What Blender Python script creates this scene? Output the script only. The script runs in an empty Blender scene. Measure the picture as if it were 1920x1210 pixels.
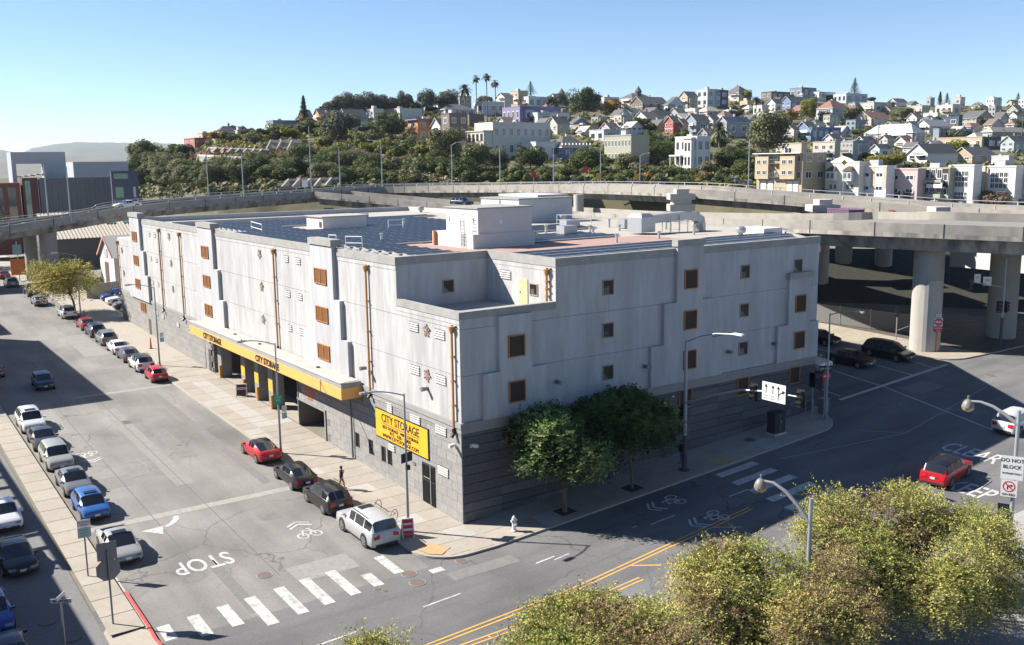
import bpy, bmesh, math, random
from math import sin, cos, pi, radians, sqrt, atan2, hypot
from mathutils import Vector, Matrix
random.seed(7)
SC = bpy.context.scene
COL = SC.collection

# ------------------------------------------------------------------ camera, sky, sun, exposure
CX, CY, CZ = -31.4813, -50.8805, 23.3484
YAW, PITCH, ROLL, FPX = 0.96116, 0.16459, -0.013395, 1803.77
FWD = Vector((cos(YAW)*cos(PITCH), sin(YAW)*cos(PITCH), -sin(PITCH)))
_r = Vector((sin(YAW), -cos(YAW), 0)); _u = _r.cross(FWD)
RGT = _r*cos(ROLL) + _u*sin(ROLL); UPV = -_r*sin(ROLL) + _u*cos(ROLL)
CAM = Vector((CX, CY, CZ))
cd = bpy.data.cameras.new('camera'); cam = bpy.data.objects.new('camera', cd); COL.objects.link(cam)
cam.matrix_world = Matrix(((RGT.x, UPV.x, -FWD.x, CX), (RGT.y, UPV.y, -FWD.y, CY), (RGT.z, UPV.z, -FWD.z, CZ), (0, 0, 0, 1)))
cd.sensor_fit = 'HORIZONTAL'; cd.sensor_width = 36; cd.lens = 36*FPX/1920
cd.clip_start = 0.5; cd.clip_end = 40000
SC.camera = cam
SUN_AZ, SUN_EL = radians(133), radians(38)
w = bpy.data.worlds.new('World'); SC.world = w; w.use_nodes = True
nt = w.node_tree; bg = nt.nodes['Background']
sky = nt.nodes.new('ShaderNodeTexSky'); sky.sky_type = 'NISHITA'; sky.sun_disc = False
sky.sun_elevation = SUN_EL; sky.sun_rotation = pi/2 - SUN_AZ
sky.altitude = 1500; sky.air_density = 0.9; sky.dust_density = 0.0; sky.ozone_density = 3.6
nt.links.new(sky.outputs[0], bg.inputs[0]); bg.inputs[1].default_value = 0.066
ld = bpy.data.lights.new('sun', 'SUN'); ld.energy = 5.0; ld.angle = radians(0.53); ld.color = (1.0, 0.93, 0.84)
sun = bpy.data.objects.new('sun', ld); COL.objects.link(sun)
sdir = Vector((cos(SUN_EL)*cos(SUN_AZ), cos(SUN_EL)*sin(SUN_AZ), sin(SUN_EL)))
sun.rotation_euler = sdir.to_track_quat('Z', 'Y').to_euler(); sun.location = (0, 0, 120)
SC.view_settings.view_transform = 'Standard'; SC.view_settings.look = 'None'
SC.view_settings.exposure = 1.3; SC.view_settings.gamma = 1; SC.view_settings.use_curve_mapping = False
SC.render.engine = 'CYCLES'
SC.cycles.use_denoising = True; SC.cycles.max_bounces = 6; SC.cycles.diffuse_bounces = 3
SC.cycles.glossy_bounces = 3; SC.cycles.transmission_bounces = 4; SC.cycles.transparent_max_bounces = 8
SC.cycles.caustics_reflective = False; SC.cycles.caustics_refractive = False

# ------------------------------------------------------------------ terrain and sight lines
GX, GY = 0.05869, 0.029916
def clamp(v, a, b): return a if v < a else b if v > b else v
def zg(x, y): return GX*clamp(x, 0, 62) + GY*clamp(y, -20, 120)
def ray(px, py): return FWD + RGT*((px-960)/FPX) + UPV*((605-py)/FPX)
def at(px, py, D): return CAM + ray(px, py)*D
def on_x(px, py, x): d = ray(px, py); return CAM + d*((x-CX)/d.x)
def on_y(px, py, y): d = ray(px, py); return CAM + d*((y-CY)/d.y)
def on_z(px, py, z): d = ray(px, py); return CAM + d*((z-CZ)/d.z)

# ------------------------------------------------------------------ materials
MATS = {}
def mat(name, col, rough=0.85, var=0.0, scale=1.0, bump=0.0, metal=0.0, streak=False, spec=0.5, col2=None, amt2=0.0, scale2=0.2, coat=0.0, grime=0.0):
    if name in MATS: return MATS[name]
    m = bpy.data.materials.new(name); m.use_nodes = True; MATS[name] = m
    n = m.node_tree.nodes; l = m.node_tree.links; b = n['Principled BSDF']
    b.inputs['Roughness'].default_value = rough; b.inputs['Metallic'].default_value = metal
    b.inputs['Specular IOR Level'].default_value = spec; b.inputs['Coat Weight'].default_value = coat
    b.inputs['Base Color'].default_value = (*col, 1)
    if var or bump or amt2:
        geo = n.new('ShaderNodeNewGeometry'); mp = n.new('ShaderNodeMapping')
        if streak: mp.inputs['Scale'].default_value = (1, 1, 0.17)
        l.new(geo.outputs['Position'], mp.inputs['Vector'])
        ns = n.new('ShaderNodeTexNoise'); ns.inputs['Scale'].default_value = scale; ns.inputs['Detail'].default_value = 6
        ns.inputs['Roughness'].default_value = 0.65
        l.new(mp.outputs[0], ns.inputs['Vector'])
        cr = n.new('ShaderNodeMapRange'); cr.inputs[1].default_value = 0.3; cr.inputs[2].default_value = 0.7
        cr.inputs[3].default_value = 1-var; cr.inputs[4].default_value = 1+var
        l.new(ns.outputs['Fac'], cr.inputs[0])
        hsv = n.new('ShaderNodeHueSaturation'); hsv.inputs['Color'].default_value = (*col, 1)
        l.new(cr.outputs[0], hsv.inputs['Value'])
        out = hsv.outputs[0]
        if amt2:
            n2 = n.new('ShaderNodeTexNoise'); n2.inputs['Scale'].default_value = scale2; n2.inputs['Detail'].default_value = 5
            l.new(mp.outputs[0], n2.inputs['Vector'])
            r2 = n.new('ShaderNodeMapRange'); r2.inputs[1].default_value = 0.45; r2.inputs[2].default_value = 0.68
            r2.inputs[3].default_value = 0; r2.inputs[4].default_value = amt2
            l.new(n2.outputs['Fac'], r2.inputs[0])
            mx = n.new('ShaderNodeMix'); mx.data_type = 'RGBA'; mx.inputs[7].default_value = (*(col2 or col), 1)
            l.new(r2.outputs[0], mx.inputs[0]); l.new(out, mx.inputs[6]); out = mx.outputs[2]
        l.new(out, b.inputs['Base Color'])
        if bump:
            bp = n.new('ShaderNodeBump'); bp.inputs['Strength'].default_value = bump; bp.inputs['Distance'].default_value = 0.03
            l.new(ns.outputs['Fac'], bp.inputs['Height']); l.new(bp.outputs[0], b.inputs['Normal'])
    return m
def mixn(m):  # extra layer handles for a material made by mat()
    n = m.node_tree.nodes; l = m.node_tree.links; b = n['Principled BSDF']; return n, l, b

def asphalt(name, base, patch=0.25, tracks=(0.55, 0.05, 1)):
    m = mat(name, base, 0.9, 0.16, 9.0, 0.25, spec=0.3)
    n, l, b = mixn(m); src = b.inputs['Base Color'].links[0].from_socket
    geo = n.new('ShaderNodeNewGeometry')
    # broad worn patches, wheel-track stains and crack lines
    n1 = n.new('ShaderNodeTexNoise'); n1.inputs['Scale'].default_value = 0.16; n1.inputs['Detail'].default_value = 7
    l.new(geo.outputs['Position'], n1.inputs['Vector'])
    r1 = n.new('ShaderNodeMapRange'); r1.inputs[1].default_value = 0.3; r1.inputs[2].default_value = 0.72; r1.inputs[3].default_value = 1-patch; r1.inputs[4].default_value = 1+patch
    l.new(n1.outputs['Fac'], r1.inputs[0])
    mu = n.new('ShaderNodeMix'); mu.data_type = 'RGBA'; mu.blend_type = 'MULTIPLY'; mu.inputs[0].default_value = 1
    cb = n.new('ShaderNodeCombineColor'); [l.new(r1.outputs[0], cb.inputs[k]) for k in range(3)]
    l.new(src, mu.inputs[6]); l.new(cb.outputs[0], mu.inputs[7])
    dn = n.new('ShaderNodeTexNoise'); dn.inputs['Scale'].default_value = 0.5; dn.inputs['Detail'].default_value = 4
    l.new(geo.outputs['Position'], dn.inputs['Vector'])
    ad = n.new('ShaderNodeMix'); ad.data_type = 'VECTOR'; ad.inputs[0].default_value = 0.12
    vs = n.new('ShaderNodeVectorMath'); vs.operation = 'SCALE'; vs.inputs[3].default_value = 14
    l.new(dn.outputs['Color'], vs.inputs[0]); l.new(geo.outputs['Position'], ad.inputs[4]); l.new(vs.outputs[0], ad.inputs[5])
    vo = n.new('ShaderNodeTexVoronoi'); vo.feature = 'DISTANCE_TO_EDGE'; vo.inputs['Scale'].default_value = 0.17
    l.new(ad.outputs[1], vo.inputs['Vector'])
    cr = n.new('ShaderNodeMapRange'); cr.inputs[1].default_value = 0.0; cr.inputs[2].default_value = 0.010; cr.inputs[3].default_value = 0.75; cr.inputs[4].default_value = 0
    l.new(vo.outputs['Distance'], cr.inputs[0])
    # cracks only where a mask allows
    nm = n.new('ShaderNodeTexNoise'); nm.inputs['Scale'].default_value = 0.09; l.new(geo.outputs['Position'], nm.inputs['Vector'])
    rm = n.new('ShaderNodeMapRange'); rm.inputs[1].default_value = 0.42; rm.inputs[2].default_value = 0.6; l.new(nm.outputs['Fac'], rm.inputs[0])
    mm = n.new('ShaderNodeMath'); mm.operation = 'MULTIPLY'; l.new(cr.outputs[0], mm.inputs[0]); l.new(rm.outputs[0], mm.inputs[1])
    n3 = n.new('ShaderNodeTexNoise'); n3.inputs['Scale'].default_value = 1.0; n3.inputs['Detail'].default_value = 5
    mp3 = n.new('ShaderNodeMapping'); mp3.inputs['Scale'].default_value = tracks; l.new(geo.outputs['Position'], mp3.inputs['Vector']); l.new(mp3.outputs[0], n3.inputs['Vector'])
    r3 = n.new('ShaderNodeMapRange'); r3.inputs[1].default_value = 0.35; r3.inputs[2].default_value = 0.7; r3.inputs[3].default_value = 1.08; r3.inputs[4].default_value = 0.78; l.new(n3.outputs['Fac'], r3.inputs[0])
    m3 = n.new('ShaderNodeMix'); m3.data_type = 'RGBA'; m3.blend_type = 'MULTIPLY'; m3.inputs[0].default_value = 1; c3 = n.new('ShaderNodeCombineColor'); [l.new(r3.outputs[0], c3.inputs[k]) for k in range(3)]
    l.new(mu.outputs[2], m3.inputs[6]); l.new(c3.outputs[0], m3.inputs[7]); mu = m3
    mk = n.new('ShaderNodeMix'); mk.data_type = 'RGBA'; mk.inputs[7].default_value = (base[0]*.35, base[1]*.35, base[2]*.35, 1)
    l.new(mm.outputs[0], mk.inputs[0]); l.new(mu.outputs[2], mk.inputs[6]); l.new(mk.outputs[2], b.inputs['Base Color'])
    return m

M_ASPH = asphalt('asphalt_street', (0.192, 0.187, 0.178))
M_ASPH2 = asphalt('asphalt_avenue', (0.135, 0.136, 0.138), 0.2, (0.05, 0.55, 1))
M_GROUND = mat('ground_cover', (0.17, 0.16, 0.13), 0.95, 0.25, 0.35, 0.2, col2=(0.13, 0.13, 0.08), amt2=0.6, scale2=0.03)
M_WALK = mat('sidewalk_concrete', (0.315, 0.285, 0.24), 0.9, 0.10, 3.0, 0.1, col2=(0.27, 0.25, 0.22), amt2=0.55, scale2=0.35)
M_WALK2 = mat('new_concrete', (0.43, 0.42, 0.40), 0.9, 0.06, 3.0)
M_KERB = mat('kerb_concrete', (0.33, 0.31, 0.28), 0.9, 0.12, 2.0)
M_REDK = mat('red_kerb_paint', (0.50, 0.07, 0.06), 0.7, 0.2, 3.0)
def paint(name, col, wear=0.35, under=(0.2, 0.2, 0.195), sc=3.0):
    return mat(name, col, 0.75, 0.05, 6.0, col2=under, amt2=wear, scale2=sc)
M_WHITE = paint('white_road_paint', (0.46, 0.46, 0.44), 0.75)
M_WHITE2 = paint('fresh_white_paint', (0.45, 0.45, 0.44), 0.6)
M_YEL = paint('yellow_road_paint', (0.58, 0.33, 0.06), 0.5)
M_STUCCO = mat('stucco_white', (0.395, 0.393, 0.388), 0.92, 0.2, 2.2, 0.08, streak=True, col2=(0.29, 0.29, 0.292), amt2=0.85, scale2=0.7)
M_STUC2 = mat('stucco_grey', (0.395, 0.40, 0.41), 0.92, 0.15, 1.8, 0.08, streak=True, col2=(0.30, 0.305, 0.315), amt2=0.7, scale2=0.6)
M_STUC3 = mat('stucco_cream', (0.49, 0.475, 0.44), 0.92, 0.07, 0.8, 0.05)
M_CAP = mat('parapet_cap', (0.28, 0.275, 0.26), 0.85, 0.15, 0.8, col2=(0.2, 0.2, 0.19), amt2=0.4, scale2=1.2)
M_BAND = mat('ledge_band', (0.25, 0.25, 0.245), 0.85, 0.1, 1.0)
M_BLOCK = [mat('block_grey_%s' % k, c, 0.93, 0.16, 3.5, 0.25, col2=(0.22, 0.22, 0.22), amt2=0.3, scale2=0.5) for k, c in zip('abc', ((0.235, 0.233, 0.225), (0.212, 0.213, 0.208), (0.255, 0.25, 0.238)))]
M_JOINT = mat('mortar_joint', (0.15, 0.148, 0.142), 0.95)
M_BROWN = mat('brown_grille', (0.36, 0.15, 0.045), 0.6, 0.15, 4.0)
M_BROWND = mat('dark_screen', (0.055, 0.026, 0.012), 0.6, 0.3, 30.0)
M_BRASS = mat('downpipe_ochre', (0.44, 0.22, 0.07), 0.55, 0.12, 2.0)
M_ORANGE = mat('fascia_yellow', (0.66, 0.36, 0.10), 0.6, 0.06, 1.2)
M_SIGNY = mat('sign_yellow', (0.68, 0.37, 0.02), 0.5, 0.05, 1.0)
M_BLACK = mat('black_paint', (0.015, 0.015, 0.017), 0.5)
M_DARK = mat('dark_recess', (0.03, 0.03, 0.032), 0.8)
M_REDL = mat('red_line', (0.55, 0.06, 0.03), 0.6)
M_IRON = mat('iron_gate', (0.05, 0.05, 0.055), 0.5, metal=0.4)
M_ROOF = mat('roof_membrane', (0.34, 0.315, 0.27), 0.9, 0.12, 0.6, col2=(0.33, 0.31, 0.28), amt2=0.5, scale2=0.25)
M_ROOFD = mat('roof_membrane_grey', (0.27, 0.28, 0.29), 0.9, 0.12, 0.6)
M_REDROOF = mat('red_roof_walk', (0.31, 0.205, 0.175), 0.9, 0.12, 1.2)
M_GALV = mat('galvanised_steel', (0.36, 0.37, 0.38), 0.42, 0.06, 2.0, metal=0.5)
M_POLE = mat('pole_grey', (0.30, 0.33, 0.36), 0.5, 0.06, 2.0, metal=0.35)
M_WHITEM = mat('white_metal', (0.62, 0.63, 0.62), 0.5)
M_STEEL = mat('grey_steel', (0.20, 0.21, 0.22), 0.5, metal=0.5)
M_CONC = mat('viaduct_concrete', (0.31, 0.29, 0.255), 0.92, 0.3, 0.8, 0.15, streak=True, col2=(0.085, 0.08, 0.075), amt2=0.9, scale2=0.7)
M_CONC2 = mat('barrier_concrete', (0.31, 0.29, 0.255), 0.92, 0.14, 0.5, col2=(0.17, 0.16, 0.145), amt2=0.7, scale2=0.5)
M_COLM = mat('column_concrete', (0.33, 0.32, 0.295), 0.9, 0.08, 0.5, col2=(0.30, 0.29, 0.27), amt2=0.4, scale2=0.3)
M_JACKET = mat('column_jacket', (0.40, 0.385, 0.35), 0.8, 0.06, 0.7, col2=(0.33, 0.29, 0.24), amt2=0.3, scale2=0.4)
M_DECKROAD = mat('deck_road', (0.20, 0.19, 0.17), 0.9, 0.10, 0.4)
M_DGLASS = mat('dark_window', (0.018, 0.018, 0.02), 0.35, spec=0.25)
M_GLASS = mat('window_glass', (0.035, 0.045, 0.055), 0.08, spec=0.9)
M_PANEL = mat('solar_cells', (0.010, 0.014, 0.022), 0.38, 0.25, 0.8, spec=0.28)
M_PFRAME = mat('panel_frame', (0.42, 0.43, 0.44), 0.4, metal=0.4)
M_SOIL = mat('tree_pit_soil', (0.06, 0.045, 0.03), 0.95, 0.3, 6.0)
M_BARK = mat('bark', (0.14, 0.11, 0.085), 0.95, 0.3, 6.0, 0.4)
M_MANH = mat('cast_iron', (0.13, 0.10, 0.085), 0.7, 0.35, 14.0, 0.4)

# ------------------------------------------------------------------ mesh helpers
class MB:
    def __init__(s): s.v = []; s.f = []; s.m = []
    def add(s, vs, fs, mi=0):
        o = len(s.v); s.v += [tuple(p) for p in vs]; s.f += [tuple(i+o for i in f) for f in fs]; s.m += [mi]*len(fs); return s
    def box(s, x0, x1, y0, y1, z0, z1, mi=0, T=None):
        vs = [(x, y, z) for z in (z0, z1) for y in (y0, y1) for x in (x0, x1)]
        if T is not None: vs = [T @ Vector(p) for p in vs]
        return s.add(vs, [(0, 2, 3, 1), (4, 5, 7, 6), (0, 1, 5, 4), (2, 6, 7, 3), (0, 4, 6, 2), (1, 3, 7, 5)], mi)
    def prism(s, poly, z0, z1, mi=0, mtop=None):
        n = len(poly); vs = [(x, y, z0) for x, y in poly] + [(x, y, z1) for x, y in poly]
        s.add(vs, [tuple(reversed(range(n)))] + [(i, (i+1) % n, n+(i+1) % n, n+i) for i in range(n)], mi)
        return s.add([(x, y, z1) for x, y in poly], [tuple(range(n))], mi if mtop is None else mtop)
    def tube(s, pts, r, n=8, mi=0, cap=True):
        pts = [Vector(p) for p in pts]; rs = r if isinstance(r, (list, tuple)) else [r]*len(pts)
        rings = []; prev = None
        for i, p in enumerate(pts):
            t = (pts[min(i+1, len(pts)-1)] - pts[max(i-1, 0)]).normalized()
            a = prev if prev is not None else (Vector((1, 0, 0)) if abs(t.x) < 0.9 else Vector((0, 1, 0)))
            u = (a - t*a.dot(t)).normalized(); prev = u; vv = t.cross(u)
            rings.append([p + (u*cos(2*pi*k/n) + vv*sin(2*pi*k/n))*rs[i] for k in range(n)])
        vs = [q for rg in rings for q in rg]; fs = []
        for i in range(len(pts)-1):
            for k in range(n): fs.append((i*n+k, i*n+(k+1) % n, (i+1)*n+(k+1) % n, (i+1)*n+k))
        if cap: fs.append(tuple(reversed(range(n)))); fs.append(tuple((len(pts)-1)*n+k for k in range(n)))
        return s.add(vs, fs, mi)
    def lathe(s, prof, n=12, mi=0, c=(0, 0, 0)):
        vs = [(c[0]+r*cos(2*pi*k/n), c[1]+r*sin(2*pi*k/n), c[2]+z) for r, z in prof for k in range(n)]; fs = []
        for i in range(len(prof)-1):
            for k in range(n): fs.append((i*n+k, i*n+(k+1) % n, (i+1)*n+(k+1) % n, (i+1)*n+k))
        fs.append(tuple(reversed(range(n)))); fs.append(tuple((len(prof)-1)*n+k for k in range(n)))
        return s.add(vs, fs, mi)
    def quad(s, a, b, c, d, mi=0): return s.add([a, b, c, d], [(0, 1, 2, 3)], mi)
    def mesh(s, name, mats, smooth=False):
        me = bpy.data.meshes.new(name); me.from_pydata(s.v, [], s.f)
        for m in (mats if isinstance(mats, (list, tuple)) else [mats]): me.materials.append(m)
        me.polygons.foreach_set('material_index', s.m)
        if smooth:
            me.polygons.foreach_set('use_smooth', [True]*len(s.f))
            try: me.set_sharp_from_angle(angle=radians(40))
            except Exception: pass
        me.update(); return me
    def build(s, name, mats, parent=None, smooth=False, loc=None):
        mats = [] if mats is None else mats
        return link(name, s.mesh(name, mats, smooth), parent, loc)
def link(name, me, parent=None, loc=None, rot=None, scale=None):
    o = bpy.data.objects.new(name, me); COL.objects.link(o)
    if parent is not None: o.parent = parent
    if loc is not None: o.location = loc
    if rot is not None: o.rotation_euler = rot
    if scale is not None: o.scale = scale
    return o
def tag(o, label=None, cat=None, group=None, kind=None):
    if label: o['label'] = label
    if cat: o['category'] = cat
    if group: o['group'] = group
    if kind: o['kind'] = kind
    return o
def thing(name, label, cat, loc=(0, 0, 0), rz=0, group=None):
    o = bpy.data.objects.new(name, None); COL.objects.link(o); o.location = loc; o.rotation_euler = (0, 0, rz)
    o.empty_display_size = 0.3
    return tag(o, label, cat, group)
def copy_tree(o, parent=None):
    c = o.copy(); COL.objects.link(c)
    if parent is not None: c.parent = parent
    for ch in list(o.children): copy_tree(ch, c)
    return c
def sheet(name, x0, x1, y0, y1, dz, m, step=4.0, kind='structure', parent=None, skew=0.0, zf=zg):
    """a sheet following the ground, dz above it"""
    def cuts(a, b, br):
        n = max(1, int(math.ceil((b-a)/step))); c = {a+(b-a)*i/n for i in range(n+1)} | {q for q in br if a < q < b}
        return sorted(c)
    xs = cuts(x0, x1, (0, 62)); ys = cuts(y0, y1, (-20, 120)); b = MB()
    vs = [(x, y+skew*x, zf(x, y+skew*x)+dz) for y in ys for x in xs]; nx = len(xs)
    b.add(vs, [(j*nx+i, j*nx+i+1, (j+1)*nx+i+1, (j+1)*nx+i) for j in range(len(ys)-1) for i in range(nx-1)])
    o = b.build(name, m, parent)
    if kind: o['kind'] = kind
    return o
def text_mesh(s, size, m, name, depth=0.0, bold=0.0, sx=1.0):
    cu = bpy.data.curves.new(name, 'FONT'); cu.body = s; cu.size = size; cu.align_x = 'CENTER'; cu.align_y = 'CENTER'
    cu.extrude = depth; cu.offset = bold; cu.resolution_u = 3
    o = bpy.data.objects.new(name, cu); COL.objects.link(o)
    bpy.context.view_layer.update()
    me = bpy.data.meshes.new_from_object(o.evaluated_get(bpy.context.evaluated_depsgraph_get()))
    bpy.data.objects.remove(o); bpy.data.curves.remove(cu)
    me.materials.clear(); me.materials.append(m)
    if sx != 1.0:
        for q in me.vertices: q.co.x *= sx
    return me
# ================================================================== ground, streets, pavements
def axis(br): return sorted(set(br))
gxs = axis([-16000, -5000, -1500, -500, -200, -100, -50, -20, 0, 20, 40, 62, 100, 200, 500, 1500, 5000, 16000])
gys = axis([-16000, -5000, -1500, -500, -200, -80, -40, -20, 0, 30, 60, 90, 120, 200, 500, 1500, 5000, 16000])
b = MB(); nx = len(gxs)
b.add([(x, y, zg(x, y)-0.03) for y in gys for x in gxs], [(j*nx+i, j*nx+i+1, (j+1)*nx+i+1, (j+1)*nx+i) for j in range(len(gys)-1) for i in range(nx-1)])
tag(b.build('ground', M_GROUND), kind='structure')
sheet('side_street', -20.4, -4.9, -4.0, 330, 0.0, M_ASPH, kind='structure')
sheet('avenue', -140, 140, -22, -4.0, 0.0, M_ASPH2)
sheet('cross_street', 36.2, 57.0, -4.0, 150, 0.0, M_ASPH2)
sheet('corner_road', -26, 0.0, -4.01, 1.5, -0.006, M_ASPH2); sheet('corner_road', 29, 37, -4.01, 3.0, -0.006, M_ASPH2); sheet('corner_road', 56, 90, -4.01, 6.5, -0.006, M_ASPH2); sheet('corner_road', 30, 37, -27, -21.9, -0.006, M_ASPH2)
sheet('cross_street_south', 36.2, 57.0, -90, -22.0, 0.0, M_ASPH2)
# old concrete strips and tar patches laid in the side street
for i, (x0, x1, y0, y1, c) in enumerate([(-20.2, -5.2, 12.6, 13.4, (0.27, 0.26, 0.235)), (-14.6, -5.2, 47.5, 48.2, (0.25, 0.245, 0.23)), (-12.0, -8.2, -1.6, 0.6, (0.225, 0.22, 0.21)), (-9.0, -6.4, 60, 63.5, (0.165, 0.16, 0.15)), (-13.2, -11.9, 18, 42, (0.205, 0.2, 0.19)), (-18.4, -15.4, 20.0, 22.6, (0.17, 0.165, 0.16)), (-11.2, -9.9, 24, 33, (0.165, 0.16, 0.152)), (-15.6, -14.9, -3.5, 3.2, (0.15, 0.147, 0.14)), (-9.6, -6.9, 66, 80, (0.21, 0.205, 0.195)), (-18.0, -16.9, 36, 45, (0.215, 0.21, 0.2)), (-7.9, -7.2, 15, 45, (0.155, 0.15, 0.145)), (-12.5, -10.8, 36, 37.2, (0.14, 0.137, 0.13)), (-10.5, -9.2, 8.2, 9.4, (0.15, 0.146, 0.14)), (2.0, 9.5, -9.4, -8.7, (0.115, 0.115, 0.115)), (-16, -9.5, -10.2, -9.3, (0.11, 0.11, 0.11)), (-4.6, 0, -6.4, -5.3, (0.16, 0.16, 0.155)), (38.6, 44, -9.5, -7.8, (0.11, 0.11, 0.112)), (46, 49.5, -3.5, -1.2, (0.16, 0.157, 0.15))]):
    sheet('road_patch', x0, x1, y0, y1, 0.006, mat('road_patch_%d' % i, c, 0.92, 0.15, 3.0))
KH = 0.13
def kerb_walk(name, poly_fn, m=M_WALK): pass
def raised(name, pts, h, m, mk, parent=None, nsub=1):
    """raised pavement from a closed outline (ccw); top follows the ground"""
    b = MB(); n = len(pts)
    top = [(x, y, zg(x, y)+h) for x, y in pts]; bot = [(x, y, zg(x, y)-0.1) for x, y in pts]
    b.add(top, [tuple(range(n))], 0)
    b.add(top+bot, [(i, n+i, n+(i+1) % n, (i+1) % n) for i in range(n)], 1)
    o = b.build(name, [m, mk], parent)
    return o
arc = lambda cx, cy, r, a0, a1, n=8: [(cx+r*cos(radians(a0+(a1-a0)*i/n)), cy+r*sin(radians(a0+(a1-a0)*i/n))) for i in range(n+1)]
# pavement beside the side street, with the rounded corner
pave = raised('sidewalk', [(0, 120), (-4.9, 120), (-4.9, 0)] + arc(-2.2, -1.3, 2.7, 180, 270) + [(0, -4.0)], KH, M_WALK, M_KERB); tag(pave, kind='structure')
pave_r = raised('avenue_sidewalk', [(0, -4.0), (31.0, -4.0)] + arc(31.5, -0.2, 3.8, 270, 315, 4) + [(36.0, -0.6), (36.2, 2), (36.2, 60), (35.2, 60), (35.2, 0), (0, 0)], KH, M_WALK, M_KERB); tag(pave_r, kind='structure')
pave_far = raised('far_sidewalk', [(0, 120), (-4.9, 120.001), (-4.9, 330), (0, 330)][::-1], KH, M_WALK, M_KERB); tag(pave_far, kind='structure')
pave_w = raised('west_sidewalk', [(-20.4, -2.0), (-20.4, 300), (-22.5, 300), (-22.5, -9.0)] + arc(-22.8, -4.2, 2.4, 270, 340, 5), KH, M_WALK, M_KERB); tag(pave_w, kind='structure')
pave_c = raised('corner_sidewalk', [(57.0, 60), (57.0, 6)] + arc(60.0, 3.2, 3.2, 180, 265, 6) + [(61.9, -0.4), (61.9, 60)], KH, mat('dirt_concrete', (0.31, 0.275, 0.22), 0.95, 0.15, 1.5, col2=(0.2, 0.18, 0.15), amt2=0.5), M_KERB); tag(pave_c, kind='structure')
tag(raised('under_viaduct_ground', [(61.9, -0.4), (110, -0.4), (130, 90), (61.9, 90)], KH, mat('dirt_shaded', (0.085, 0.075, 0.06), 0.97, 0.3, 0.8, 0.3), M_KERB), kind='structure')  # dirt colour lowered to carry the deep shade under the decks
# near side of the avenue: plaza with trees
tag(raised('near_sidewalk', [(-140, -60), (36, -60), (36, -24)] + arc(33.5, -24.5, 2.5, 0, 90, 5) + [(0, -22), (-140, -22)], KH, mat('plaza_concrete', (0.30, 0.295, 0.285), 0.9, 0.08, 1.5, col2=(0.22, 0.22, 0.215), amt2=0.5), M_KERB), kind='structure')
# parking lot west of the side street
sheet('parking_lot', -60, -22.5, -8.5, 70, 0.01, mat('lot_asphalt', (0.15, 0.15, 0.15), 0.92, 0.15, 4.0, col2=(0.11, 0.11, 0.11), amt2=0.5))
sheet('side_lot', 0, 24, 89.2, 121, 0.05, M_WALK)
# individual slabs of the pavement (recessed joints between them)
rs = random.Random(3)
slab_m = [mat('slab_%d' % i, c, 0.92, 0.08, 2.5, col2=(c[0]*.78, c[1]*.78, c[2]*.78), amt2=0.5, scale2=0.5) for i, c in enumerate([(0.310, 0.280, 0.236), (0.298, 0.270, 0.230), (0.320, 0.291, 0.248), (0.345, 0.332, 0.305), (0.288, 0.260, 0.222)])]
def slab(x0, x1, y0, y1, par, m, dz=KH+0.012, g=0.03):
    b = MB(); x0 += g; x1 -= g; y0 += g; y1 -= g
    top = [(x, y, zg(x, y)+dz) for x, y in ((x0, y0), (x1, y0), (x1, y1), (x0, y1))]
    low = [(x, y, z-0.03) for x, y, z in top]
    b.add(top+low, [(0, 1, 2, 3), (0, 4, 5, 1), (1, 5, 6, 2), (2, 6, 7, 3), (3, 7, 4, 0)])
    return b.build('paving_slab', m, par)
y = 0.0; k = 0
while y < 58:
    L = 1.75 if y < 30 else 2.6
    cells = [(-4.75, -3.3), (-3.3, -1.7), (-1.7, -0.06)]
    for (x0, x1) in cells:
        light = (26.4 < y < 47 and x0 > -3.5 and x0 < -2.0) or rs.random() < 0.07
        slab(x0, x1, y, y+L, pave, slab_m[3] if light else slab_m[rs.choice((0, 0, 0, 1, 1, 2, 4))])
    y += L
for i in range(18):
    x0 = 0.2+i*1.9
    for (y0, y1) in ((-3.85, -2.0), (-2.0, -0.1)):
        if i in (3, 6) and y0 < -3: continue
        if 30.0 < x0 and y0 < -3: continue
        slab(x0, min(x0+1.9, 34.8), y0, y1, pave_r, slab_m[rs.choice((0, 1, 2, 3, 4))])
for (x0, x1, y0, y1) in ((-1.7, -0.06, -1.9, 0.0), (-3.4, -1.7, -1.9, 0.0), (-1.7, -0.06, -3.8, -1.9), (-3.2, -1.7, -3.6, -1.9)):
    slab(x0, x1, y0, y1, pave, slab_m[rs.choice((0, 2, 3))])
for i in range(26):
    y0 = -2+i*2.2
    slab(-22.35, -20.6, y0, y0+2.2, pave_w, slab_m[rs.choice((0, 1, 2))])
# painted red kerb at the west corner, ramp tactile pads
b = MB()
pts = [(-20.4, 2.6), (-20.4, -2.0)] + [(x, y) for x, y in arc(-22.8, -4.2, 2.4, 20, -20, 5)][1:]
for (xa, ya), (xb, yb) in zip(pts[:-1], pts[1:]):
    d = Vector((xb-xa, yb-ya, 0)).normalized(); nrm = Vector((-d.y, d.x, 0))*0.17*-1
    a0 = Vector((xa, ya, zg(xa, ya)+KH+0.016)) - nrm*0.06; b0 = Vector((xb, yb, zg(xb, yb)+KH+0.016)) - nrm*0.06
    a1 = a0+nrm; b1 = b0+nrm; b.quad(a0, b0, b1, a1)
    b.quad(a0, a0-Vector((0, 0, 0.15)), b0-Vector((0, 0, 0.15)), b0)
b.build('red_kerb', M_REDK, pave_w)
M_TACT = mat('tactile_yellow', (0.40, 0.27, 0.14), 0.8, 0.15, 5.0)
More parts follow.
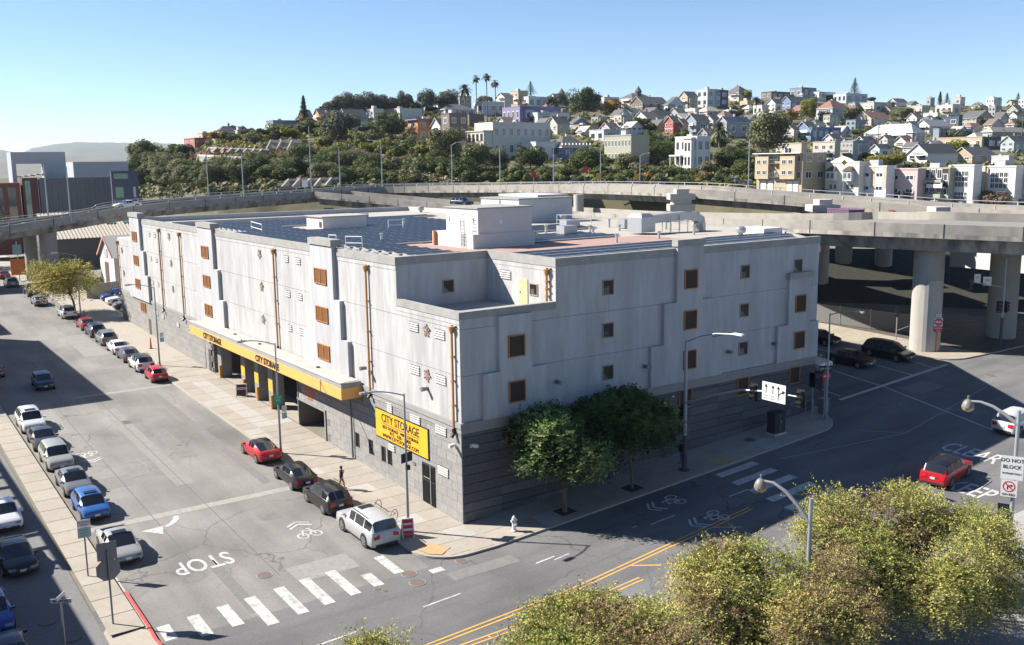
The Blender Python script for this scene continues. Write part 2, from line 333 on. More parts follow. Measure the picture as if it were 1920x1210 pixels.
b = MB(); c = [(-4.45, -1.75), (-3.55, -1.25), (-2.6, -2.6), (-3.6, -3.25), (-4.2, -2.7)]
b.add([(x, y, zg(x, y)+KH+0.035) for x, y in c][::-1], [tuple(range(5))]); b.build('tactile_paving', M_TACT, pave)
b = MB(); c = [(19.9, -3.75), (21.6, -3.75), (21.6, -2.7), (19.9, -2.7)]
b.add([(x, y, zg(x, y)+KH+0.035) for x, y in c], [(0, 1, 2, 3)]); b.build('tactile_paving', M_TACT, pave_r)

# ------------------------------------------------------------------ road markings
def mark_poly(pts, m, name, par=None, dz=0.012):
    b = MB(); b.add([(x, y, zg(x, y)+dz) for x, y in pts], [tuple(range(len(pts)))]); 
    o = b.build(name, m, par)
    # keep facing up
    if o.data.polygons[0].normal.z < 0: o.data.flip_normals()
    return o
MK = thing('road_marking', 'white and yellow painted markings on the streets', 'road markings'); del MK['category']; MK['kind'] = 'structure'
def bar(x0, x1, y0, y1, m=M_WHITE, name='painted_bar', dz=0.012): return mark_poly([(x0, y0), (x1, y0), (x1, y1), (x0, y1)], m, name, MK, dz)
for i, x in enumerate([-19.8, -18.2, -16.55, -15.0, -13.25, -11.65, -10.0, -8.45, -6.75]):
    yt = (-2.2, -2.0, -1.8, -1.7, -1.5, -1.3, -1.2, -2.7, -1.0)[i]; yb = (-3.9, -4.5, -4.4, -5.3, -5.1, -4.9, -4.7, -4.5, -3.7)[i]
    bar(x-0.32, x+0.32, yb, yt)
bar(-5.2, -4.35, -4.9, -4.35)
for i in range(5):
    y0 = -4.55-i*1.72; bar(18.5-0.2*i, 22.5, y0-0.72, y0, M_WHITE2)
def line(p, q, wd, m=M_WHITE2, name='painted_line', dz=0.012):
    d = (Vector(q)-Vector(p)); L = d.length; d /= L; n = Vector((-d.y, d.x))*wd/2; k = max(1, int(L/4)); b = MB()
    for i in range(k):
        a = Vector(p)+d*L*i/k; c = Vector(p)+d*L*(i+1)/k
        b.add([(q_.x, q_.y, zg(q_.x, q_.y)+dz) for q_ in (a-n, c-n, c+n, a+n)], [(0, 1, 2, 3)])
    return b.build(name, m, MK)
ycl = lambda x: -11.15+0.065*x
for o in (-0.16, 0.16): line((-60, ycl(-60)+o), (16, ycl(16)+o), 0.12, M_YEL)
for x in (-9.5, -3.5, 4.6, 12): line((x, ycl(x)-0.2), (x+1.4, ycl(x)-1.3), 0.14, M_YEL)
for o in (-0.16, 0.16): line((-60, -13.5+o), (4, -12.6+o), 0.12, M_YEL)
line((-7.7, -8.1), (-5.2, -7.9), 0.13); line((-14.2, -8.6), (-11.8, -8.45), 0.13); line((0.5, -7.25), (1.9, -7.2), 0.13); line((1.6, -7.6), (2.8, -7.5), 0.1)
line((9.3, -7.7), (11.5, -7.7), 0.13); line((8.1, -7.3), (8.5, -7.3), 0.13); line((16.4, -7.9), (18.3, -7.9), 0.13)
line((39.4, 0.3), (56.2, 0.3), 0.4); line((48.4, 16), (45.6, 0.6), 0.16); line((45.6, 0.4), (41.4, -12.6), 0.16)
line((52.6, 14), (50.6, 0.5), 0.14); line((57, 12), (54.2, 0.6), 0.14); line((42, 9), (40.3, 0.9), 0.14)
line((24.5, -5.6), (36, -8.4), 0.10, mat('old_joint', (0.26, 0.255, 0.25), 0.9)); line((36, -8.4), (52, -6.0), 0.10, MATS['old_joint']); line((33.5, -5.2), (36.0, -8.4), 0.08, MATS['old_joint'])
for x in (-12.6,): line((x, 0), (x, 46), 0.06, mat('tar_seam', (0.11, 0.11, 0.11), 0.9))
line((-16.2, 4), (-16.4, 44), 0.06, MATS['tar_seam'])
def ground_text(s, cx, cy, rz, size, sx, m=M_WHITE2, bold=0.012):
    me = text_mesh(s, size, m, 'painted_word', 0, bold*size, sx)
    R = Matrix.Rotation(rz, 3, 'Z')
    for v_ in me.vertices:
        p = R @ v_.co; x = cx+p.x; y = cy+p.y; v_.co = (x, y, zg(x, y)+0.013)
    return link('painted_word', me, MK)
ground_text('STOP', -15.7, 4.1, pi, 2.6, 0.55)
ground_text('CLEAR', 35.6, -14.0, -pi/2, 2.9, 0.50); ground_text('INT', 37.2, -18.6, -pi/2, 2.9, 0.5)
ground_text('KEEP', 29.2, -17.6, -pi/2, 2.9, 0.50)
def painted_arrow():
    b = MB(); P = []
    for i in range(9):
        a = radians(8+i*8.5); P.append((-17.6+3.0*cos(a)*0.9, 9.9+2.6*sin(a)*0.9))
    vs = []
    for i, (x, y) in enumerate(P):
        xb, yb = P[min(i+1, 8)]; xa, ya = P[max(i-1, 0)]; d = Vector((xb-xa, yb-ya)).normalized(); n = Vector((-d.y, d.x))*0.17
        vs += [(x+n.x, y+n.y, 0), (x-n.x, y-n.y, 0)]
    return P
# curved turn arrow: a tail and a head pointing away to the left
tail = [(-14.75, 12.3), (-14.85, 11.75), (-15.25, 11.2), (-15.8, 10.75), (-16.1, 10.95), (-15.6, 11.35), (-15.25, 11.85), (-15.1, 12.4)]
b = MB(); b.add([(x, y, zg(x, y)+0.013) for x, y in tail], [(0, 7, 6, 1), (1, 6, 5, 2), (2, 5, 4, 3)][::1])
o = b.build('painted_arrow', M_WHITE2, MK)
mark_poly([(-17.5, 10.95), (-16.1, 11.1), (-16.45, 9.75)], M_WHITE2, 'painted_arrow', MK, 0.013)
def sharrow(cx, cy, rz, s=1.0, m=M_WHITE2):
    b = MB()
    def seg(p, q, wd=0.11):
        p = Vector(p); q = Vector(q); d = (q-p).normalized(); n = Vector((-d.y, d.x))*wd/2
        b.add([(v_.x, v_.y, 0) for v_ in (p-n, q-n, q+n, p+n)], [(0, 1, 2, 3)])
    for wx in (-0.45, 0.45):
        for i in range(12):
            a0 = 2*pi*i/12; a1 = 2*pi*(i+1)/12
            seg((wx+0.33*cos(a0), 0.42*sin(a0)), (wx+0.33*cos(a1), 0.42*sin(a1)))
    for p, q in [((-0.45, 0), (-0.2, 0.75)), ((-0.2, 0.7), (0.35, 0.65)), ((0.45, 0), (0.28, 0.95)), ((-0.45, 0), (0.02, -0.02)), ((0.02, 0), (0.34, 0.62)), ((0.1, 0.98), (0.4, 0.98)), ((-0.35, 0.82), (-0.05, 0.82))]: seg(p, q)
    for k in (1.45, 1.9):
        seg((-0.75, k), (0, k+0.55), 0.16); seg((0.75, k), (0, k+0.55), 0.16)
    R = Matrix.Rotation(rz, 3, 'Z')
    for i, p in enumerate(b.v):
        q = R @ (Vector(p)*s); x = cx+q.x; y = cy+q.y; b.v[i] = (x, y, zg(x, y)+0.013+0.0002*(i // 4 % 7))
    return b.build('painted_bicycle', m, MK)
sharrow(-8.8, 4.4, 0.0, 1.0); sharrow(-17.0, 29.4, pi, 1.0); sharrow(13.3, -5.9, pi/2, 1.0); sharrow(13.6, -9.5, pi/2, 1.0)
def manhole(x, y, r, label):
    z = zg(x, y)
    t = thing('manhole_cover', label, 'manhole', (x, y, z), 0, 'manhole covers in the roads')
    t.rotation_euler = (0, -atan2(GX if x > 0 else 0, 1), 0)
    MB().lathe([(r*1.14, 0.0), (r*1.14, 0.010)], 20).build('collar', mat('manhole_collar', (0.24, 0.235, 0.225), 0.9, 0.1, 3.0), t)
    MB().lathe([(r, 0.0), (r, 0.018)], 20).build('lid', M_MANH, t)
for x, y, r, lb in [(-13.3, 0.5, 0.42, 'rusty round manhole cover between STOP lettering and crosswalk bars'), (-6.35, -4.1, 0.42, 'brown manhole cover at the end of the rightmost crosswalk bar'), (-6.5, -5.35, 0.44, 'manhole cover in the avenue nearest the yellow line side of corner'), (-8.75, -4.75, 0.2, 'small round utility cover beside a short crosswalk bar'), (-8.5, -5.2, 0.14, 'smallest round valve cover below the crosswalk'), (58.5-3.0, -4.4, 0.45, 'manhole cover in the sunny crossing near the viaduct column'), (-2.9, -4.35, 0.36, 'round drain cover against the kerb of the corner'), (-10.3, 27.5, 0.2, 'small dark cover in the middle of the side street')]:
    manhole(x, y, r, lb)
b = MB().lathe([(0.45, 0), (0.45, 0.02)], 20); 
for x, y, lb in [(25.6, -1.6, 'dark round cover in the shaded pavement beside the cabinet'), (-24.6, 1.6, 'large manhole cover in the shaded lot by the parked cars'), (-23.9, -0.9, 'ribbed manhole cover in the lot at the bottom left')]:
    o = b.build('manhole_cover', M_MANH, None, loc=(x, y, zg(x, y)+(KH+0.03 if x > 0 else 0.012))); tag(o, lb, 'manhole', 'manhole covers beside the streets')
# ================================================================== the storage building
LX, XN, YN = 35.37, 7.676, 8.229
H1, H2, H3 = 6.91, 14.10, 17.0
SB = thing('storage_building', 'large white and grey storage building with yellow canopy and solar panels on its flat roof', 'building')
IN = 0.06
# backing walls: lower part with the loading bay and garage openings left open
b = MB()
low = [(9.0, IN), (LX-IN, IN), (45.5, 13), (46, 40), (43, 88.7), (9.0, 88.7)]
b.prism(low, -1.0, 6.4)
for (y0, y1, zt) in ((IN, 21.5, None), (26.95, 27.05, None), (49.9, 88.7, None)): b.box(IN, 9.0, y0, y1, -1.0, 6.4)
b.box(IN, 9.0, 21.5, 26.95, 3.2, 6.4); b.box(3.4, 9.0, 21.5, 26.95, -1, 3.2)
b.box(IN, 9.0, 27.05, 49.9, 5.25, 6.4)
lower = b.build('lower_wall', M_JOINT, SB)
b = MB()
high = [(XN, IN), (LX-IN, IN), (45.5, 13), (46, 40), (42.5, 79.5), (IN, 79.5), (IN, YN), (XN, YN)]
b.prism([(IN, IN), (LX-IN, IN), (45.5, 13), (46, 40), (42.5, 79.5), (IN, 79.5)], 6.4, 13.3, 0)
b.prism(high, 13.3, 16.35, 0, 1)
b.prism([(IN, 79.5), (42, 79.5), (41, 88.7), (IN, 88.7)], 6.4, 14.0, 0)
b.build('upper_wall', [M_STUC2, M_ROOF], SB)
b = MB(); b.box(0.3, XN-0.001, 0.3, YN-0.001, 13.31, 13.36); b.build('terrace_floor', M_ROOFD, SB)
# bay interior
b = MB(); b.box(0.0, 9.0, 27.05, 49.9, 0.62, 0.64); 
fl = MB(); fl.add([(0.05, 27.1, zg(0, 27)+0.14), (9, 27.1, zg(0, 27)+0.14), (9, 49.9, zg(0, 49.9)+0.14), (0.05, 49.9, zg(0, 49.9)+0.14)], [(0, 1, 2, 3)]); fl.build('bay_floor', M_WALK, SB)
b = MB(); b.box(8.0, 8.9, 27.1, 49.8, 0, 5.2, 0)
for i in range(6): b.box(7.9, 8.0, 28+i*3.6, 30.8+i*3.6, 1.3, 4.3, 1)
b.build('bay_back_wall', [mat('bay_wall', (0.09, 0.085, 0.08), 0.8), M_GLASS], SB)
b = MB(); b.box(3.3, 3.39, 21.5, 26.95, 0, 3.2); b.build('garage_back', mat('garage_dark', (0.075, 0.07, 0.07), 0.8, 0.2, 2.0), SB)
b = MB(); b.box(0.12, 1.0, 21.52, 21.75, 0.4, 3.2); b.build('garage_jamb', mat('jamb_orange', (0.62, 0.26, 0.04), 0.6), SB)
# block cladding: left face near the corner, each block a piece
rb = random.Random(11); CH = 0.635
def blockmesh(L, H, D, m):
    b = MB(); b.box(-L/2, L/2, -D/2, D/2, -H/2, H/2); return b.mesh('block', m)
GP = 0.026
bm3 = [blockmesh(0.10, CH-GP, 1.27-GP, m) for m in M_BLOCK]
bmh = [blockmesh(0.10, CH-GP, 0.635-GP, m) for m in M_BLOCK]
def left_open(y0, y1, z0, z1):
    return (y1 > 21.5 and y0 < 26.95 and z0 < 3.2) or (y1 > 27.05 and y0 < 49.9 and z0 < 5.2)
def left_block(y0, y1, k, out=None):
    z0 = 0.22+k*CH
    if z0+CH < zg(0, y0)-0.2: return
    L = y1-y0; i = rb.choice((0, 0, 1, 2))
    if out is None:
        me = bm3[i] if L > 1 else bmh[i]
        link('block', me, SB, (0.01, (y0+y1)/2, z0+CH/2))
    else: out.box(-0.04, 0.06, y0+GP/2, y1-GP/2, z0+GP/2, z0+CH-GP/2, i)
far = MB(); nblk = 0
for k in range(-1, 10):
    off = 0.0 if k % 2 else 0.635
    y = 0.0
    while y < 88.6:
        L = 0.635 if (y == 0 and off) else 1.27
        y1 = min(y+L, 88.7); z0 = 0.22+k*CH
        if not left_open(y, y1, z0, z0+CH):
            if y < 21.4 and nblk < 190: left_block(y, y1, k); nblk += 1
            else: left_block(y, y1, k, far)
        y = y1
fo = far.build('block_cladding', M_BLOCK, SB); fo['kind'] = 'stuff'
b = MB(); b.box(-0.035, 0.06, 21.3, 21.5, -0.5, 3.2); b.box(-0.035, 0.06, 26.95, 27.05, -0.5, 5.2); b.box(-0.035, 0.06, 21.3, 27.2, 3.2, 3.4); b.build('opening_trim', M_BLOCK[1], SB)
# block courses on the right face (long split faced courses), colour darkened to hold that face's shade
M_COURSE_SHADED = [mat('course_%d' % i, c, 0.93, 0.18, 5.0, 0.3) for i, c in enumerate([(0.092, 0.096, 0.105), (0.078, 0.083, 0.092), (0.112, 0.115, 0.122)])]
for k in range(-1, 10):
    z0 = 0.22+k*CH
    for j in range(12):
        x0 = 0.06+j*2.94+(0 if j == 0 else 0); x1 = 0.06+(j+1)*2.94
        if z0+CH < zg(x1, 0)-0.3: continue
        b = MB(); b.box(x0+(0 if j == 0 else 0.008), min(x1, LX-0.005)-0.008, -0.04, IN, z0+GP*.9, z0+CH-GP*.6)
        b.build('block_course', M_COURSE_SHADED[(0, 1, 0, 2, 1)[(k*3+j*2+rb.randint(0, 1)) % 5] if k > 4 else rb.choice((0, 1, 2))], SB)
# ledge band
b = MB(); b.box(-0.16, IN, -0.16, 79.5, 6.55, H1); b.box(-0.09, IN, -0.09, 88.75, 6.2, 6.55); b.box(-0.13, IN, 79.5, 88.75, 6.55, 6.8)
b.box(IN, LX-0.002, -0.16, IN, 6.55, H1-0.002); b.box(IN, LX-0.004, -0.09, IN, 6.2, 6.552); b.build('ledge', M_BAND, SB)
# stucco panels in three tiers, with recessed joints
TI = [(H1+0.003, 9.93), (9.965, 12.965), (13.0, 16.4)]
def lp(y0, y1, z0, z1, m=M_STUCCO): bb = MB(); bb.box(0.0, IN+0.01, y0, y1, z0, z1); bb.build('wall_panel', m, SB)
def rp(x0, x1, z0, z1, m=M_STUC2): bb = MB(); bb.box(x0, x1, 0.0, IN+0.01, z0, z1); bb.build('wall_panel', m, SB)
for (z0, z1) in TI[:2]:
    for y0, y1 in ((0.0, 19.9), (19.93, 49), (49.03, 77.4), (77.43, 88.75)): lp(y0, y1, z0, z1)
lp(0, YN-0.02, 13.0, 13.6); lp(YN-0.02, 19.9, 13.0, 16.4); lp(19.93, 49, 13.0, 16.4); lp(49.03, 79.5, 13.0, 16.4); lp(79.5, 88.75, 13.0, 13.9)
RXS = [0.071, 5.5, 12.4, 20.0, 26.4, 32.7, LX]
for (z0, z1) in TI:
    for x0, x1 in zip(RXS[:-1], RXS[1:]):
        if z0 > 12.9 and x1 <= 12.5:
            if x0 < 1: rp(0.071, XN, 13.0, 13.6); rp(XN, 12.385, 13.0, 16.4)
            continue
        rp(x0, x1-0.012, z0, z1)
# the inner notch walls
b = MB(); b.box(IN, XN+0.001, YN-0.01, YN+0.2, 13.3, 16.4); b.build('wall_panel', M_STUC2, SB)
b = MB(); b.box(XN-0.012, XN-0.002, -0.004, YN-0.01, 13.36, 16.4); b.build('wall_panel', M_STUCCO, SB)
# parapets and caps
def par(pts, z0, z1, t=0.35, o=0.07, name='parapet_cap'):
    b = MB()
    for (x0, y0), (x1, y1) in zip(pts[:-1], pts[1:]):
        d = Vector((x1-x0, y1-y0)); L = d.length; T = Matrix.Translation((x0, y0, 0)) @ Matrix.Rotation(atan2(d.y, d.x), 4, 'Z')
        b.box(-o, L+o, -o, t, z0, z1, 0, T); b.box(-o*0.4, L+o*0.4, -o*0.4, t-0.03, z0-0.32, z0-0.002, 1, T)
    return b.build(name, [M_CAP, M_STUC2], SB)
# outward side is -normal: run clockwise so that the inside lies to the left
par([(0.36, 0), (XN-0.1, 0)], 13.62, H2, 0.32, 0.065)
b = MB(); b.box(-0.07, 0.32, -0.07, YN-0.02, 13.62, H2-0.004); b.box(-0.03, 0.3, -0.03, YN-0.02, 13.3, 13.62, 1); b.build('parapet_cap', [M_CAP, M_STUCCO], SB)
b = MB(); b.box(-0.07, 0.32, YN-0.07, 79.5, 16.42, H3); b.box(-0.03, 0.3, YN-0.03, 79.5, 16.1, 16.42, 1); b.build('parapet_cap', [M_CAP, M_STUCCO], SB)
b = MB(); b.box(0.32, XN+0.3, YN-0.07, YN+0.3, 16.42, H3-0.003); b.box(0.3, XN+0.2, YN-0.035, YN+0.28, 16.1, 16.42, 1); b.build('parapet_cap', [M_CAP, M_STUC2], SB)
b = MB(); b.box(XN-0.07, XN+0.3, -0.07, YN-0.07, 16.42, H3-0.002); b.box(XN-0.035, XN+0.28, -0.03, YN-0.04, 16.1, 16.42, 1); b.build('parapet_cap', [M_CAP, M_STUCCO], SB)
b = MB(); b.box(XN+0.3, LX+0.05, -0.07, 0.32, 16.42, H3-0.001); b.box(XN+0.28, LX+0.01, -0.03, 0.3, 16.1, 16.42, 1); b.build('parapet_cap', [M_CAP, M_STUC2], SB)
M_PINN = mat('parapet_inner', (0.40, 0.41, 0.42), 0.9, 0.1, 0.6, col2=(0.3, 0.31, 0.32), amt2=0.4)
b = MB(); b.box(0.3, 40.5, 79.1, 79.5, 16.3, H3); b.build('rear_parapet', M_PINN, SB)
b = MB(); b.box(1.2, 27.0, 66.0, 66.5, 16.3, 16.95); b.build('roof_kerb_wall', M_PINN, SB)
b = MB(); b.box(40.2, 40.6, 55, 79.1, 16.3, 16.95); b.build('rear_parapet', M_PINN, SB)
par([(35.37, 0.05), (45.5, 13), (46, 40), (44.6, 55)], 16.35, 16.6, 0.3, 0.03)
# pilasters (stepped)
def lpil(tiers, cap=None):
    b = MB()
    for (y0, y1, z0, z1) in tiers: b.box(-0.34, 0.05, y0, y1, z0, z1)
    b.build('pilaster', M_STUC3 if False else M_STUC2, SB)
    if cap: y0, y1, z0, z1 = cap; bb = MB(); bb.box(-0.46, 0.45, y0-0.12, y1+0.12, z0, z1); bb.build('pilaster_cap', M_CAP, SB)
lpil([(17.95, 22.1, 13.0, 17.15), (16.9, 23.1, 9.96, 13.0), (15.75, 24.25, 6.91, 9.96)], (17.95, 22.1, 17.15, 17.65))
lpil([(46.9, 51.5, 13.0, 17.15), (45.7, 52.7, 9.96, 13.0), (44.55, 53.85, 6.91, 9.96)], (46.9, 51.5, 17.15, 17.65))
lpil([(75.4, 80.0, 13.0, 17.15), (74.2, 81.2, 9.96, 13.0), (73.0, 82.4, 6.6, 9.96)], (75.4, 80.0, 17.15, 17.7))
def rpil(tiers, cap=None):
    b = MB()
    for (x0, x1, z0, z1) in tiers: b.box(x0, x1, -0.3, 0.05, z0, z1)
    b.build('pilaster', M_STUC2, SB)
    if cap: x0, x1, z0, z1 = cap; bb = MB(); bb.box(x0, x1, -0.42, 0.2, z0, z1); bb.build('pilaster_cap', M_CAP, SB)
rpil([(2.84, 5.47, 9.95, 13.6), (1.55, 6.67, 6.93, 9.95)])
rpil([(18.72, 21.4, 13.0, 17.15), (17.45, 22.52, 9.96, 13.0), (16.2, 23.65, 6.93, 9.96)], (18.6, 21.52, 17.15, 17.62))
rpil([(31.4, 34.05, 9.96, 13.72), (30.13, 35.25, 6.93, 9.96)], (31.28, 34.3, 13.72, 14.2))
bb = MB(); bb.box(31.28, 34.3, -0.4, 0.35, 17.0, 17.02); 
# ------------------------------------------------------------------ windows with brown grilles
def grille(w, h, leaves, name='window', d=0.022, sp=0.16):
    """in x (width) / z (height), facing -y"""
    f = MB(); t = 0.07
    f.box(-w/2, w/2, -0.09, 0.0, -h/2, -h/2+t); f.box(-w/2, w/2, -0.09, 0.0, h/2-t, h/2)
    for i in range(leaves+1):
        x = -w/2+(w-t)*i/leaves; f.box(x, x+t, -0.088, -0.002, -h/2+t, h/2-t)
    g = MB(); nb = max(3, int(w/sp)); H_ = h/2-t*0.9
    for i in range(-nb, nb*2):
        for s in (1, -1):
            x0 = -w/2+i*w/nb
            pts = []
            for u in (0, 1):
                x = x0+s*(u*2*H_); pts.append((x, -H_+u*2*H_))
            (xa, za), (xb, zb) = pts
            # clip to the frame
            def cl(xa, za, xb, zb, lim, sg):
                if (xa-lim)*sg > 0 and (xb-lim)*sg > 0: return None
                if (xa-lim)*sg > 0: k = (lim-xa)/(xb-xa); xa, za = lim, za+(zb-za)*k
                if (xb-lim)*sg > 0: k = (lim-xa)/(xb-xa); xb, zb = lim, za+(zb-za)*k
                return xa, za, xb, zb
            r = cl(xa, za, xb, zb, w/2-t, 1)
            if r: r = cl(*r, -w/2+t, -1)
            if not r: continue
            xa, za, xb, zb = r
            yy = -0.055 if s > 0 else -0.05
            g.quad((xa-d, yy, za), (xa+d, yy, za), (xb+d, yy, zb), (xb-d, yy, zb))
    scr = MB(); scr.box(-w/2+0.02, w/2-0.02, -0.03, 0.0, -h/2+0.02, h/2-0.02)
    return f.mesh('frame', M_BROWN), g.mesh('grille', M_BROWN if d > 0.01 else mat('grille_brown_shaded', (0.10, 0.05, 0.02), 0.6)), scr.mesh('screen', M_BROWND if d > 0.01 else mat('screen_shaded', (0.022, 0.012, 0.008), 0.7))  # thin right-face grilles and screens use darker browns that imitate shade
WL = grille(2.25, 1.25, 2, 'window', 0.024); WR = grille(1.34, 1.46, 1, 'window', 0.008, 0.22)
def place_grille(parts, loc, rz):
    f = link('window', parts[0], SB, loc, (0, 0, rz)); link('grille', parts[1], f); link('screen', parts[2], f)
for yc, zz in ((20.2, (14.65, 11.58, 8.5)), (49.25, (14.62, 11.56, 8.48)), (77.75, (14.7, 11.64, 8.62))):
    for z in zz: place_grille(WL, (-0.345, yc, z), -pi/2)
place_grille(WL, (-0.05, 77.1, 5.6), -pi/2)
for xc, zz in ((4.17, (11.53, 8.48)), (20.1, (14.65, 11.58, 8.55)), (32.8, (11.62, 8.57))):
    for z in zz: place_grille(WR, (xc, -0.305, z), 0)
for xc in (4.1, 19.95, 32.65, 26.35): place_grille(WR, (xc, -0.05, 5.45+0.004*xc), 0)
# plain windows on the right face
def plain_win(loc, rz, w=1.05, h=1.1):
    f = MB(); t = 0.07
    f.box(-w/2, w/2, -0.06, 0, -h/2, -h/2+t); f.box(-w/2, w/2, -0.06, 0, h/2-t, h/2); f.box(-w/2, -w/2+t, -0.058, 0, -h/2+t, h/2-t); f.box(w/2-t, w/2, -0.058, 0, -h/2+t, h/2-t)
    o = link('window', f.mesh('frame', mat('window_trim', (0.30, 0.24, 0.19), 0.6)), SB, loc, (0, 0, rz))
    g = MB(); g.box(-w/2+0.03, w/2-0.03, -0.018, 0.0, -h/2+0.03, h/2-0.03); g.build('pane', M_DGLASS, o)
    c = MB(); rr = rb.random(); c.quad((-w/2+0.1, -0.022, -h/2+0.08), (-w/2+0.1+w*0.5, -0.022, -h/2+0.08), (-w/2+0.1+w*(0.2+0.3*rr), -0.022, -h/2+0.25+h*0.4*rr), (-w/2+0.1, -0.022, -h/2+0.2+h*0.3))
    c.build('stored_goods', mat('goods_%d' % rb.randint(0, 2), rb.choice([(0.12, 0.1, 0.08), (0.06, 0.055, 0.05), (0.16, 0.15, 0.14)]), 0.8), o)
for xc, zz in ((12.28, (14.66, 11.62, 8.58)), (26.35, (14.7, 11.66, 8.6)), (32.7, (14.72,))):
    for z in zz: plain_win((xc, -0.002, z), 0)
plain_win((4.22, YN-0.012, 14.63), 0, 0.98, 0.98); plain_win((XN-0.014, 2.46, 14.66), -pi/2, 0.95, 0.85)
o = MB().box(-0.5, 0.5, -0.05, 0, 0, 1.9).build('door', mat('beige_door', (0.55, 0.40, 0.23), 0.6, 0.03, 2), SB, loc=(XN-0.014, 3.66, 13.4)); o.rotation_euler = (0, 0, -pi/2)
MB().box(-0.4, -0.33, -0.1, -0.05, 0.9, 1.0).build('handle', M_STEEL, o)
# vents with louvres
def louvre(w, h, n):
    f = MB(); f.box(-w/2, w/2, -0.02, 0, -h/2, h/2, 1)
    for i in range(n):
        z = -h/2+h*(i+0.12)/n; f.add([(-w/2, -0.075, z), (w/2, -0.075, z), (w/2, -0.02, z+h/n*0.62), (-w/2, -0.02, z+h/n*0.62)], [(0, 1, 2, 3)], 0)
        f.box(-w/2, w/2, -0.076, -0.02, z-0.015, z, 0)
    return f.mesh('vent', [mat('louvre_grey', (0.29, 0.29, 0.29), 0.6), M_DARK])
VM = louvre(1.35, 0.62, 4); VS = louvre(0.95, 0.55, 3); VT = louvre(0.75, 0.95, 6)
def vent(me, y, z, x=-0.003): link('vent', me, SB, (x, y, z), (0, 0, -pi/2))
for y in (28.0, 25.4):
    for z in (15.45, 12.42, 9.4): vent(VS, y, z)
for y, z in ((5.9, 12.45), (2.45, 12.4), (5.9, 9.45), (2.45, 9.38)): vent(VM, y, z)
for y in (72.0, 69.6):
    for z in (15.3, 12.25, 9.28): vent(VS, y, z)
vent(VT, 9.7, 5.95, -0.05); vent(VM, 5.95, 5.97, -0.05); vent(VM, 2.5, 5.95, -0.05); vent(VM, 2.35, 3.15, -0.05); vent(VS, 9.6, 3.05, -0.05); vent(VT, 14.5, 6.0, -0.05)
vent(VM, 5.9, 15.42, XN-0.013)
for y, z in ((70.8, 5.6), (68.2, 5.5), (62, 5.3)): vent(VS, y, z, -0.05)
# star shaped wall ornaments
def star():
    b = MB()
    for i in range(10):
        a = 2*pi*i/10+0.2; L = 0.48 if i % 2 else 0.36
        T = Matrix.Rotation(a, 4, 'Y'); b.box(0.04, L, -0.05-0.004*i, -0.02, -0.022, 0.022, 0, T)
        b.box(L*0.72, L*0.9, -0.08, -0.02, -0.06, 0.06, 0, T)
    b.lathe([(0.09, -0.03), (0.09, 0.03)], 8, 0); return b.mesh('wall_star', mat('rusty_star', (0.34, 0.25, 0.20), 0.8, 0.3, 9.0))
SM = star()
for y, z in ((63.3, 15.45), (63.2, 12.33), (63.2, 9.33), (34.35, 15.43), (34.25, 12.42), (34.3, 9.37), (4.1, 12.4), (4.2, 9.35), (86.5, 12.3), (86.3, 9.2)):
    link('wall_star', SM, SB, (-0.01, y, z), (0, rb.uniform(0, 1), -pi/2))
# downpipes
def downpipe(y, z1, z0, x=-0.17):
    b = MB(); b.tube([(x, y, z0), (x, y, z1)], 0.085, 8)
    b.lathe([(0.11, z1-0.1), (0.2, z1+0.18), (0.2, z1+0.34)], 8, 0, (x, y, 0))
    for k in range(1, 4): zz = z0+(z1-z0)*k/4; b.box(x-0.13, x+0.16, y-0.13, y+0.13, zz-0.03, zz+0.03)
    o = b.build('downpipe', M_BRASS, SB, True)
    c = MB(); c.tube([(x, y, z0+0.05), (x, y, z0-0.25), (x-0.2, y, z0-0.5)], 0.13, 8); c.build('outlet', M_BLACK, o)
    for dy in (-0.32, 0.1): MB().box(x+0.07, x+0.16, y+dy-0.05, y+dy+0.05, z1+0.28, z1+0.4).build('scupper', M_BLACK, o)
for y, z1, z0 in ((88.3, 13.1, 6.6), (67.2, 15.8, 6.65), (58.95, 15.75, 6.65), (30.65, 15.75, 7.35), (12.55, 15.75, 6.7), (0.68, 12.8, 6.4)): downpipe(y, z1, z0)
downpipe(0.76, 15.9, 13.9, XN-0.2)
# wall lamps
def walllamp(loc, rz):
    b = MB(); b.box(-0.12, 0.12, -0.08, 0, -0.12, 0.12); b.tube([(0, -0.05, 0.0), (0, -0.5, 0.0)], [0.12, 0.16], 10)
    o = b.build('wall_lamp', M_STEEL, SB, loc=loc); o.rotation_euler = (0, 0, rz)
for x in (7.66, 15.75, 24.55, 29.85): walllamp((x, -0.002, 8.57), 0)
for y in (12.85, 4.2): walllamp((-0.28 if y > 12 else -0.002, y, 8.43), -pi/2)
def seccam(loc, rz):
    b = MB(); b.box(-0.06, 0.06, -0.06, 0, -0.1, 0.14); b.tube([(0, -0.03, 0), (0, -0.25, 0.05)], 0.025, 6)
    b.box(-0.09, 0.09, -0.6, -0.15, 0.0, 0.2, 0, Matrix.Rotation(0.3, 4, 'Z'))
    o = b.build('security_camera', M_WHITEM, SB, loc=loc); o.rotation_euler = (0, 0, rz)
seccam((-0.05, 0.75, 5.25), -pi/2); seccam((0.62, -0.05, 5.3), 0); seccam((-0.05, 56.5, 5.4), -pi/2)
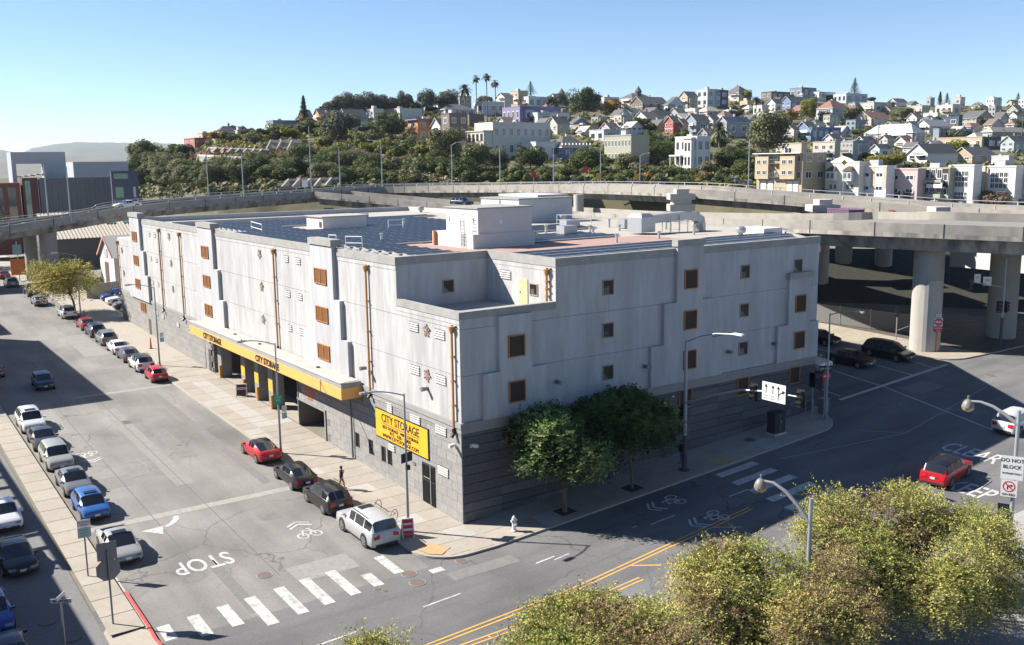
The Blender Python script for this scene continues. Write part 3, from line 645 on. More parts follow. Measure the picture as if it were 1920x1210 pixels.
# ------------------------------------------------------------------ canopy with lettering
b = MB(); b.box(-1.8, -0.17, 14.05, 51.4, 6.8, 7.2, 0); b.box(-1.62, -0.05, 14.2, 51.2, 5.95, 6.8, 1)
can = b.build('canopy', [M_CAP, mat('canopy_soffit', (0.24, 0.235, 0.23), 0.9)], SB)
MB().box(-1.84, -1.622, 14.0, 51.45, 5.95, 6.8).box(-1.622, -0.1, 14.0, 14.2, 5.95, 6.8).build('fascia', M_ORANGE, can)
MB().box(-1.5, -0.2, 14.3, 51.2, 7.2, 7.23).build('canopy_roof', M_ROOFD if False else mat('canopy_roof', (0.36, 0.345, 0.31), 0.9, 0.15, 0.8), can)
MB().box(-1.86, -1.5, 14.0, 51.46, 7.2, 7.27).build('coping', mat('canopy_coping', (0.42, 0.41, 0.39), 0.8, 0.1, 0.7), can)
for y in (20.5, 33.5, 40.1): MB().lathe([(0.16, 7.23), (0.14, 7.33)], 8, 0, (-0.8, y, 0)).build('roof_drain', M_BLACK, can)
def facade_text(s, y, z, size, m, x, sx=1.0, par=SB, bold=0.0, name='lettering'):
    me = text_mesh(s, size, m, name, 0.012, bold, sx)
    return link(name, me, par, (x, y, z), (pi/2, 0, -pi/2))
for yc in (44.0, 29.1): facade_text('CITY STORAGE', yc, 6.36, 0.80, M_BLACK, -1.858, 1.02, can, 0.028)
# bay columns with yellow bands
for i, yc in enumerate((47.8, 40.7, 37.0, 33.4)):
    g = zg(0, yc); b = MB(); b.box(-0.02, 1.05, yc-0.55, yc+0.55, g-0.3, 5.25, 0)
    for k in range(7): b.box(-0.03, 1.06, yc-0.56, yc+0.56, g+0.1+k*0.64, g+0.1+k*0.64+0.6, 0)
    c = b.build('bay_column', M_BLOCK[1], SB)
    MB().tube([(-0.14, yc-0.42, g), (-0.14, yc-0.42, g+1.45)], 0.13, 8).build('bollard', mat('bollard_yellow', (0.68, 0.33, 0.03), 0.6), c)
    if i: MB().box(-0.045, -0.03, yc-0.5, yc+0.5, g+1.75, g+2.75).build('warning_plate', M_SIGNY, c)
b = MB(); b.box(-0.055, 0.02, 50.4, 51.3, zg(0, 50.8), zg(0, 50.8)+2.5); b.build('door', mat('dark_door', (0.06, 0.05, 0.05), 0.6), SB)
b = MB(); b.box(-0.055, 0.02, 74.0, 75.1, zg(0, 74.5), 4.35); b.build('door', MATS['dark_door'], SB)
b = MB()
for z in (0.55, 0.95): b.tube([(2.0, 28.0, zg(0, 28)+z), (2.0, 31.0, zg(0, 31)+z)], 0.05, 6)
for y in (28.0, 29.5, 31.0): b.tube([(2.0, y, zg(0, y)), (2.0, y, zg(0, y)+0.95)], 0.05, 6)
b.build('bay_railing', mat('railing_wood', (0.34, 0.22, 0.10), 0.7), SB)
facade_text('BASEMENT', 24.2, 4.4, 0.62, mat('red_lettering', (0.62, 0.17, 0.07), 0.6), -0.06, 0.9, SB, 0.01)
facade_text('PARK', 24.15, 3.84, 0.5, MATS['red_lettering'], -0.06, 0.9, SB, 0.01)
# yellow billboard
b = MB(); b.box(-0.11, -0.045, 4.14, 11.95, 3.42, 5.62, 1); bill = b.build('billboard', [M_SIGNY, M_BLACK], SB)
MB().box(-0.125, -0.11, 4.22, 11.87, 3.5, 5.54).build('panel', M_SIGNY, bill)
facade_text('CITY STORAGE', 8.15, 5.02, 0.86, M_BLACK, -0.14, 0.95, bill, 0.0)
MB().box(-0.132, -0.125, 5.45, 10.85, 4.60, 4.655).build('underline', M_REDL, bill)
facade_text('SELF STORAGE \u00b7 WINE STORAGE', 8.15, 4.38, 0.33, M_BLACK, -0.14, 1.1, bill, -0.002)
facade_text('415 \u00b7 436 \u00b7 9900', 8.15, 4.08, 0.38, M_BLACK, -0.14, 1.25, bill, -0.002)
facade_text('WWW.CITYSTORAGE.COM', 8.15, 3.74, 0.38, M_BLACK, -0.14, 1.13, bill, -0.002)
b = MB(); b.box(4.95, 8.75, -0.1, -0.046, 3.4, 5.3); o = b.build('billboard', M_SIGNY, SB)
me = text_mesh('CITY STORAGE', 0.46, M_BLACK, 'lettering', 0.012); link('lettering', me, o, (6.85, -0.115, 4.75), (pi/2, 0, 0))
# iron gate door, slit windows, conduit
b = MB(); b.box(-0.06, 0.0, 3.42, 5.18, 0.15, 3.12, 1)
for i in range(15): y = 3.5+i*0.115; b.box(-0.10, -0.07, y, y+0.03, 0.2, 3.05, 0)
for z in (0.2, 1.9, 3.02): b.box(-0.11, -0.065, 3.45, 5.15, z, z+0.06, 0)
gate = b.build('gate', [M_IRON, M_DARK], SB); MB().box(-0.13, -0.11, 3.95, 4.02, 0.2, 3.1).build('bar', M_GALV, gate); MB().box(-0.13, -0.11, 3.95, 4.9, 2.1, 2.16).build('bar', M_GALV, gate)
for yc, zc in ((15.3, 2.28), (13.0, 2.26), (10.95, 2.2), (9.98, 2.2)):
    b = MB(); b.box(-0.055, 0, yc-0.28, yc+0.28, zc-0.55, zc+0.55, 1); b.box(-0.09, -0.055, yc-0.3, yc-0.22, zc-0.57, zc+0.57, 0); b.box(-0.09, -0.055, yc+0.22, yc+0.3, zc-0.57, zc+0.57, 0)
    for k in range(3): b.box(-0.085, -0.055, yc-0.14+k*0.12, yc-0.12+k*0.12, zc-0.55, zc+0.55, 0)
    b.build('window', [M_IRON, M_GLASS], SB)
MB().tube([(-0.09, 16.22, 0.4), (-0.09, 16.22, 6.0)], 0.05, 6).build('conduit', M_STEEL, SB)
MB().box(-0.09, -0.04, 27.0-20.9, 6.5, 2.55, 2.75).build('wall_lamp', M_STEEL, SB)
# ------------------------------------------------------------------ roof: solar rows, plant, railings
RZ = 16.36
MB().box(8.6, 31, 10.2, 15.2, RZ, RZ+0.02).build('roof_walk', M_REDROOF, SB); MB().box(18.4, 31, 15.2, 17.0, RZ, RZ+0.02).build('roof_walk', M_REDROOF, SB); MB().box(8.6, 11, 15.2, 25.0, RZ, RZ+0.02).build('roof_walk', M_REDROOF, SB)
for i_, (x_, y_) in enumerate(((28.0, 20.5), (30.5, 24), (26.5, 26.0), (35.5, 14.5), (34, 23.5), (29.5, 13.0), (24, 12.5), (36.5, 28), (20.5, 44.5), (23, 49), (9.2, 28.0), (38.6, 21.5), (33.2, 31))): MB().lathe([(0.12, RZ), (0.12, RZ+0.5+0.1*(i_ % 4)), (0.2, RZ+0.52+0.1*(i_ % 4)), (0.2, RZ+0.62+0.1*(i_ % 4))], 8, 0, (x_, y_, 0)).build('vent_pipe', M_PFRAME, SB)
for x_, y_, l_ in ((25.5, 21.8, 1.6), (36.2, 25.2, 2.2), (31.0, 28.4, 1.8)): MB().box(x_, x_+l_, y_, y_+1.2, RZ+0.1, RZ+0.95).build('condenser', M_GALV, SB)
pan = MB(); pw, pdp = 2.0, 1.05; tl = radians(5)
dy = pdp*cos(tl); dz = pdp*sin(tl)
pan.add([(-pw/2, 0, 0.16), (pw/2, 0, 0.16), (pw/2, dy, 0.16+dz), (-pw/2, dy, 0.16+dz)], [(0, 1, 2, 3)], 1)
c = 0.022
e_ = 0.13; k_ = dz/dy; pan.add([(-pw/2+c, e_, 0.166+e_*k_), (pw/2-c, e_, 0.166+e_*k_), (pw/2-c, dy-0.06, 0.166+(dy-0.06)*k_), (-pw/2+c, dy-0.06, 0.166+(dy-0.06)*k_)], [(0, 1, 2, 3)], 0)
pan.add([(-pw/2, 0, 0.08), (pw/2, 0, 0.08), (pw/2, 0, 0.16), (-pw/2, 0, 0.16)], [(0, 1, 2, 3)], 1)
pan.add([(-pw/2, dy, 0.16+dz), (pw/2, dy, 0.16+dz), (pw/2, dy+0.25, 0.02), (-pw/2, dy+0.25, 0.02)], [(3, 2, 1, 0)], 1)
pan.add([(-pw/2, 0, 0.1), (-pw/2, dy, 0.16+dz), (-pw/2, dy+0.2, 0.02), (-pw/2, 0, 0.02)], [(0, 1, 2, 3)], 1)
pme = pan.mesh('solar_panel', [M_PANEL, M_PFRAME])
rows = []; y = 1.1
while y < 64:
    for i in range(20):
        x = 3.0+i*2.02
        if x > 35.2+min(8.5, y*0.7): continue
        if y < 9.6 and x < 9.4: continue
        if 24 < x and y > 7.5 and y < 26 and x > 24: 
            if y > 9: continue
        if 9.0 < x and 9.6 < y < 23.2: 
            if not (x > 22 and False): continue
        if 10.5 < x < 19 and 45.8 < y < 55: continue
        if y < 24 and x < 3.0+(24-y)*0.02: continue
        if x > 30 and 34 < y < 60: continue
        if x > 34 and y > 26: continue
        if x < 4 and y > 47: continue
        if x > 31 and y < 4 and False: continue
        rows.append((x, y))
    y += 1.75
for y in (24.8-1.5, 21.5):
    pass
for yy in (17.2, 18.8, 20.4, 22.0):
    for i in range(5): rows.append((19.5+i*2.02, yy+0.0))
rows.sort(key=lambda p: (p[0]-CX)**2+(p[1]-CY)**2)
for (x, y) in rows[:300]: link('solar_panel', pme, SB, (x, y, RZ))
rest = MB()
for (x, y) in rows[300:]:
    o0 = len(rest.v); rest.v += [(px+x, py+y, pz+RZ) for px, py, pz in pan.v]; rest.f += [tuple(i+o0 for i in f) for f in pan.f]; rest.m += pan.m
o = rest.build('solar_panel_field', [M_PANEL, M_PFRAME], SB); o['kind'] = 'stuff'
M_BULK = mat('bulkhead_stucco', (0.50, 0.485, 0.475), 0.9, 0.05, 0.6)
# stair and lift bulkhead
bk = MB().box(11.3, 17.6, 15.8, 22.4, RZ, 17.55).build('bulkhead', M_BULK, SB)
MB().box(11.9, 17.4, 15.95, 21.0, 17.55, 19.62).build('lift_tower', M_BULK, bk); MB().box(11.8, 17.5, 15.87, 21.1, 19.62, 19.72).build('roof', M_CAP, bk)
lad = MB()
for s in (0, 0.5): lad.tube([(11.2, 17.0+s, RZ+0.1), (11.2, 17.0+s, 18.7)], 0.04, 6)
for k in range(10): lad.tube([(11.2, 17.0, RZ+0.4+k*0.3), (11.2, 17.5, RZ+0.4+k*0.3)], 0.025, 5)
lad.build('ladder', M_STEEL, bk); MB().tube([(11.15, 21.8, RZ), (11.15, 21.8, 17.6)], 0.14, 8).build('standpipe', mat('pipe_orange', (0.62, 0.22, 0.05), 0.6), bk)
for y in (16.6, 20.4): MB().box(11.84, 11.9, y, y+0.3, 18.5, 18.9).build('wall_light', M_WHITEM, bk)
MB().box(14.0, 14.3, 15.88, 15.95, 18.3, 18.65).build('wall_light', M_WHITEM, bk)
h2 = MB().box(12.2, 17.5, 47.6, 52.0, RZ, 17.7).build('roof_hatch_house', M_BULK, SB); MB().box(12.0, 17.7, 47.4, 52.2, 17.7, 17.8).build('roof', M_ROOF, h2)
MB().box(12.15, 12.2, 47.9, 48.5, 16.6, 17.2).build('vent', M_DARK, h2)
h3 = MB().box(33.6, 41.5, 40.6, 48.6, RZ, 19.1).build('rear_bulkhead', mat('bulkhead_blue', (0.45, 0.46, 0.47), 0.9, 0.06, 0.7), SB); MB().box(33.5, 41.6, 40.5, 48.7, 19.1, 19.25).build('roof', M_CAP, h3)
MB().box(37.5, 42.2, 42.2, 50.5, 19.25, 19.5).build('upper_tier', MATS['bulkhead_blue'], h3)
MB().tube([(33.5, 40.5+4.0, RZ), (33.5, 44.5, 19.0)], 0.07, 6).build('drain', M_WHITEM, h3)
# air handling duct
du = MB(); du.box(31.6, 33.4, 17.6, 19.6, RZ+0.2, 18.0); du.add([(31.6, 17.6, 18.0), (33.4, 17.6, 18.0), (33.4, 19.6, 18.0), (31.6, 19.6, 18.0), (31.9, 18.0, 18.35), (33.1, 18.0, 18.35), (33.1, 19.2, 18.35), (31.9, 19.2, 18.35)], [(0, 1, 5, 4), (1, 2, 6, 5), (2, 3, 7, 6), (3, 0, 4, 7), (4, 5, 6, 7)])
ah = du.build('duct_unit', M_GALV, SB)
def duct(pts, w, h, name):
    b = MB(); P = [Vector(p) for p in pts]; vs = []
    for i, p in enumerate(P):
        t = (P[min(i+1, len(P)-1)]-P[max(0, i-1)]).normalized(); s = Vector((0, 0, 1)).cross(t)
        s = s.normalized() if s.length > 0.1 else Vector((-0.4, 0.9, 0)).normalized()
        u = t.cross(s)
        vs += [p+s*w/2+u*h/2, p-s*w/2+u*h/2, p-s*w/2-u*h/2, p+s*w/2-u*h/2]
    b.add(vs, [(i*4+k, i*4+(k+1) % 4, i*4+4+(k+1) % 4, i*4+4+k) for i in range(len(P)-1) for k in range(4)]); return b.build(name, M_GALV, ah)
duct([(32.6, 18.6, 17.6), (34.0, 18.6, 17.75), (35.0, 18.5, 17.8), (37.5, 18.1, 17.95), (38.9, 17.9, 17.85), (39.5, 17.8, 17.5), (39.6, 17.8, 17.0), (39.6, 17.8, RZ)], 1.1, 0.8, 'duct')
for x in (35.4, 36.6, 37.8):
    st = MB(); st.tube([(x, 17.6, RZ), (x, 17.6, 18.0)], 0.035, 5); st.tube([(x, 18.7, RZ), (x, 18.7, 18.0)], 0.035, 5); st.tube([(x, 17.6, 17.4), (x, 18.7, 17.4)], 0.035, 5)
    st.build('duct_support', M_STEEL, ah)
def turbine(x, y):
    b = MB(); b.lathe([(0.22, 0), (0.22, 0.25), (0.42, 0.3), (0.52, 0.55), (0.45, 0.8), (0.2, 0.92), (0.02, 0.94)], 14); return b.build('turbine_vent', M_GALV, SB, True, loc=(x, y, RZ))
for x, y in ((37.2, 10.2), (38.4, 38.6), (37.4, 62.4), (39, 73)): turbine(x, y)
MB().box(39.0, 41.6, 9.0, 12.2, RZ, 17.0).build('skylight', M_WHITEM, SB)
def rail(x, y, rz, L=1.6):
    b = MB()
    for s in (0, L): b.tube([(s, 0, 0), (s, 0, 1.05)], 0.04, 6)
    for z in (0.5, 1.05): b.tube([(0, 0, z), (L, 0, z)], 0.04, 6)
    o = b.build('roof_railing', M_WHITEM, SB, loc=(x, y, RZ)); o.rotation_euler = (0, 0, rz)
rail(17.4, 42.2, -0.3); rail(3.6, 23.7, -1.0); rail(3.2, 26.2, -1.1, 0.8); rail(4.5, 45.5, 1.4, 6.0); rail(36, 36.5, -0.9, 4)
for i in range(6): MB().box(2.2, 3.0, 15.0+i*1.55, 15.4+i*1.55, RZ, RZ+0.22).build('ballast_pan', M_PFRAME, SB)
MB().box(2.2, 40, 8.8, 9.2, RZ, RZ+0.12).build('conduit_run', M_PFRAME, SB); MB().box(8.3, 31, 8.0, 8.25, RZ, RZ+0.1).build('conduit_run', M_STEEL, SB)
# ================================================================== elevated roads
def smooth_path(pts, n=6):
    P = [Vector(p) for p in pts]; out = []
    for i in range(len(P)-1):
        p0 = P[max(i-1, 0)]; p1 = P[i]; p2 = P[i+1]; p3 = P[min(i+2, len(P)-1)]
        for k in range(n):
            t = k/n; out.append(0.5*((2*p1)+(p2-p0)*t+(2*p0-5*p1+4*p2-p3)*t*t+(3*p1-p0-3*p2+p3)*t**3))
    out.append(P[-1]); return out
def offset_path(P, d):
    out = []
    for i, p in enumerate(P):
        t = P[min(i+1, len(P)-1)]-P[max(i-1, 0)]; t.z = 0; t.normalize(); n = Vector((-t.y, t.x, 0))
        out.append(p+n*(d[i] if isinstance(d, list) else d))
    return out
def strip(b, A, B, mi=0):
    o = len(b.v); n = len(A)
    b.add([q for a, c in zip(A, B) for q in (a, c)], [(2*i, 2*i+1, 2*i+3, 2*i+2) for i in range(n-1)], mi)
def down(P, dz): return [p+Vector((0, 0, -dz)) for p in P]
def viaduct(name, label, pts, width, girder=2.0, bar_h=0.95, rail=True):
    """pts: near edge of the barrier top, running left to right as seen from the street corner; the deck lies to its left"""
    P = smooth_path(pts); n = len(P)
    W = [width(i/(n-1)) if callable(width) else width[0]+(width[1]-width[0])*i/(n-1) for i in range(n)]
    t = thing(name, label, 'viaduct', tuple(P[0]))
    t.location = (0, 0, 0)
    far = offset_path(P, W)
    b = MB()
    zt = down(P, bar_h); zf = down(far, bar_h)
    strip(b, zt, zf, 0); b.build('road_surface', M_DECKROAD, t)
    # slab edge and box girder
    b = MB(); e1 = down(P, bar_h+0.45); f1 = down(far, bar_h+0.45)
    strip(b, e1, zt); strip(b, zf, f1)
    g0 = offset_path(down(P, bar_h+0.45), 0.9); g1 = offset_path(down(P, bar_h+girder), 1.5)
    h0 = offset_path(down(far, bar_h+0.45), -0.9); h1 = offset_path(down(far, bar_h+girder), -1.5)
    strip(b, g0, e1); strip(b, g1, g0); strip(b, h1, g1); strip(b, h0, h1); strip(b, f1, h0)
    b.build('girder', M_CONC, t)
    for side, Q, sg in (('near', P, 1), ('far', far, -1)):
        inn = offset_path(Q, 0.3*sg); b = MB()
        lowo = down(Q, bar_h+0.02); lowi = down(inn, bar_h-0.01); kr = down(offset_path(Q, 0.02*sg), bar_h)
        mid = down(Q, 0.15)
        strip(b, lowo, Q); strip(b, Q, inn); strip(b, inn, lowi); bo_ = b.build('barrier', M_CONC2, t)
        Lj = 0.0; lj = 0.0
        for i in range(2, n-1):
            Lj += (Q[i]-Q[i-1]).length
            if Lj-lj > 6.0:
                lj = Lj; tt = (Q[i+1]-Q[i-1]).normalized(); nn_ = Vector((-tt.y, tt.x, 0))*sg; c_ = Q[i]; j_ = MB()
                q0 = c_-nn_*0.012; j_.quad(q0-tt*0.06+Vector((0, 0, -bar_h-0.4)), q0+tt*0.06+Vector((0, 0, -bar_h-0.4)), q0+tt*0.06, q0-tt*0.06); j_.quad(q0-tt*0.06, q0+tt*0.06, q0+tt*0.06+nn_*0.33+Vector((0, 0, 0.004)), q0-tt*0.06+nn_*0.33+Vector((0, 0, 0.004))); j_.build('expansion_joint', M_DARK, bo_)
        if not rail: continue
        # steel hand rail and posts
        r = MB(); rl = down(offset_path(Q, 0.15*sg), -0.42); r.tube(rl, 0.055, 5)
        r.build('rail', M_GALV, t)
        L = 0.0; last = -9
        posts = MB()
        for i in range(1, n):
            seg = (Q[i]-Q[i-1]).length; L += seg
            if L-last >= 4.0:
                last = L; c = rl[i]; posts.box(c.x-0.08, c.x+0.08, c.y-0.08, c.y+0.08, c.z-0.5, c.z+0.06)
        po = posts.build('rail_posts', M_COLM, t); po['kind'] = 'stuff'
    return t, P, far
def P3(px, py, D): return tuple(at(px, py, D))
vA, PA, FA = viaduct('curved_viaduct', 'long concrete viaduct curving behind the storage building from left to right', [P3(-260, 462, 150), P3(-120, 441, 155), P3(0, 425, 160), P3(100, 410, 165), P3(200, 393.5, 168), P3(300, 381, 174), P3(400, 372.5, 182), P3(480, 366.5, 190), P3(560, 361, 200), P3(640, 354.5, 208), P3(720, 350.5, 213), P3(850, 349, 203), P3(1000, 347.5, 183), P3(1140, 349, 165), P3(1270, 353, 150), P3(1400, 361.5, 142), P3(1540, 372, 135), P3(1650, 380, 129), P3(1760, 388, 124), P3(1920, 395, 116), P3(2080, 402, 108)], (12.5, 11.0), 1.5)
vB, PB, FB = viaduct('near_viaduct', 'concrete viaduct with stained girder on big round columns at right', [P3(590, 359.5, 202), P3(640, 364, 199), P3(720, 371, 195), P3(800, 379, 190), P3(900, 387, 182), P3(1052, 395, 162), P3(1175, 403, 140), P3(1315, 409, 118), P3(1430, 411.5, 108), P3(1540, 414, 101), P3(1700, 419, 95), P3(1920, 426, 90), P3(2080, 432, 86), P3(2300, 440, 80)], (lambda u: 9.5 if u < 0.42 else 9.5+(min(u, 0.58)-0.42)/0.16*13.5), 1.8, rail=False)  # deck widened towards the right so that it shades the ground below
def column(par, x, y, r, z1, z0=None, m=M_COLM, flare=0.0):
    z0 = zg(x, y)-0.2 if z0 is None else z0; b = MB()
    prof = [(r, z0), (r, z1-1.2), (r+flare, z1)]
    b.lathe(prof, 24, 0, (x, y, 0)); return b.build('column', m, par, True)
c1 = column(vB, 59.6, 5.0, 1.42, 14.9); c2 = column(vB, 71.6, 3.4, 1.5, 14.6)
# steel crash jacket wrapped round the front of the nearest column
b = MB(); vs = []
for k in range(9):
    a = radians(180+10+k*14); rr = 1.55
    for z, q in ((3.4, 1.0), (9.6, 1.0), (10.6, 0.95), (11.0, 0.8)): vs.append((59.6+rr*cos(a)*1.0, 5.0+rr*sin(a)*1.0, z if k in range(2, 7) or z < 10 else z-0.9))
b.add(vs, [(k*4+i, k*4+4+i, k*4+5+i, k*4+1+i) for k in range(8) for i in range(3)]); b.build('jacket', M_JACKET, c1)
for (x, y, D) in ((1582, 470, 141), (1657, 475, 139)):
    p = at(x, y, D); column(vB, p.x, p.y, 1.2, 14.8)
for px, D, ytop in ((1276, 147, 358), (1541, 132.5, 378), (1757, 121.5, 392), (1085, 169, 352)):
    p = at(px, ytop+10, D); c = column(vA, p.x, p.y, 1.25 if px != 1085 else 0.9, at(px, ytop, D).z-1.2, 2.0, M_JACKET)
    if px != 1085:
        zt = at(px, ytop, D).z
        h = MB(); T = Matrix.Translation((p.x, p.y, 0)) @ Matrix.Rotation(YAW-pi/2, 4, 'Z')
        h.box(-1.9, 1.9, -2.0, 1.4, zt-3.0, zt-2.0, 0, T); h.box(-1.35, 1.35, -1.8, 1.2, zt-2.0, zt-1.3, 0, T); h.box(-1.9, 1.9, -2.0, 1.4, zt-1.3, zt-0.4, 0, T); h.box(-0.9, 0.9, -1.7, 1.0, zt-0.4, zt+0.3, 0, T)
        h.build('hammerhead', M_JACKET, c)
for px, D in ((58, 171), (92, 169), (-70, 160), (430, 192), (620, 214), (760, 222)):
    p = at(px, 470, D); r = 1.45 if px == 92 else 1.1
    zt = at(px, (433-(px/10) if px < 300 else 380), D).z
    column(vA, p.x, p.y, r, min(zt+1, 14.0), 2.0)
# graffiti covered abutment wall below the right end of the far deck
A0 = at(1786, 402, 121.5); A1 = at(2080, 410, 105)
b = MB(); b.add([(A0.x, A0.y, 9.6), (A1.x, A1.y, 9.6), (A1.x, A1.y, 16.0), (A0.x, A0.y, 16.1)], [(0, 1, 2, 3)]); dd = (Vector(A1)-Vector(A0)); dd.z = 0; dd.normalize(); nn = Vector((-dd.y, dd.x, 0))*0.8
b.add([(A0.x, A0.y, 16.1), (A1.x, A1.y, 16.0), (A1.x+nn.x, A1.y+nn.y, 16.0), (A0.x+nn.x, A0.y+nn.y, 16.1), (A0.x, A0.y, 9.6), (A0.x+nn.x, A0.y+nn.y, 9.6)], [(0, 1, 2, 3), (0, 3, 5, 4)])
ab = b.build('abutment_wall', mat('abutment_pale', (0.48, 0.48, 0.47), 0.9, 0.06, 0.5), vA)
rg = random.Random(5); g = MB()
for i in range(26):
    u = rg.uniform(0.5, 9.5); z = rg.uniform(13.4, 15.6); w_ = rg.uniform(0.3, 0.8)
    c = Vector((A0.x, A0.y, z))+dd*u-nn*0.02*(1+i*0.05); pts = []
    for k in range(9): a = 2*pi*k/9; pts.append(c+dd*(w_*cos(a)*rg.uniform(.7, 1.2))+Vector((0, 0, w_*0.8*sin(a)*rg.uniform(.7, 1.2))))
    g.add(pts, [tuple(range(9))], i % 3)
g.build('graffiti', [mat('graffiti_white', (0.65, 0.66, 0.66), 0.8), mat('graffiti_blue', (0.36, 0.55, 0.62), 0.8), mat('graffiti_grey', (0.40, 0.42, 0.46), 0.8)], ab)
# earth bank under the decks, steepened and coloured near black for the shade there, and shipping containers between the two viaducts
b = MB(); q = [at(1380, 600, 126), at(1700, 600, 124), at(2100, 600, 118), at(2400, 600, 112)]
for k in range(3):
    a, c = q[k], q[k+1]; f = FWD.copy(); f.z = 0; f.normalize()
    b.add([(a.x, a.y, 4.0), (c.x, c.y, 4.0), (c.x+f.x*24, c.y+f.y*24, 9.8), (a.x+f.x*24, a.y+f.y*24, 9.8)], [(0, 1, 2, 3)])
tag(b.build('embankment', mat('bank_shaded', (0.020, 0.021, 0.014), 0.95, 0.4, 1.2, 0.4)), kind='structure')
M_CORR = {}
def container(px, py, D, rz, L, col, label, h=2.6):
    p = at(px, py, D); t = thing('shipping_container', label, 'container', (p.x, p.y, p.z), rz, 'containers stored under the viaducts')
    m = mat('container_%d' % int(col[0]*1000+col[2]*77), col, 0.6, 0.1, 1.0); b = MB()
    n = int(L/0.3)
    for i in range(n): b.box(-L/2+i*L/n, -L/2+(i+0.5)*L/n, -1.22, 1.22, 0.1, h-0.1); b.box(-L/2+(i+0.5)*L/n, -L/2+(i+1)*L/n, -1.18, 1.18, 0.1, h-0.1)
    b.build('shell', m, t); f = MB()
    for z in (0, h-0.12):
        for y in (-1.25, 1.13): f.box(-L/2-0.05, L/2+0.05, y, y+0.12, z, z+0.12)
    f.build('frame', m, t)
container(1584, 428, 127, 0.6+pi/2-0.9, 4.5, (0.13, 0.08, 0.13), 'purple container beside the white hammerhead column')
container(1660, 428, 131, pi/2-0.3, 5.5, (0.22, 0.045, 0.05), 'dark red container left of the graffiti wall')
container(1726, 430, 123, pi/2-0.3, 4.5, (0.4, 0.13, 0.06), 'small orange container next to the graffiti wall', 1.6)

# ================================================================== chain link fence under the viaduct
f = thing('chain_link_fence', 'chain-link fence with dark screening below the near viaduct', 'fence', (0, 0, 0))
F = [Vector((61.2, 30, 0)), Vector((61.8, 21, 0)), Vector((63.4, 14, 0)), Vector((64.6, 9.2, 0))]
M_MESH = mat('fence_screen', (0.16, 0.16, 0.155), 0.8, 0.15, 6.0)
for a, c in zip(F[:-1], F[1:]):
    L = (c-a).length; k = max(1, int(L/3)); d = (c-a)/k
    for i in range(k):
        p = a+d*i; q = p+d; zp, zq = zg(p.x, p.y)+KH, zg(q.x, q.y)+KH; b = MB()
        b.quad((p.x, p.y, zp+0.05), (q.x, q.y, zq+0.05), (q.x, q.y, zq+2.1), (p.x, p.y, zp+2.1)); b.build('mesh_panel', M_MESH, f)
        MB().tube([(p.x, p.y, zp), (p.x, p.y, zp+2.3)], 0.05, 6).build('post', M_GALV, f)
    zp, zq = zg(a.x, a.y)+KH+2.15, zg(c.x, c.y)+KH+2.15
    MB().tube([(a.x, a.y, zp), (c.x, c.y, zq)], 0.035, 5).build('top_rail', M_GALV, f)

# ================================================================== buildings at the left, behind the viaduct
def ext(pl, pc, pr, yt, yb, D, dl=9.0, dr=9.0):
    C = at(pc, yb, D); z1 = at(pc, yt, D).z
    wl = on_x(pl, yb, C.x).y-C.y if pl < pc-0.5 else dl
    wr = on_y(pr, yb, C.y).x-C.x if pr > pc+0.5 else dr
    return C.x, C.y, C.z, abs(wl), abs(wr), z1
def pane_box(par, x0, x1, y0, y1, z0, z1, m, name): return MB().box(x0, x1, y0, y1, z0, z1).build(name, m, par)
mb = thing('modern_office', 'modern office of white frame and slate blue walls behind the left viaduct', 'building', (0, 0, 0))
def blk(name, pl, pc, pr, yt, yb, D, m, dl=9, dr=9, down_=12):
    x, y, z, wl, wr, z1 = ext(pl, pc, pr, yt, yb, D, dl, dr); return MB().box(x, x+wr, y, y+wl, z-down_, z1).build(name, m, mb), (x, y, z, wl, wr, z1)
M_SLATE = mat('slate_cladding', (0.10, 0.115, 0.13), 0.7, 0.05, 1.0); M_NAVY = mat('navy_cladding', (0.045, 0.055, 0.09), 0.6); M_MAROON = mat('maroon_cladding', (0.10, 0.03, 0.035), 0.7); M_WPAN = mat('white_cladding', (0.34, 0.36, 0.39), 0.6)
_, w1 = blk('slate_wing', 75, 78, 212, 334, 385, 214, M_SLATE); _, w2 = blk('navy_block', 211, 213, 263, 321, 388, 208, M_NAVY)
_, w3 = blk('maroon_bay', 43, 47, 76, 334, 400, 213, M_MAROON); _, w5 = blk('rear_wing', 118, 140, 243, 304, 345, 240, M_WPAN)
x, y, z, wl, wr, z1 = ext(18, 24, 126, 285.5, 335, 216)
fr = MB().box(x, x+0.9, y, y+6, z-14, z1).box(x+0.9, x+wr, y, y+6, z1-2.6, z1).box(x+wr*0.62, x+wr, y, y+6, z, z1-2.6).build('white_frame', M_WPAN, mb)
for i in range(6): MB().box(x+1.5+i*1.3, x+2.0+i*1.3, y-0.3, y+7, z+0.2+i*0.15, z+0.45+i*0.15).build('sunshade', M_WPAN, mb)
x, y, z, wl, wr, z1 = w1
for i in range(22): MB().box(x+1+i*wr/23, x+1.06+i*wr/23, y-0.05, y, z-8, z1-0.3).build('cladding_rib', M_NAVY if i % 3 else M_SLATE, mb)
x, y, z, wl, wr, z1 = w2
M_GREEN = mat('green_glass', (0.10, 0.20, 0.15), 0.12, 0.2, 2.0, spec=0.8)
for (u0, u1, v0, v1, m) in ((0.12, 0.42, 0.25, 0.55, M_GREEN), (0.78, 0.88, 0.25, 0.55, M_WPAN), (0.1, 0.62, 0.78, 0.93, M_GREEN)):
    h = z1-z; MB().box(x+wr*u0, x+wr*u1, y-0.06, y, z+h*v0, z+h*v1).build('window', m, mb)
x, y, z, wl, wr, z1 = w3; MB().box(x+wr*0.15, x+wr*0.5, y-0.06, y, z-3, z1-0.6).build('window', M_GREEN, mb)
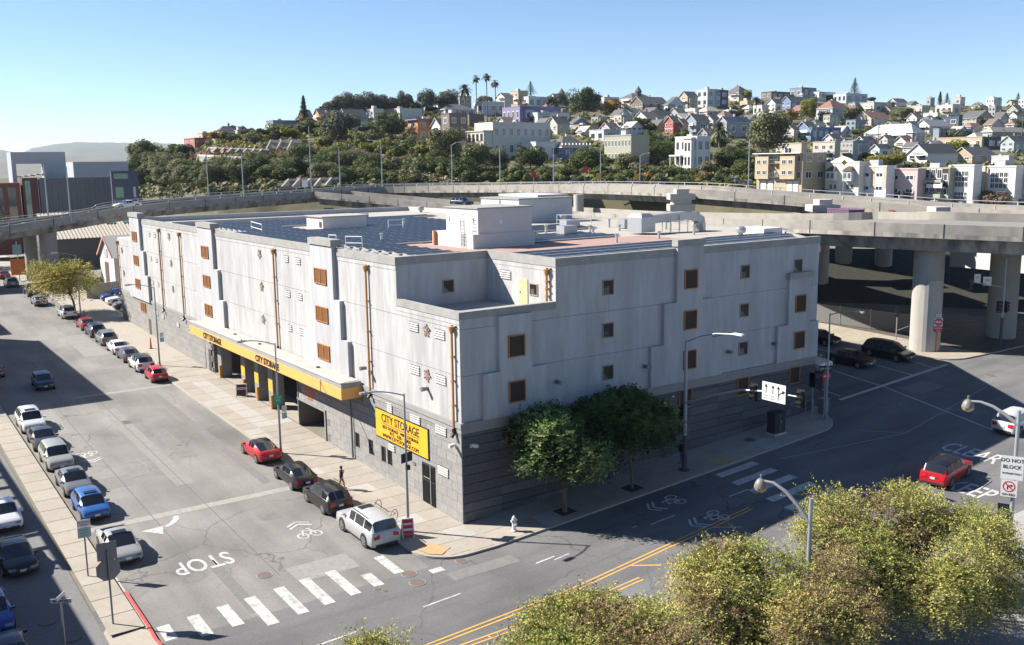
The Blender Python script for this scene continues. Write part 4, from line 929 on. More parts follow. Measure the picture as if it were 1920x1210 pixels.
MB().box(x-9, x-0.5, y, y+8, z-9, z1-1.0).build('brick_bay', mat('brick_dark', (0.16, 0.06, 0.045), 0.8), mb)
for i in range(3): MB().box(x-8.2+i*2.6, x-6.6+i*2.6, y-0.06, y, z-6, z1-2).build('window', M_GLASS, mb)
# warehouse with the pale ribbed roof
wh = thing('warehouse', 'warehouse with pale ribbed roof and skylights under the left viaduct', 'building', (0, 0, 0))
x, y, z, wl, wr, z1 = ext(98, 100, 262, 449, 505, 186)
MB().box(x, x+wr+8, y, y+16, z-6, z1).build('wall', mat('warehouse_wall', (0.13, 0.13, 0.13), 0.85, 0.08, 1.0), wh)
rf = MB(); rz1 = z1+4.6; rf.add([(x-0.4, y-0.5, z1), (x+wr+8, y-0.5, z1), (x+wr+8, y+11, rz1), (x-0.4, y+11, rz1), (x+wr+8, y+22, z1), (x-0.4, y+22, z1)], [(0, 1, 2, 3), (3, 2, 4, 5)])
rfo = rf.build('roof', mat('ribbed_roof', (0.50, 0.45, 0.37), 0.7, 0.05, 1.0), wh)
for i in range(36):
    xx = x+i*(wr+8)/36; r_ = MB(); r_.add([(xx, y-0.5, z1+0.02), (xx+0.14, y-0.5, z1+0.02), (xx+0.14, y-0.5, z1+0.1), (xx, y-0.5, z1+0.1), (xx, y+11, rz1+0.02), (xx+0.14, y+11, rz1+0.02), (xx+0.14, y+11, rz1+0.1), (xx, y+11, rz1+0.1)], [(0, 1, 2, 3), (3, 2, 6, 7), (0, 3, 7, 4), (1, 5, 6, 2)]); r_.build('roof_rib', MATS['ribbed_roof'], wh)
for i in range(6):
    xx = x+1.5+i*3.3; s_ = MB(); f0, f1 = 0.48, 0.74
    s_.add([(xx, y-0.5+11.5*f0, z1+4.6*f0+0.16), (xx+1.9, y-0.5+11.5*f0, z1+4.6*f0+0.16), (xx+1.9, y-0.5+11.5*f1, z1+4.6*f1+0.16), (xx, y-0.5+11.5*f1, z1+4.6*f1+0.16)], [(0, 1, 2, 3)]); s_.build('skylight', M_GREEN, wh)
MB().box(x+wr*0.62, x+wr*0.98, y-0.1, y, z-1.5, z1-3.0).build('green_glazing', M_GREEN, wh)
MB().box(x+wr*0.60, x+wr*1.0, y-0.5, y, z1-3.0, z1-2.6).build('canopy', M_WPAN, wh)
# white shed with pink trim
sh = thing('gabled_shed', 'white gabled shed with pink trim beside the parking spaces', 'shed', (0, 0, 0))
x0, y0 = 4.6, 112.5; gz = zg(x0, y0); wy = 10.0
M_SHW = mat('shed_white', (0.50, 0.47, 0.44), 0.85, 0.05, 1.0); M_PINK = mat('pink_trim', (0.52, 0.24, 0.19), 0.8)
b = MB(); b.add([(x0, y0, gz-1), (x0, y0+wy, gz-1), (x0, y0+wy, gz+5.6), (x0, y0+wy*0.5, gz+8.6), (x0, y0, gz+5.6)], [(4, 3, 2, 1, 0)]); b.add([(x0, y0, gz-1), (x0+14, y0, gz-1), (x0+14, y0, gz+5.6), (x0, y0, gz+5.6)], [(0, 1, 2, 3)]); b.build('wall', M_SHW, sh)
b = MB(); b.add([(x0-0.4, y0-0.4, gz+5.4), (x0+14, y0-0.4, gz+5.4), (x0+14, y0+wy/2, gz+8.75), (x0-0.4, y0+wy/2, gz+8.75), (x0+14, y0+wy+0.4, gz+5.4), (x0-0.4, y0+wy+0.4, gz+5.4)], [(0, 1, 2, 3), (3, 2, 4, 5)]); b.build('roof', mat('shed_roof', (0.42, 0.40, 0.36), 0.8), sh)
b = MB(); b.add([(x0-0.42, y0-0.4, gz+5.1), (x0-0.42, y0+wy/2, gz+8.4), (x0-0.42, y0+wy/2, gz+8.8), (x0-0.42, y0-0.4, gz+5.5)], [(0, 1, 2, 3)]); b.add([(x0-0.42, y0+wy+0.4, gz+5.1), (x0-0.42, y0+wy/2, gz+8.4), (x0-0.42, y0+wy/2, gz+8.8), (x0-0.42, y0+wy+0.4, gz+5.5)], [(0, 1, 2, 3)]); b.build('barge_board', M_PINK, sh)
MB().box(x0-0.08, x0, y0+4.0, y0+6.4, gz, gz+4.4).build('door', mat('shed_door', (0.09, 0.05, 0.05), 0.7), sh); MB().box(x0-0.1, x0, y0+4.2, y0+6.2, gz+5.2, gz+6.6).build('sign_panel', M_WPAN, sh)
# ribbed fence round the side lot
fe = thing('ribbed_fence', 'beige ribbed metal fence behind the cars in the side lot', 'fence', (0, 0, 0)); M_RIB = mat('fence_beige', (0.45, 0.39, 0.29), 0.7, 0.06, 1.0)
for i in range(34):
    u = i/34; xx = -0.5+u*9.0; yy = 119.5-u*9.0 if False else 111.0; 
    p0 = Vector((-0.6, 108.5, 0)).lerp(Vector((4.4, 108.5, 0)), u); g_ = zg(p0.x, p0.y)
    MB().box(p0.x, p0.x+0.13, p0.y-(0.06 if i % 2 else 0), p0.y+0.05, g_, g_+2.3).build('rib', M_RIB, fe)
for i in range(20):
    yy = 108.6+i*0.55; g_ = zg(-0.6, yy); MB().box(-0.7-(0.05 if i % 2 else 0), -0.6, yy, yy+0.53, g_, g_+2.1).build('rib', M_RIB, fe)
# street block off frame at the left whose shadow falls across the side street
ob = thing('west_block', 'plain concrete block on the west side of the street', 'building', (0, 0, 0)); M_OB = mat('west_block_wall', (0.36, 0.33, 0.30), 0.9, 0.06, 0.5)
MB().box(-62, -25.6, 60.2, 93, 0, 17.2).build('wall', M_OB, ob); MB().box(-60, -27.5, 99, 118, 0, 17.5).build('wall', M_OB, ob)
MB().box(-62, -25.5, 60.1, 93.1, 17.2, 17.5).build('parapet', M_CAP, ob)
nb = thing('west_parking_shelter', 'building west of the lot with an open rail along its roof', 'building', (0, 0, 0))
MB().box(-60, -33.9, -40, 19.7, -1, 12.3).build('wall', M_OB, nb)
b = MB(); b.box(-33.6, -33.3, 19.4, 52, 12.6, 12.9)
MB().box(-60, -34.6, 19.7, 52, -1, 11.6).build('wall', M_OB, nb)
b.build('rail', M_STEEL, nb)
for i in range(13): MB().box(-34.6, -33.4, 20.5+i*2.5, 20.9+i*2.5, 12.5, 12.8).build('beam', M_STEEL, nb)
# ================================================================== hillside
def lerp_tab(tab, x):
    if x <= tab[0][0]: return tab[0][1]
    for (a, va), (b_, vb) in zip(tab[:-1], tab[1:]):
        if x <= b_: return va+(vb-va)*(x-a)/(b_-a)
    return tab[-1][1]
T_YB = [(-400, 388), (0, 384), (260, 374), (400, 366), (600, 358), (800, 350), (1000, 347), (1200, 350), (1400, 362), (1600, 376), (1920, 394), (2400, 415)]
T_YR = [(-400, 345), (150, 330), (260, 306), (330, 282), (400, 264), (480, 250), (560, 238), (620, 230), (700, 221), (800, 211), (900, 205), (1000, 199), (1100, 195), (1200, 191), (1300, 189), (1450, 187), (1600, 190), (1700, 197), (1920, 200), (2400, 208)]
T_D0 = [(-400, 340), (260, 320), (400, 262), (600, 262), (800, 258), (1000, 252), (1270, 236), (1540, 212), (1920, 196), (2400, 190)]
T_D1 = [(-400, 430), (260, 420), (400, 385), (600, 430), (800, 490), (1000, 545), (1400, 600), (1920, 640), (2400, 650)]
PW = 1.35
def hill_D(px, py):
    yb, yr = lerp_tab(T_YB, px), lerp_tab(T_YR, px); s = clamp((yb-py)/(yb-yr), 0.0, 1.0)
    d0, d1 = lerp_tab(T_D0, px), lerp_tab(T_D1, px); return d0+(d1-d0)*s**PW
b = MB(); cols = list(range(-400, 2401, 35)); R_ = 22; vs = []
rh = random.Random(2)
for px in cols:
    yb, yr = lerp_tab(T_YB, px), lerp_tab(T_YR, px); d0, d1 = lerp_tab(T_D0, px), lerp_tab(T_D1, px)
    p = at(px, yb, d0-10); vs.append((p.x, p.y, 2.0))
    for r in range(R_+1):
        s = r/R_; p = at(px, yb+(yr-yb)*s, d0+(d1-d0)*s**PW); vs.append((p.x, p.y, p.z+(rh.uniform(-.5, .5) if 0 < r < R_ else 0)))
    for dd_, dz_ in ((120, -6), (400, -40), (900, -90)):
        q = at(px, yr, d1+dd_); vs.append((q.x, q.y, max(2, p.z+dz_)))
K = R_+5
b.add(vs, [(c*K+r, (c+1)*K+r, (c+1)*K+r+1, c*K+r+1) for c in range(len(cols)-1) for r in range(K-1)])
tag(b.build('hillside', mat('hillside_ground', (0.10, 0.09, 0.05), 0.95, 0.3, 0.15, col2=(0.065, 0.075, 0.03), amt2=0.9, scale2=0.06), None, True), kind='structure')
# distant hills across the bay flats
for nm, tab, D, dep, c in (('far_hills', [(-900, 300), (-300, 292), (-100, 285), (0, 281), (40, 288), (60, 278), (100, 271), (140, 266.5), (200, 267.5), (260, 268.5), (320, 269), (370, 276), (460, 284), (600, 292), (900, 300)], 7500, 2500, (0.09, 0.10, 0.08)), ('near_city_rise', [(-900, 312), (-200, 306), (0, 300), (80, 296), (130, 292), (180, 294), (250, 297), (330, 300), (500, 304)], 2300, 600, (0.12, 0.12, 0.10))):
    b = MB(); n = len(tab); fine = []
    for (a, ya), (c_, yc) in zip(tab[:-1], tab[1:]):
        for k in range(6): t = k/6; fine.append((a+(c_-a)*t, ya+(yc-ya)*t+random.Random(int(a)+k).uniform(-.5, .5)))
    vs = []
    for px, py in fine:
        p = at(px, py, D); q = at(px, 318, D-dep*0.6); r = at(px, py, D+dep)
        vs += [(q.x, q.y, 2), (p.x+(q.x-p.x)*0.4, p.y+(q.y-p.y)*0.4, 2+(p.z-2)*0.72), (p.x, p.y, p.z), (r.x, r.y, 2)]
    b.add(vs, [(i*4+k, i*4+4+k, i*4+5+k, i*4+1+k) for i in range(len(fine)-1) for k in range(3)])
    tag(b.build(nm, mat(nm+'_ground', c, 0.95, 0.2, 0.01), None, True), kind='structure')

# ================================================================== houses on the hill
COLS = {'red': (0.38, 0.07, 0.05), 'ochre': (0.50, 0.30, 0.10), 'grey': (0.30, 0.31, 0.32), 'slate': (0.15, 0.20, 0.25), 'beige': (0.46, 0.40, 0.31), 'orange': (0.52, 0.20, 0.06), 'cream': (0.56, 0.53, 0.45), 'white': (0.62, 0.62, 0.60), 'paleblue': (0.42, 0.48, 0.53), 'brown': (0.17, 0.115, 0.085), 'tan': (0.41, 0.32, 0.19), 'blue': (0.10, 0.19, 0.38), 'navy': (0.05, 0.08, 0.16), 'purple': (0.17, 0.14, 0.36), 'olive': (0.33, 0.32, 0.22), 'peach': (0.58, 0.36, 0.21), 'teal': (0.30, 0.40, 0.41), 'pink': (0.50, 0.34, 0.32), 'yellow': (0.60, 0.42, 0.10), 'bluegrey': (0.19, 0.26, 0.33), 'darkgrey': (0.09, 0.09, 0.095), 'rust': (0.24, 0.085, 0.06), 'lightroof': (0.36, 0.37, 0.38), 'mint': (0.46, 0.53, 0.47)}
for k_, c_ in list(COLS.items()):
    g_ = sum(c_)/3; COLS[k_] = tuple(g_+(q-g_)*(0.62 if k_ not in ('red', 'orange', 'ochre', 'tan') else 0.8) for q in c_)
M_WFR = mat('window_frame_white', (0.60, 0.60, 0.58), 0.6); M_WFD = mat('window_frame_dark', (0.10, 0.09, 0.08), 0.6)
def housem(c): return mat('house_'+c, COLS[c], 0.88, 0.05, 0.6)
def wmesh(fr):
    b = MB(); t = 0.09
    b.box(-0.5, 0.5, -0.06, 0, -0.5, -0.5+t, 0); b.box(-0.5, 0.5, -0.06, 0, 0.5-t, 0.5, 0); b.box(-0.5, -0.5+t, -0.058, 0, -0.5+t, 0.5-t, 0); b.box(0.5-t, 0.5, -0.058, 0, -0.5+t, 0.5-t, 0); b.box(-0.025, 0.025, -0.055, 0, -0.5+t, 0.5-t, 0)
    b.box(-0.5+t, 0.5-t, -0.02, 0, -0.5+t, 0.5-t, 1); return b.mesh('window', [fr, M_GLASS])
W_W, W_D = wmesh(M_WFR), wmesh(M_WFD)
def win_grid(par, face, x, y, w_, z0, z1, c, r, me, dark=False, wf=0.5, hf=0.5):
    """face 'L': plane x, running +y from y; face 'R': plane y, running +x from x"""
    if not c or not r: return
    for j in range(r):
        for i in range(c):
            u = w_*(i+0.5)/c; zz = z0+(z1-z0)*(j+0.5)/r; ww = min(w_/c*wf, 3.4); hh = (z1-z0)/r*hf
            if face == 'L': link('window', me, par, (x-0.01, y+u, zz), (0, 0, -pi/2), (ww, 1, hh))
            else: link('window', me, par, (x+u, y-0.01, zz), (0, 0, 0), (ww, 1, hh))
def house(pl, pc, pr, yt, yb, col, roof, wl_, wr_, label, rc='darkgrey', frame='w', D=None, name='house', cat='house', dl=9.0, dr=9.0, down_=5.0, wf=0.5, hf=0.5, rcol=None):
    D = D or hill_D(pc, yb)
    x, y, z, WL_, WR_, z1 = ext(pl, pc, pr, yt, yb, D, dl, dr); WL_ = min(max(WL_, 3), 40); WR_ = min(max(WR_, 3), 40)
    H = z1-z; t = thing(name, label, cat, (x, y, z), 0, 'houses on the hill')
    m = housem(col); mr = housem(rc); me = W_W if frame == 'w' else W_D
    if roof == 'f':
        b = MB(); b.box(0, WR_, 0, WL_, -down_, H-0.25); b.build('wall', m, t)
        b = MB(); b.box(-0.12, WR_+0.12, -0.12, WL_+0.12, H-0.25, H, 0); b.build('cornice', mr if rcol else m, t)
        b = MB(); b.box(0.25, WR_-0.25, 0.25, WL_-0.25, H, H+0.03); b.build('roof', housem('lightroof'), t); he = H-0.4
    else:
        span = WL_ if roof == 'gx' else WR_ if roof == 'gy' else min(WL_, WR_)
        he = max(H*0.55, H-span*0.42); o = 0.45
        if roof == 'gx':
            b = MB(); b.box(0, WR_, 0, WL_, -down_, he); b.add([(0, 0, he), (0, WL_, he), (0, WL_/2, H-0.1), (WR_, 0, he), (WR_, WL_, he), (WR_, WL_/2, H-0.1)], [(0, 2, 1), (3, 4, 5)]); b.build('wall', m, t)
            k = (H-he)/(WL_/2); b = MB(); zz = he-o*k
            b.add([(-o, -o, zz), (WR_+o, -o, zz), (WR_+o, WL_/2, H), (-o, WL_/2, H), (WR_+o, WL_+o, zz), (-o, WL_+o, zz)], [(0, 1, 2, 3), (3, 2, 4, 5)]); b.add([(-o, -o, zz-0.15), (WR_+o, -o, zz-0.15), (WR_+o, WL_/2, H-0.2), (-o, WL_/2, H-0.2), (WR_+o, WL_+o, zz-0.15), (-o, WL_+o, zz-0.15)], [(3, 2, 1, 0), (5, 4, 2, 3)])
            b.add([(-o, -o, zz), (-o, WL_/2, H), (-o, WL_/2, H-0.2), (-o, -o, zz-0.15)], [(0, 1, 2, 3)], 1); b.add([(-o, WL_+o, zz), (-o, WL_/2, H), (-o, WL_/2, H-0.2), (-o, WL_+o, zz-0.15)], [(3, 2, 1, 0)], 1); b.add([(-o, -o, zz), (WR_+o, -o, zz), (WR_+o, -o, zz-0.15), (-o, -o, zz-0.15)], [(3, 2, 1, 0)], 1)
            b.build('roof', [mr, M_WFR], t)
        elif roof == 'gy':
            b = MB(); b.box(0, WR_, 0, WL_, -down_, he); b.add([(0, 0, he), (WR_, 0, he), (WR_/2, 0, H-0.1), (0, WL_, he), (WR_, WL_, he), (WR_/2, WL_, H-0.1)], [(0, 1, 2), (3, 5, 4)]); b.build('wall', m, t)
            k = (H-he)/(WR_/2); b = MB(); zz = he-o*k
            b.add([(-o, -o, zz), (-o, WL_+o, zz), (WR_/2, WL_+o, H), (WR_/2, -o, H), (WR_+o, WL_+o, zz), (WR_+o, -o, zz)], [(3, 2, 1, 0), (5, 4, 2, 3)])
            b.add([(-o, -o, zz), (WR_/2, -o, H), (WR_/2, -o, H-0.2), (-o, -o, zz-0.15)], [(3, 2, 1, 0)], 1); b.add([(WR_+o, -o, zz), (WR_/2, -o, H), (WR_/2, -o, H-0.2), (WR_+o, -o, zz-0.15)], [(0, 1, 2, 3)], 1); b.add([(-o, -o, zz), (-o, WL_+o, zz), (-o, WL_+o, zz-0.15), (-o, -o, zz-0.15)], [(0, 1, 2, 3)], 1)
            b.build('roof', [mr, M_WFR], t)
        else:
            b = MB(); b.box(0, WR_, 0, WL_, -down_, he); b.build('wall', m, t)
            s = span*0.42; b = MB(); q = [(-o, -o), (WR_+o, -o), (WR_+o, WL_+o), (-o, WL_+o)]
            if WL_ > WR_: r1, r2 = (WR_/2, s), (WR_/2, WL_-s)
            else: r1, r2 = (s, WL_/2), (WR_-s, WL_/2)
            vs = [(a, c, he-0.1) for a, c in q]+[(*r1, H), (*r2, H)]
            fs = [(0, 1, 4), (1, 2, 5, 4), (2, 3, 5), (3, 0, 4, 5)] if WL_ > WR_ else [(0, 1, 5, 4), (1, 2, 5), (2, 3, 4, 5), (3, 0, 4)]
            b.add(vs, fs, 0); b.add([(a, c, he-0.35) for a, c in q]+[(a, c, he-0.1) for a, c in q], [(0, 1, 5, 4), (1, 2, 6, 5), (3, 0, 4, 7), (3, 2, 1, 0)], 1); b.build('roof', [mr, M_WFR], t)
    base = H*0.10; rx = random.Random(len(label)*31+int(pc*7)); pxw = pr-pl
    if rx.random() < 0.55: MB().box(WR_*0.55, WR_*0.55+0.8, WL_*0.6, WL_*0.6+0.8, he, H+rx.uniform(0.5, 1.3)).build('chimney', housem(rx.choice(('rust', 'grey', 'beige'))), t)
    if roof == 'f' and rx.random() < 0.6: MB().box(WR_*0.3, WR_*0.3+1.6, WL_*0.4, WL_*0.4+2.2, H, H+rx.uniform(0.6, 1.5)).build('roof_box', housem('lightroof'), t)
    if pxw >= 26 and cat == 'house' and wr_[0] > 1 and rx.random() < 0.6:
        bw = WR_*0.26; x0_ = WR_*rx.choice((0.08, 0.62)); MB().box(x0_, x0_+bw, -1.0, 0, H*0.12, he*0.9).build('bay', m, t); MB().box(x0_-0.15, x0_+bw+0.15, -1.15, 0, he*0.9, he*0.9+0.25).build('bay_roof', mr, t)
        for j_ in range(max(1, wr_[1])): link('window', me, t, (x0_+bw/2, -1.01, base+(he-base)*(j_+0.5)/max(1, wr_[1])), None, (bw*0.72, 1, (he-base)/max(1, wr_[1])*0.5))
    if pxw >= 22 and wl_[0] > 0 and rx.random() < 0.5: MB().box(-1.3, 0, WL_*0.1, WL_*0.6, H*0.42, H*0.45).build('balcony', housem('white'), t); MB().box(-1.3, -1.22, WL_*0.1, WL_*0.6, H*0.45, H*0.45+0.9).build('balustrade', housem(rx.choice(('white', 'brown', 'grey'))), t)
    if roof != 'f' and pxw > 20: MB().box(-0.06, 0, -0.02, WL_+0.02, he*0.5, he*0.5+0.18).build('trim_band', M_WFR, t)
    win_grid(t, 'L', 0, 0, WL_, base, he-0.1, wl_[0], wl_[1], me, wf=wf, hf=hf); win_grid(t, 'R', 0, 0, WR_, base, he-0.1, wr_[0], wr_[1], me, wf=wf, hf=hf)
    return t, WL_, WR_, H
HS = [
(346, 366, 395, 258.5, 281, 'red', 'f', (2, 2), (3, 2), 'red flat-roofed house at the left foot of the hill'),
(371, 380, 396, 249, 264, 'ochre', 'f', (1, 1), (2, 1), 'small ochre house above the red flat-roofed one'),
(403, 412, 452, 236, 264, 'grey', 'h', (1, 1), (3, 1), 'grey hip-roofed house behind the yellow-green shrubs at left'),
(500, 513, 560, 225.5, 248, 'slate', 'f', (1, 1), (2, 1), 'slate blue modern box house left of the tall narrow conifer'),
(511, 521, 545, 234.5, 250, 'beige', 'f', (1, 1), (1, 1), 'low beige annex in front of the slate blue box house'),
(560, 572, 586, 205, 233, 'orange', 'gx', (2, 2), (0, 0), 'orange gabled row house just behind the tall conifer'),
(588, 601, 614, 203, 233, 'orange', 'gx', (1, 2), (1, 1), 'middle orange gabled row house on the left ridge'),
(613, 626, 638, 201, 233, 'orange', 'gx', (1, 2), (0, 0), 'orange gabled row house touching the white apartment block'),
(635, 652, 690, 203.5, 245, 'cream', 'gx', (1, 3), (4, 2), 'white four storey apartment block with gable beside orange row houses'),
(688, 701, 720, 204, 233, 'cream', 'f', (2, 2), (1, 1), 'cream house with bay fronts right of the gabled apartment block'),
(718, 750, 792, 203, 227, 'cream', 'f', (2, 1), (0, 0), 'long flat-roofed cream building behind the spreading pine'),
(766, 784, 822, 223, 264, 'orange', 'f', (1, 2), (2, 2), 'modern orange and brown house with wide purple eaves'),
(768, 775, 793, 210, 225, 'slate', 'f', (1, 1), (1, 1), 'glazed upper room on top of the modern orange house'),
(810, 826, 845, 221, 270, 'white', 'gx', (1, 2), (0, 0), 'narrow white house with steep gable left of the brown tower house'),
(829, 844, 878, 212.5, 288, 'brown', 'f', (1, 3), (2, 3), 'tall dark brown shingled tower house'),
(876, 880, 908, 214, 238, 'brown', 'f', (0, 0), (0, 0), 'windowless brown wall block right of the tower house'),
(812, 835, 890, 194, 217, 'paleblue', 'h', (2, 1), (4, 1), 'pale blue hip-roofed house above the brown tower house'),
(795, 801, 813, 177, 202, 'white', 'gx', (1, 1), (1, 1), 'white house with steep dark gable left of the date palm on the ridge'),
(812, 821, 836, 181, 200, 'white', 'gx', (1, 1), (0, 0), 'small white gabled house touching the date palm crown'),
(770, 785, 792, 188, 203, 'grey', 'gx', (0, 0), (0, 0), 'small grey gabled house beside the loose eucalyptus'),
(888, 905, 946, 190, 216, 'paleblue', 'f', (2, 1), (3, 1), 'pale blue long house behind the three fan palm trunks'),
(930, 946, 962, 173.5, 192, 'cream', 'gx', (1, 1), (0, 0), 'cream steep gabled house right of the fan palms'),
(957, 972, 990, 170, 199, 'tan', 'f', (2, 2), (2, 2), 'tan house with flat dark eaves below the ridge pine', 'darkgrey'),
(976, 991, 1028, 181, 203, 'white', 'f', (1, 1), (3, 1), 'white cube house with dark glazed side under the ridge pine'),
(942, 975, 1052, 199, 232, 'purple', 'f', (4, 1), (4, 1), 'purple and cream long house behind the big cream building'),
(986, 1008, 1068, 211, 234, 'white', 'f', (1, 1), (3, 1), 'white and blue house with flat overhanging roof on slope'),
(1026, 1045, 1068, 218.5, 252, 'beige', 'gx', (2, 1), (1, 1), 'beige gabled house above the blue Victorian house'),
(1066, 1075, 1104, 220, 243, 'bluegrey', 'gy', (0, 0), (1, 1), 'blue grey gabled house left of the huge dark cypress'),
(1075, 1086, 1122, 234, 250, 'tan', 'f', (0, 0), (0, 0), 'low brown box house below the huge dark cypress'),
(891, 925, 1032, 229.5, 302, 'cream', 'f', (0, 0), (8, 2), 'big cream flat-roofed building with two rows of windows'),
(1020, 1054, 1106, 255, 300, 'blue', 'h', (2, 1), (2, 1), 'blue Victorian house with white window surrounds and dark hip roof'),
(978, 1005, 1052, 266, 302, 'white', 'f', (3, 1), (2, 1), 'white porch wing in front of the blue Victorian house'),
(1028, 1042, 1062, 175, 194, 'white', 'gx', (1, 1), (1, 1), 'white gabled house with turret on the ridge left of the cypress'),
(1096, 1106, 1133, 178, 195, 'grey', 'gx', (0, 0), (2, 1), 'grey house with low dark gable right behind the cypress top'),
(1129, 1133, 1161, 182, 205, 'paleblue', 'f', (0, 0), (3, 1), 'pale blue box house above the orange autumn tree'),
(1156, 1185, 1230, 173, 200, 'tan', 'h', (2, 1), (3, 1), 'tan ridge house with pointed turret roof'),
(1182, 1205, 1252, 180, 208, 'brown', 'gx', (3, 2), (3, 2), 'dark brown shingled house with twin gables under the turret'),
(1246, 1252, 1284, 181, 214, 'paleblue', 'gy', (0, 0), (2, 2), 'pale blue gabled house right of the brown shingled one'),
(1273, 1289, 1308, 171, 205, 'tan', 'gx', (1, 2), (2, 2), 'tan narrow gabled house left of the white modern ridge house'),
(1306, 1326, 1350, 167, 203, 'paleblue', 'f', (2, 2), (2, 2), 'white modern three storey house on the ridge with large windows'),
(1348, 1350, 1365, 169, 202, 'navy', 'f', (0, 0), (1, 2), 'narrow navy house between white modern and hip-roofed ridge houses'),
(1358, 1385, 1408, 160, 191, 'beige', 'h', (2, 2), (2, 2), 'beige hip-roofed house standing highest on the ridge'),
(1387, 1401, 1413, 188.5, 202, 'yellow', 'f', (1, 1), (0, 0), 'small yellow house beneath the highest ridge house'),
(1160, 1184, 1201, 200.5, 225, 'white', 'gx', (2, 1), (1, 1), 'white gabled cottage right of the orange autumn tree'),
(1189, 1212, 1236, 208.5, 234, 'white', 'gx', (2, 1), (2, 1), 'white gabled cottage with dark roof in front of a paler one'),
(1212, 1227, 1262, 207, 231, 'paleblue', 'gx', (1, 1), (3, 1), 'pale blue cottage with low dark roof above the tan gable'),
(1215, 1232, 1251, 224, 248, 'ochre', 'gy', (1, 1), (1, 1), 'ochre gabled house left of the red house'),
(1246, 1262, 1275, 217.5, 255, 'red', 'gx', (2, 2), (0, 0), 'bright red gabled house in the middle of the slope'),
(1264, 1281, 1287, 222, 255, 'peach', 'gx', (2, 2), (0, 0), 'peach coloured house pressed against the red house'),
(1283, 1305, 1330, 213.5, 252, 'bluegrey', 'gx', (2, 2), (1, 1), 'blue grey gabled house left of the big date palm'),
(1320, 1337, 1351, 215.5, 243, 'beige', 'gx', (2, 1), (0, 0), 'beige dormered house directly behind the big date palm'),
(1345, 1362, 1406, 218, 258, 'grey', 'gx', (1, 1), (2, 1), 'grey house with long navy roof right of the big date palm', 'navy'),
(1306, 1326, 1353, 199, 219, 'pink', 'h', (1, 1), (2, 1), 'pinkish hip-roofed house below the white modern ridge house', 'olive'),
(1284, 1303, 1309, 203, 219, 'white', 'f', (2, 1), (0, 0), 'small white house with red roof edge', 'rust'),
(1345, 1367, 1396, 204, 219, 'beige', 'h', (2, 1), (2, 1), 'low beige house above the navy roof', 'lightroof'),
(1133, 1183, 1217, 252.5, 312, 'olive', 'f', (8, 2), (0, 0), 'long olive cream apartment block with two window rows'),
(1105, 1132, 1213, 243, 266, 'paleblue', 'f', (2, 1), (3, 1), 'pale blue rooftop block behind the olive cream apartments'),
(1265, 1306, 1331, 255.5, 322, 'white', 'f', (4, 2), (2, 2), 'white Victorian house with bay windows beside the date palm'),
(1480, 1503, 1530, 164, 184, 'slate', 'f', (2, 1), (2, 1), 'dark modern house with overhanging flat roof on the right ridge', 'darkgrey'),
(1427, 1446, 1481, 171.5, 187, 'brown', 'f', (2, 1), (3, 1), 'low brown house with roof terrace on the ridge'),
(1505, 1535, 1566, 172, 190, 'white', 'f', (2, 1), (2, 1), 'white house with glass roof terrace on the right ridge'),
(1562, 1586, 1626, 175, 194, 'paleblue', 'f', (3, 1), (3, 1), 'pale house right below the dark ridge conifer'),
(1437, 1453, 1466, 184.5, 214, 'white', 'gx', (2, 2), (1, 1), 'white gabled house left of the blue gabled pair'),
(1464, 1482, 1510, 180, 207, 'blue', 'gx', (2, 2), (2, 1), 'blue gabled house left of the yellow poplar'),
(1412, 1428, 1441, 197, 217, 'cream', 'f', (2, 1), (0, 0), 'cream terrace house by the ridge fan palm'),
(1530, 1560, 1590, 187, 229, 'paleblue', 'h', (2, 2), (2, 2), 'pale house with large rust red hip roof right of the poplar', 'rust'),
(1580, 1592, 1616, 199.5, 224, 'olive', 'gy', (1, 1), (1, 1), 'olive house with rust red roof beside a similar pale one', 'rust'),
(1610, 1638, 1671, 191.5, 213, 'beige', 'f', (3, 1), (2, 1), 'beige flat-roofed house below the pale ridge house'),
(1601, 1633, 1662, 208.5, 238, 'beige', 'gx', (2, 2), (2, 1), 'beige gabled house with rust red roof above long white roof', 'rust'),
(1488, 1520, 1537, 227.5, 264, 'blue', 'gx', (3, 1), (0, 0), 'bright blue cottage with white gable trim and porch'),
(1519, 1522, 1576, 238.5, 264, 'blue', 'f', (0, 0), (5, 1), 'flat-roofed blue wing attached to the bright blue cottage'),
(1470, 1488, 1493, 233.5, 262, 'beige', 'gx', (1, 1), (0, 0), 'small beige cottage left of the bright blue cottage'),
(1454, 1502, 1506, 268, 296, 'beige', 'f', (1, 1), (0, 0), 'beige penthouse on top of the tan apartment block'),
(1523, 1564, 1568, 265, 304, 'beige', 'f', (3, 2), (0, 0), 'beige upper apartments between tan block and glazed block'),
(1563, 1598, 1602, 264.5, 304, 'grey', 'f', (5, 3), (0, 0), 'grey block covered with a grid of windows'),
(1598, 1602, 1627, 263, 300, 'bluegrey', 'f', (0, 0), (3, 2), 'blue grey house with outside stairs right of the glazed block'),
(1700, 1738, 1796, 269, 309, 'white', 'gx', (2, 1), (0, 0), 'white house with large dark gable roof above the row of flats'),
(1783, 1822, 1866, 275.5, 309, 'tan', 'gx', (2, 1), (2, 1), 'tan shingled house with steep gable and two attic windows'),
(1755, 1840, 1846, 256, 281, 'tan', 'f', (6, 1), (0, 0), 'long low tan building with rust coping on the right slope', 'rust'),
(1620, 1710, 1733, 231, 270, 'lightroof', 'h', (4, 1), (2, 2), 'long pale building with light grey roof on the right slope', 'lightroof'),
(1632, 1648, 1669, 270, 299, 'white', 'gx', (2, 1), (1, 1), 'white cottage with navy lean-to above the round tree'),
(1675, 1698, 1716, 255, 278, 'cream', 'gx', (1, 1), (2, 1), 'cream cottage with red roof above the white dark-gabled house', 'rust'),
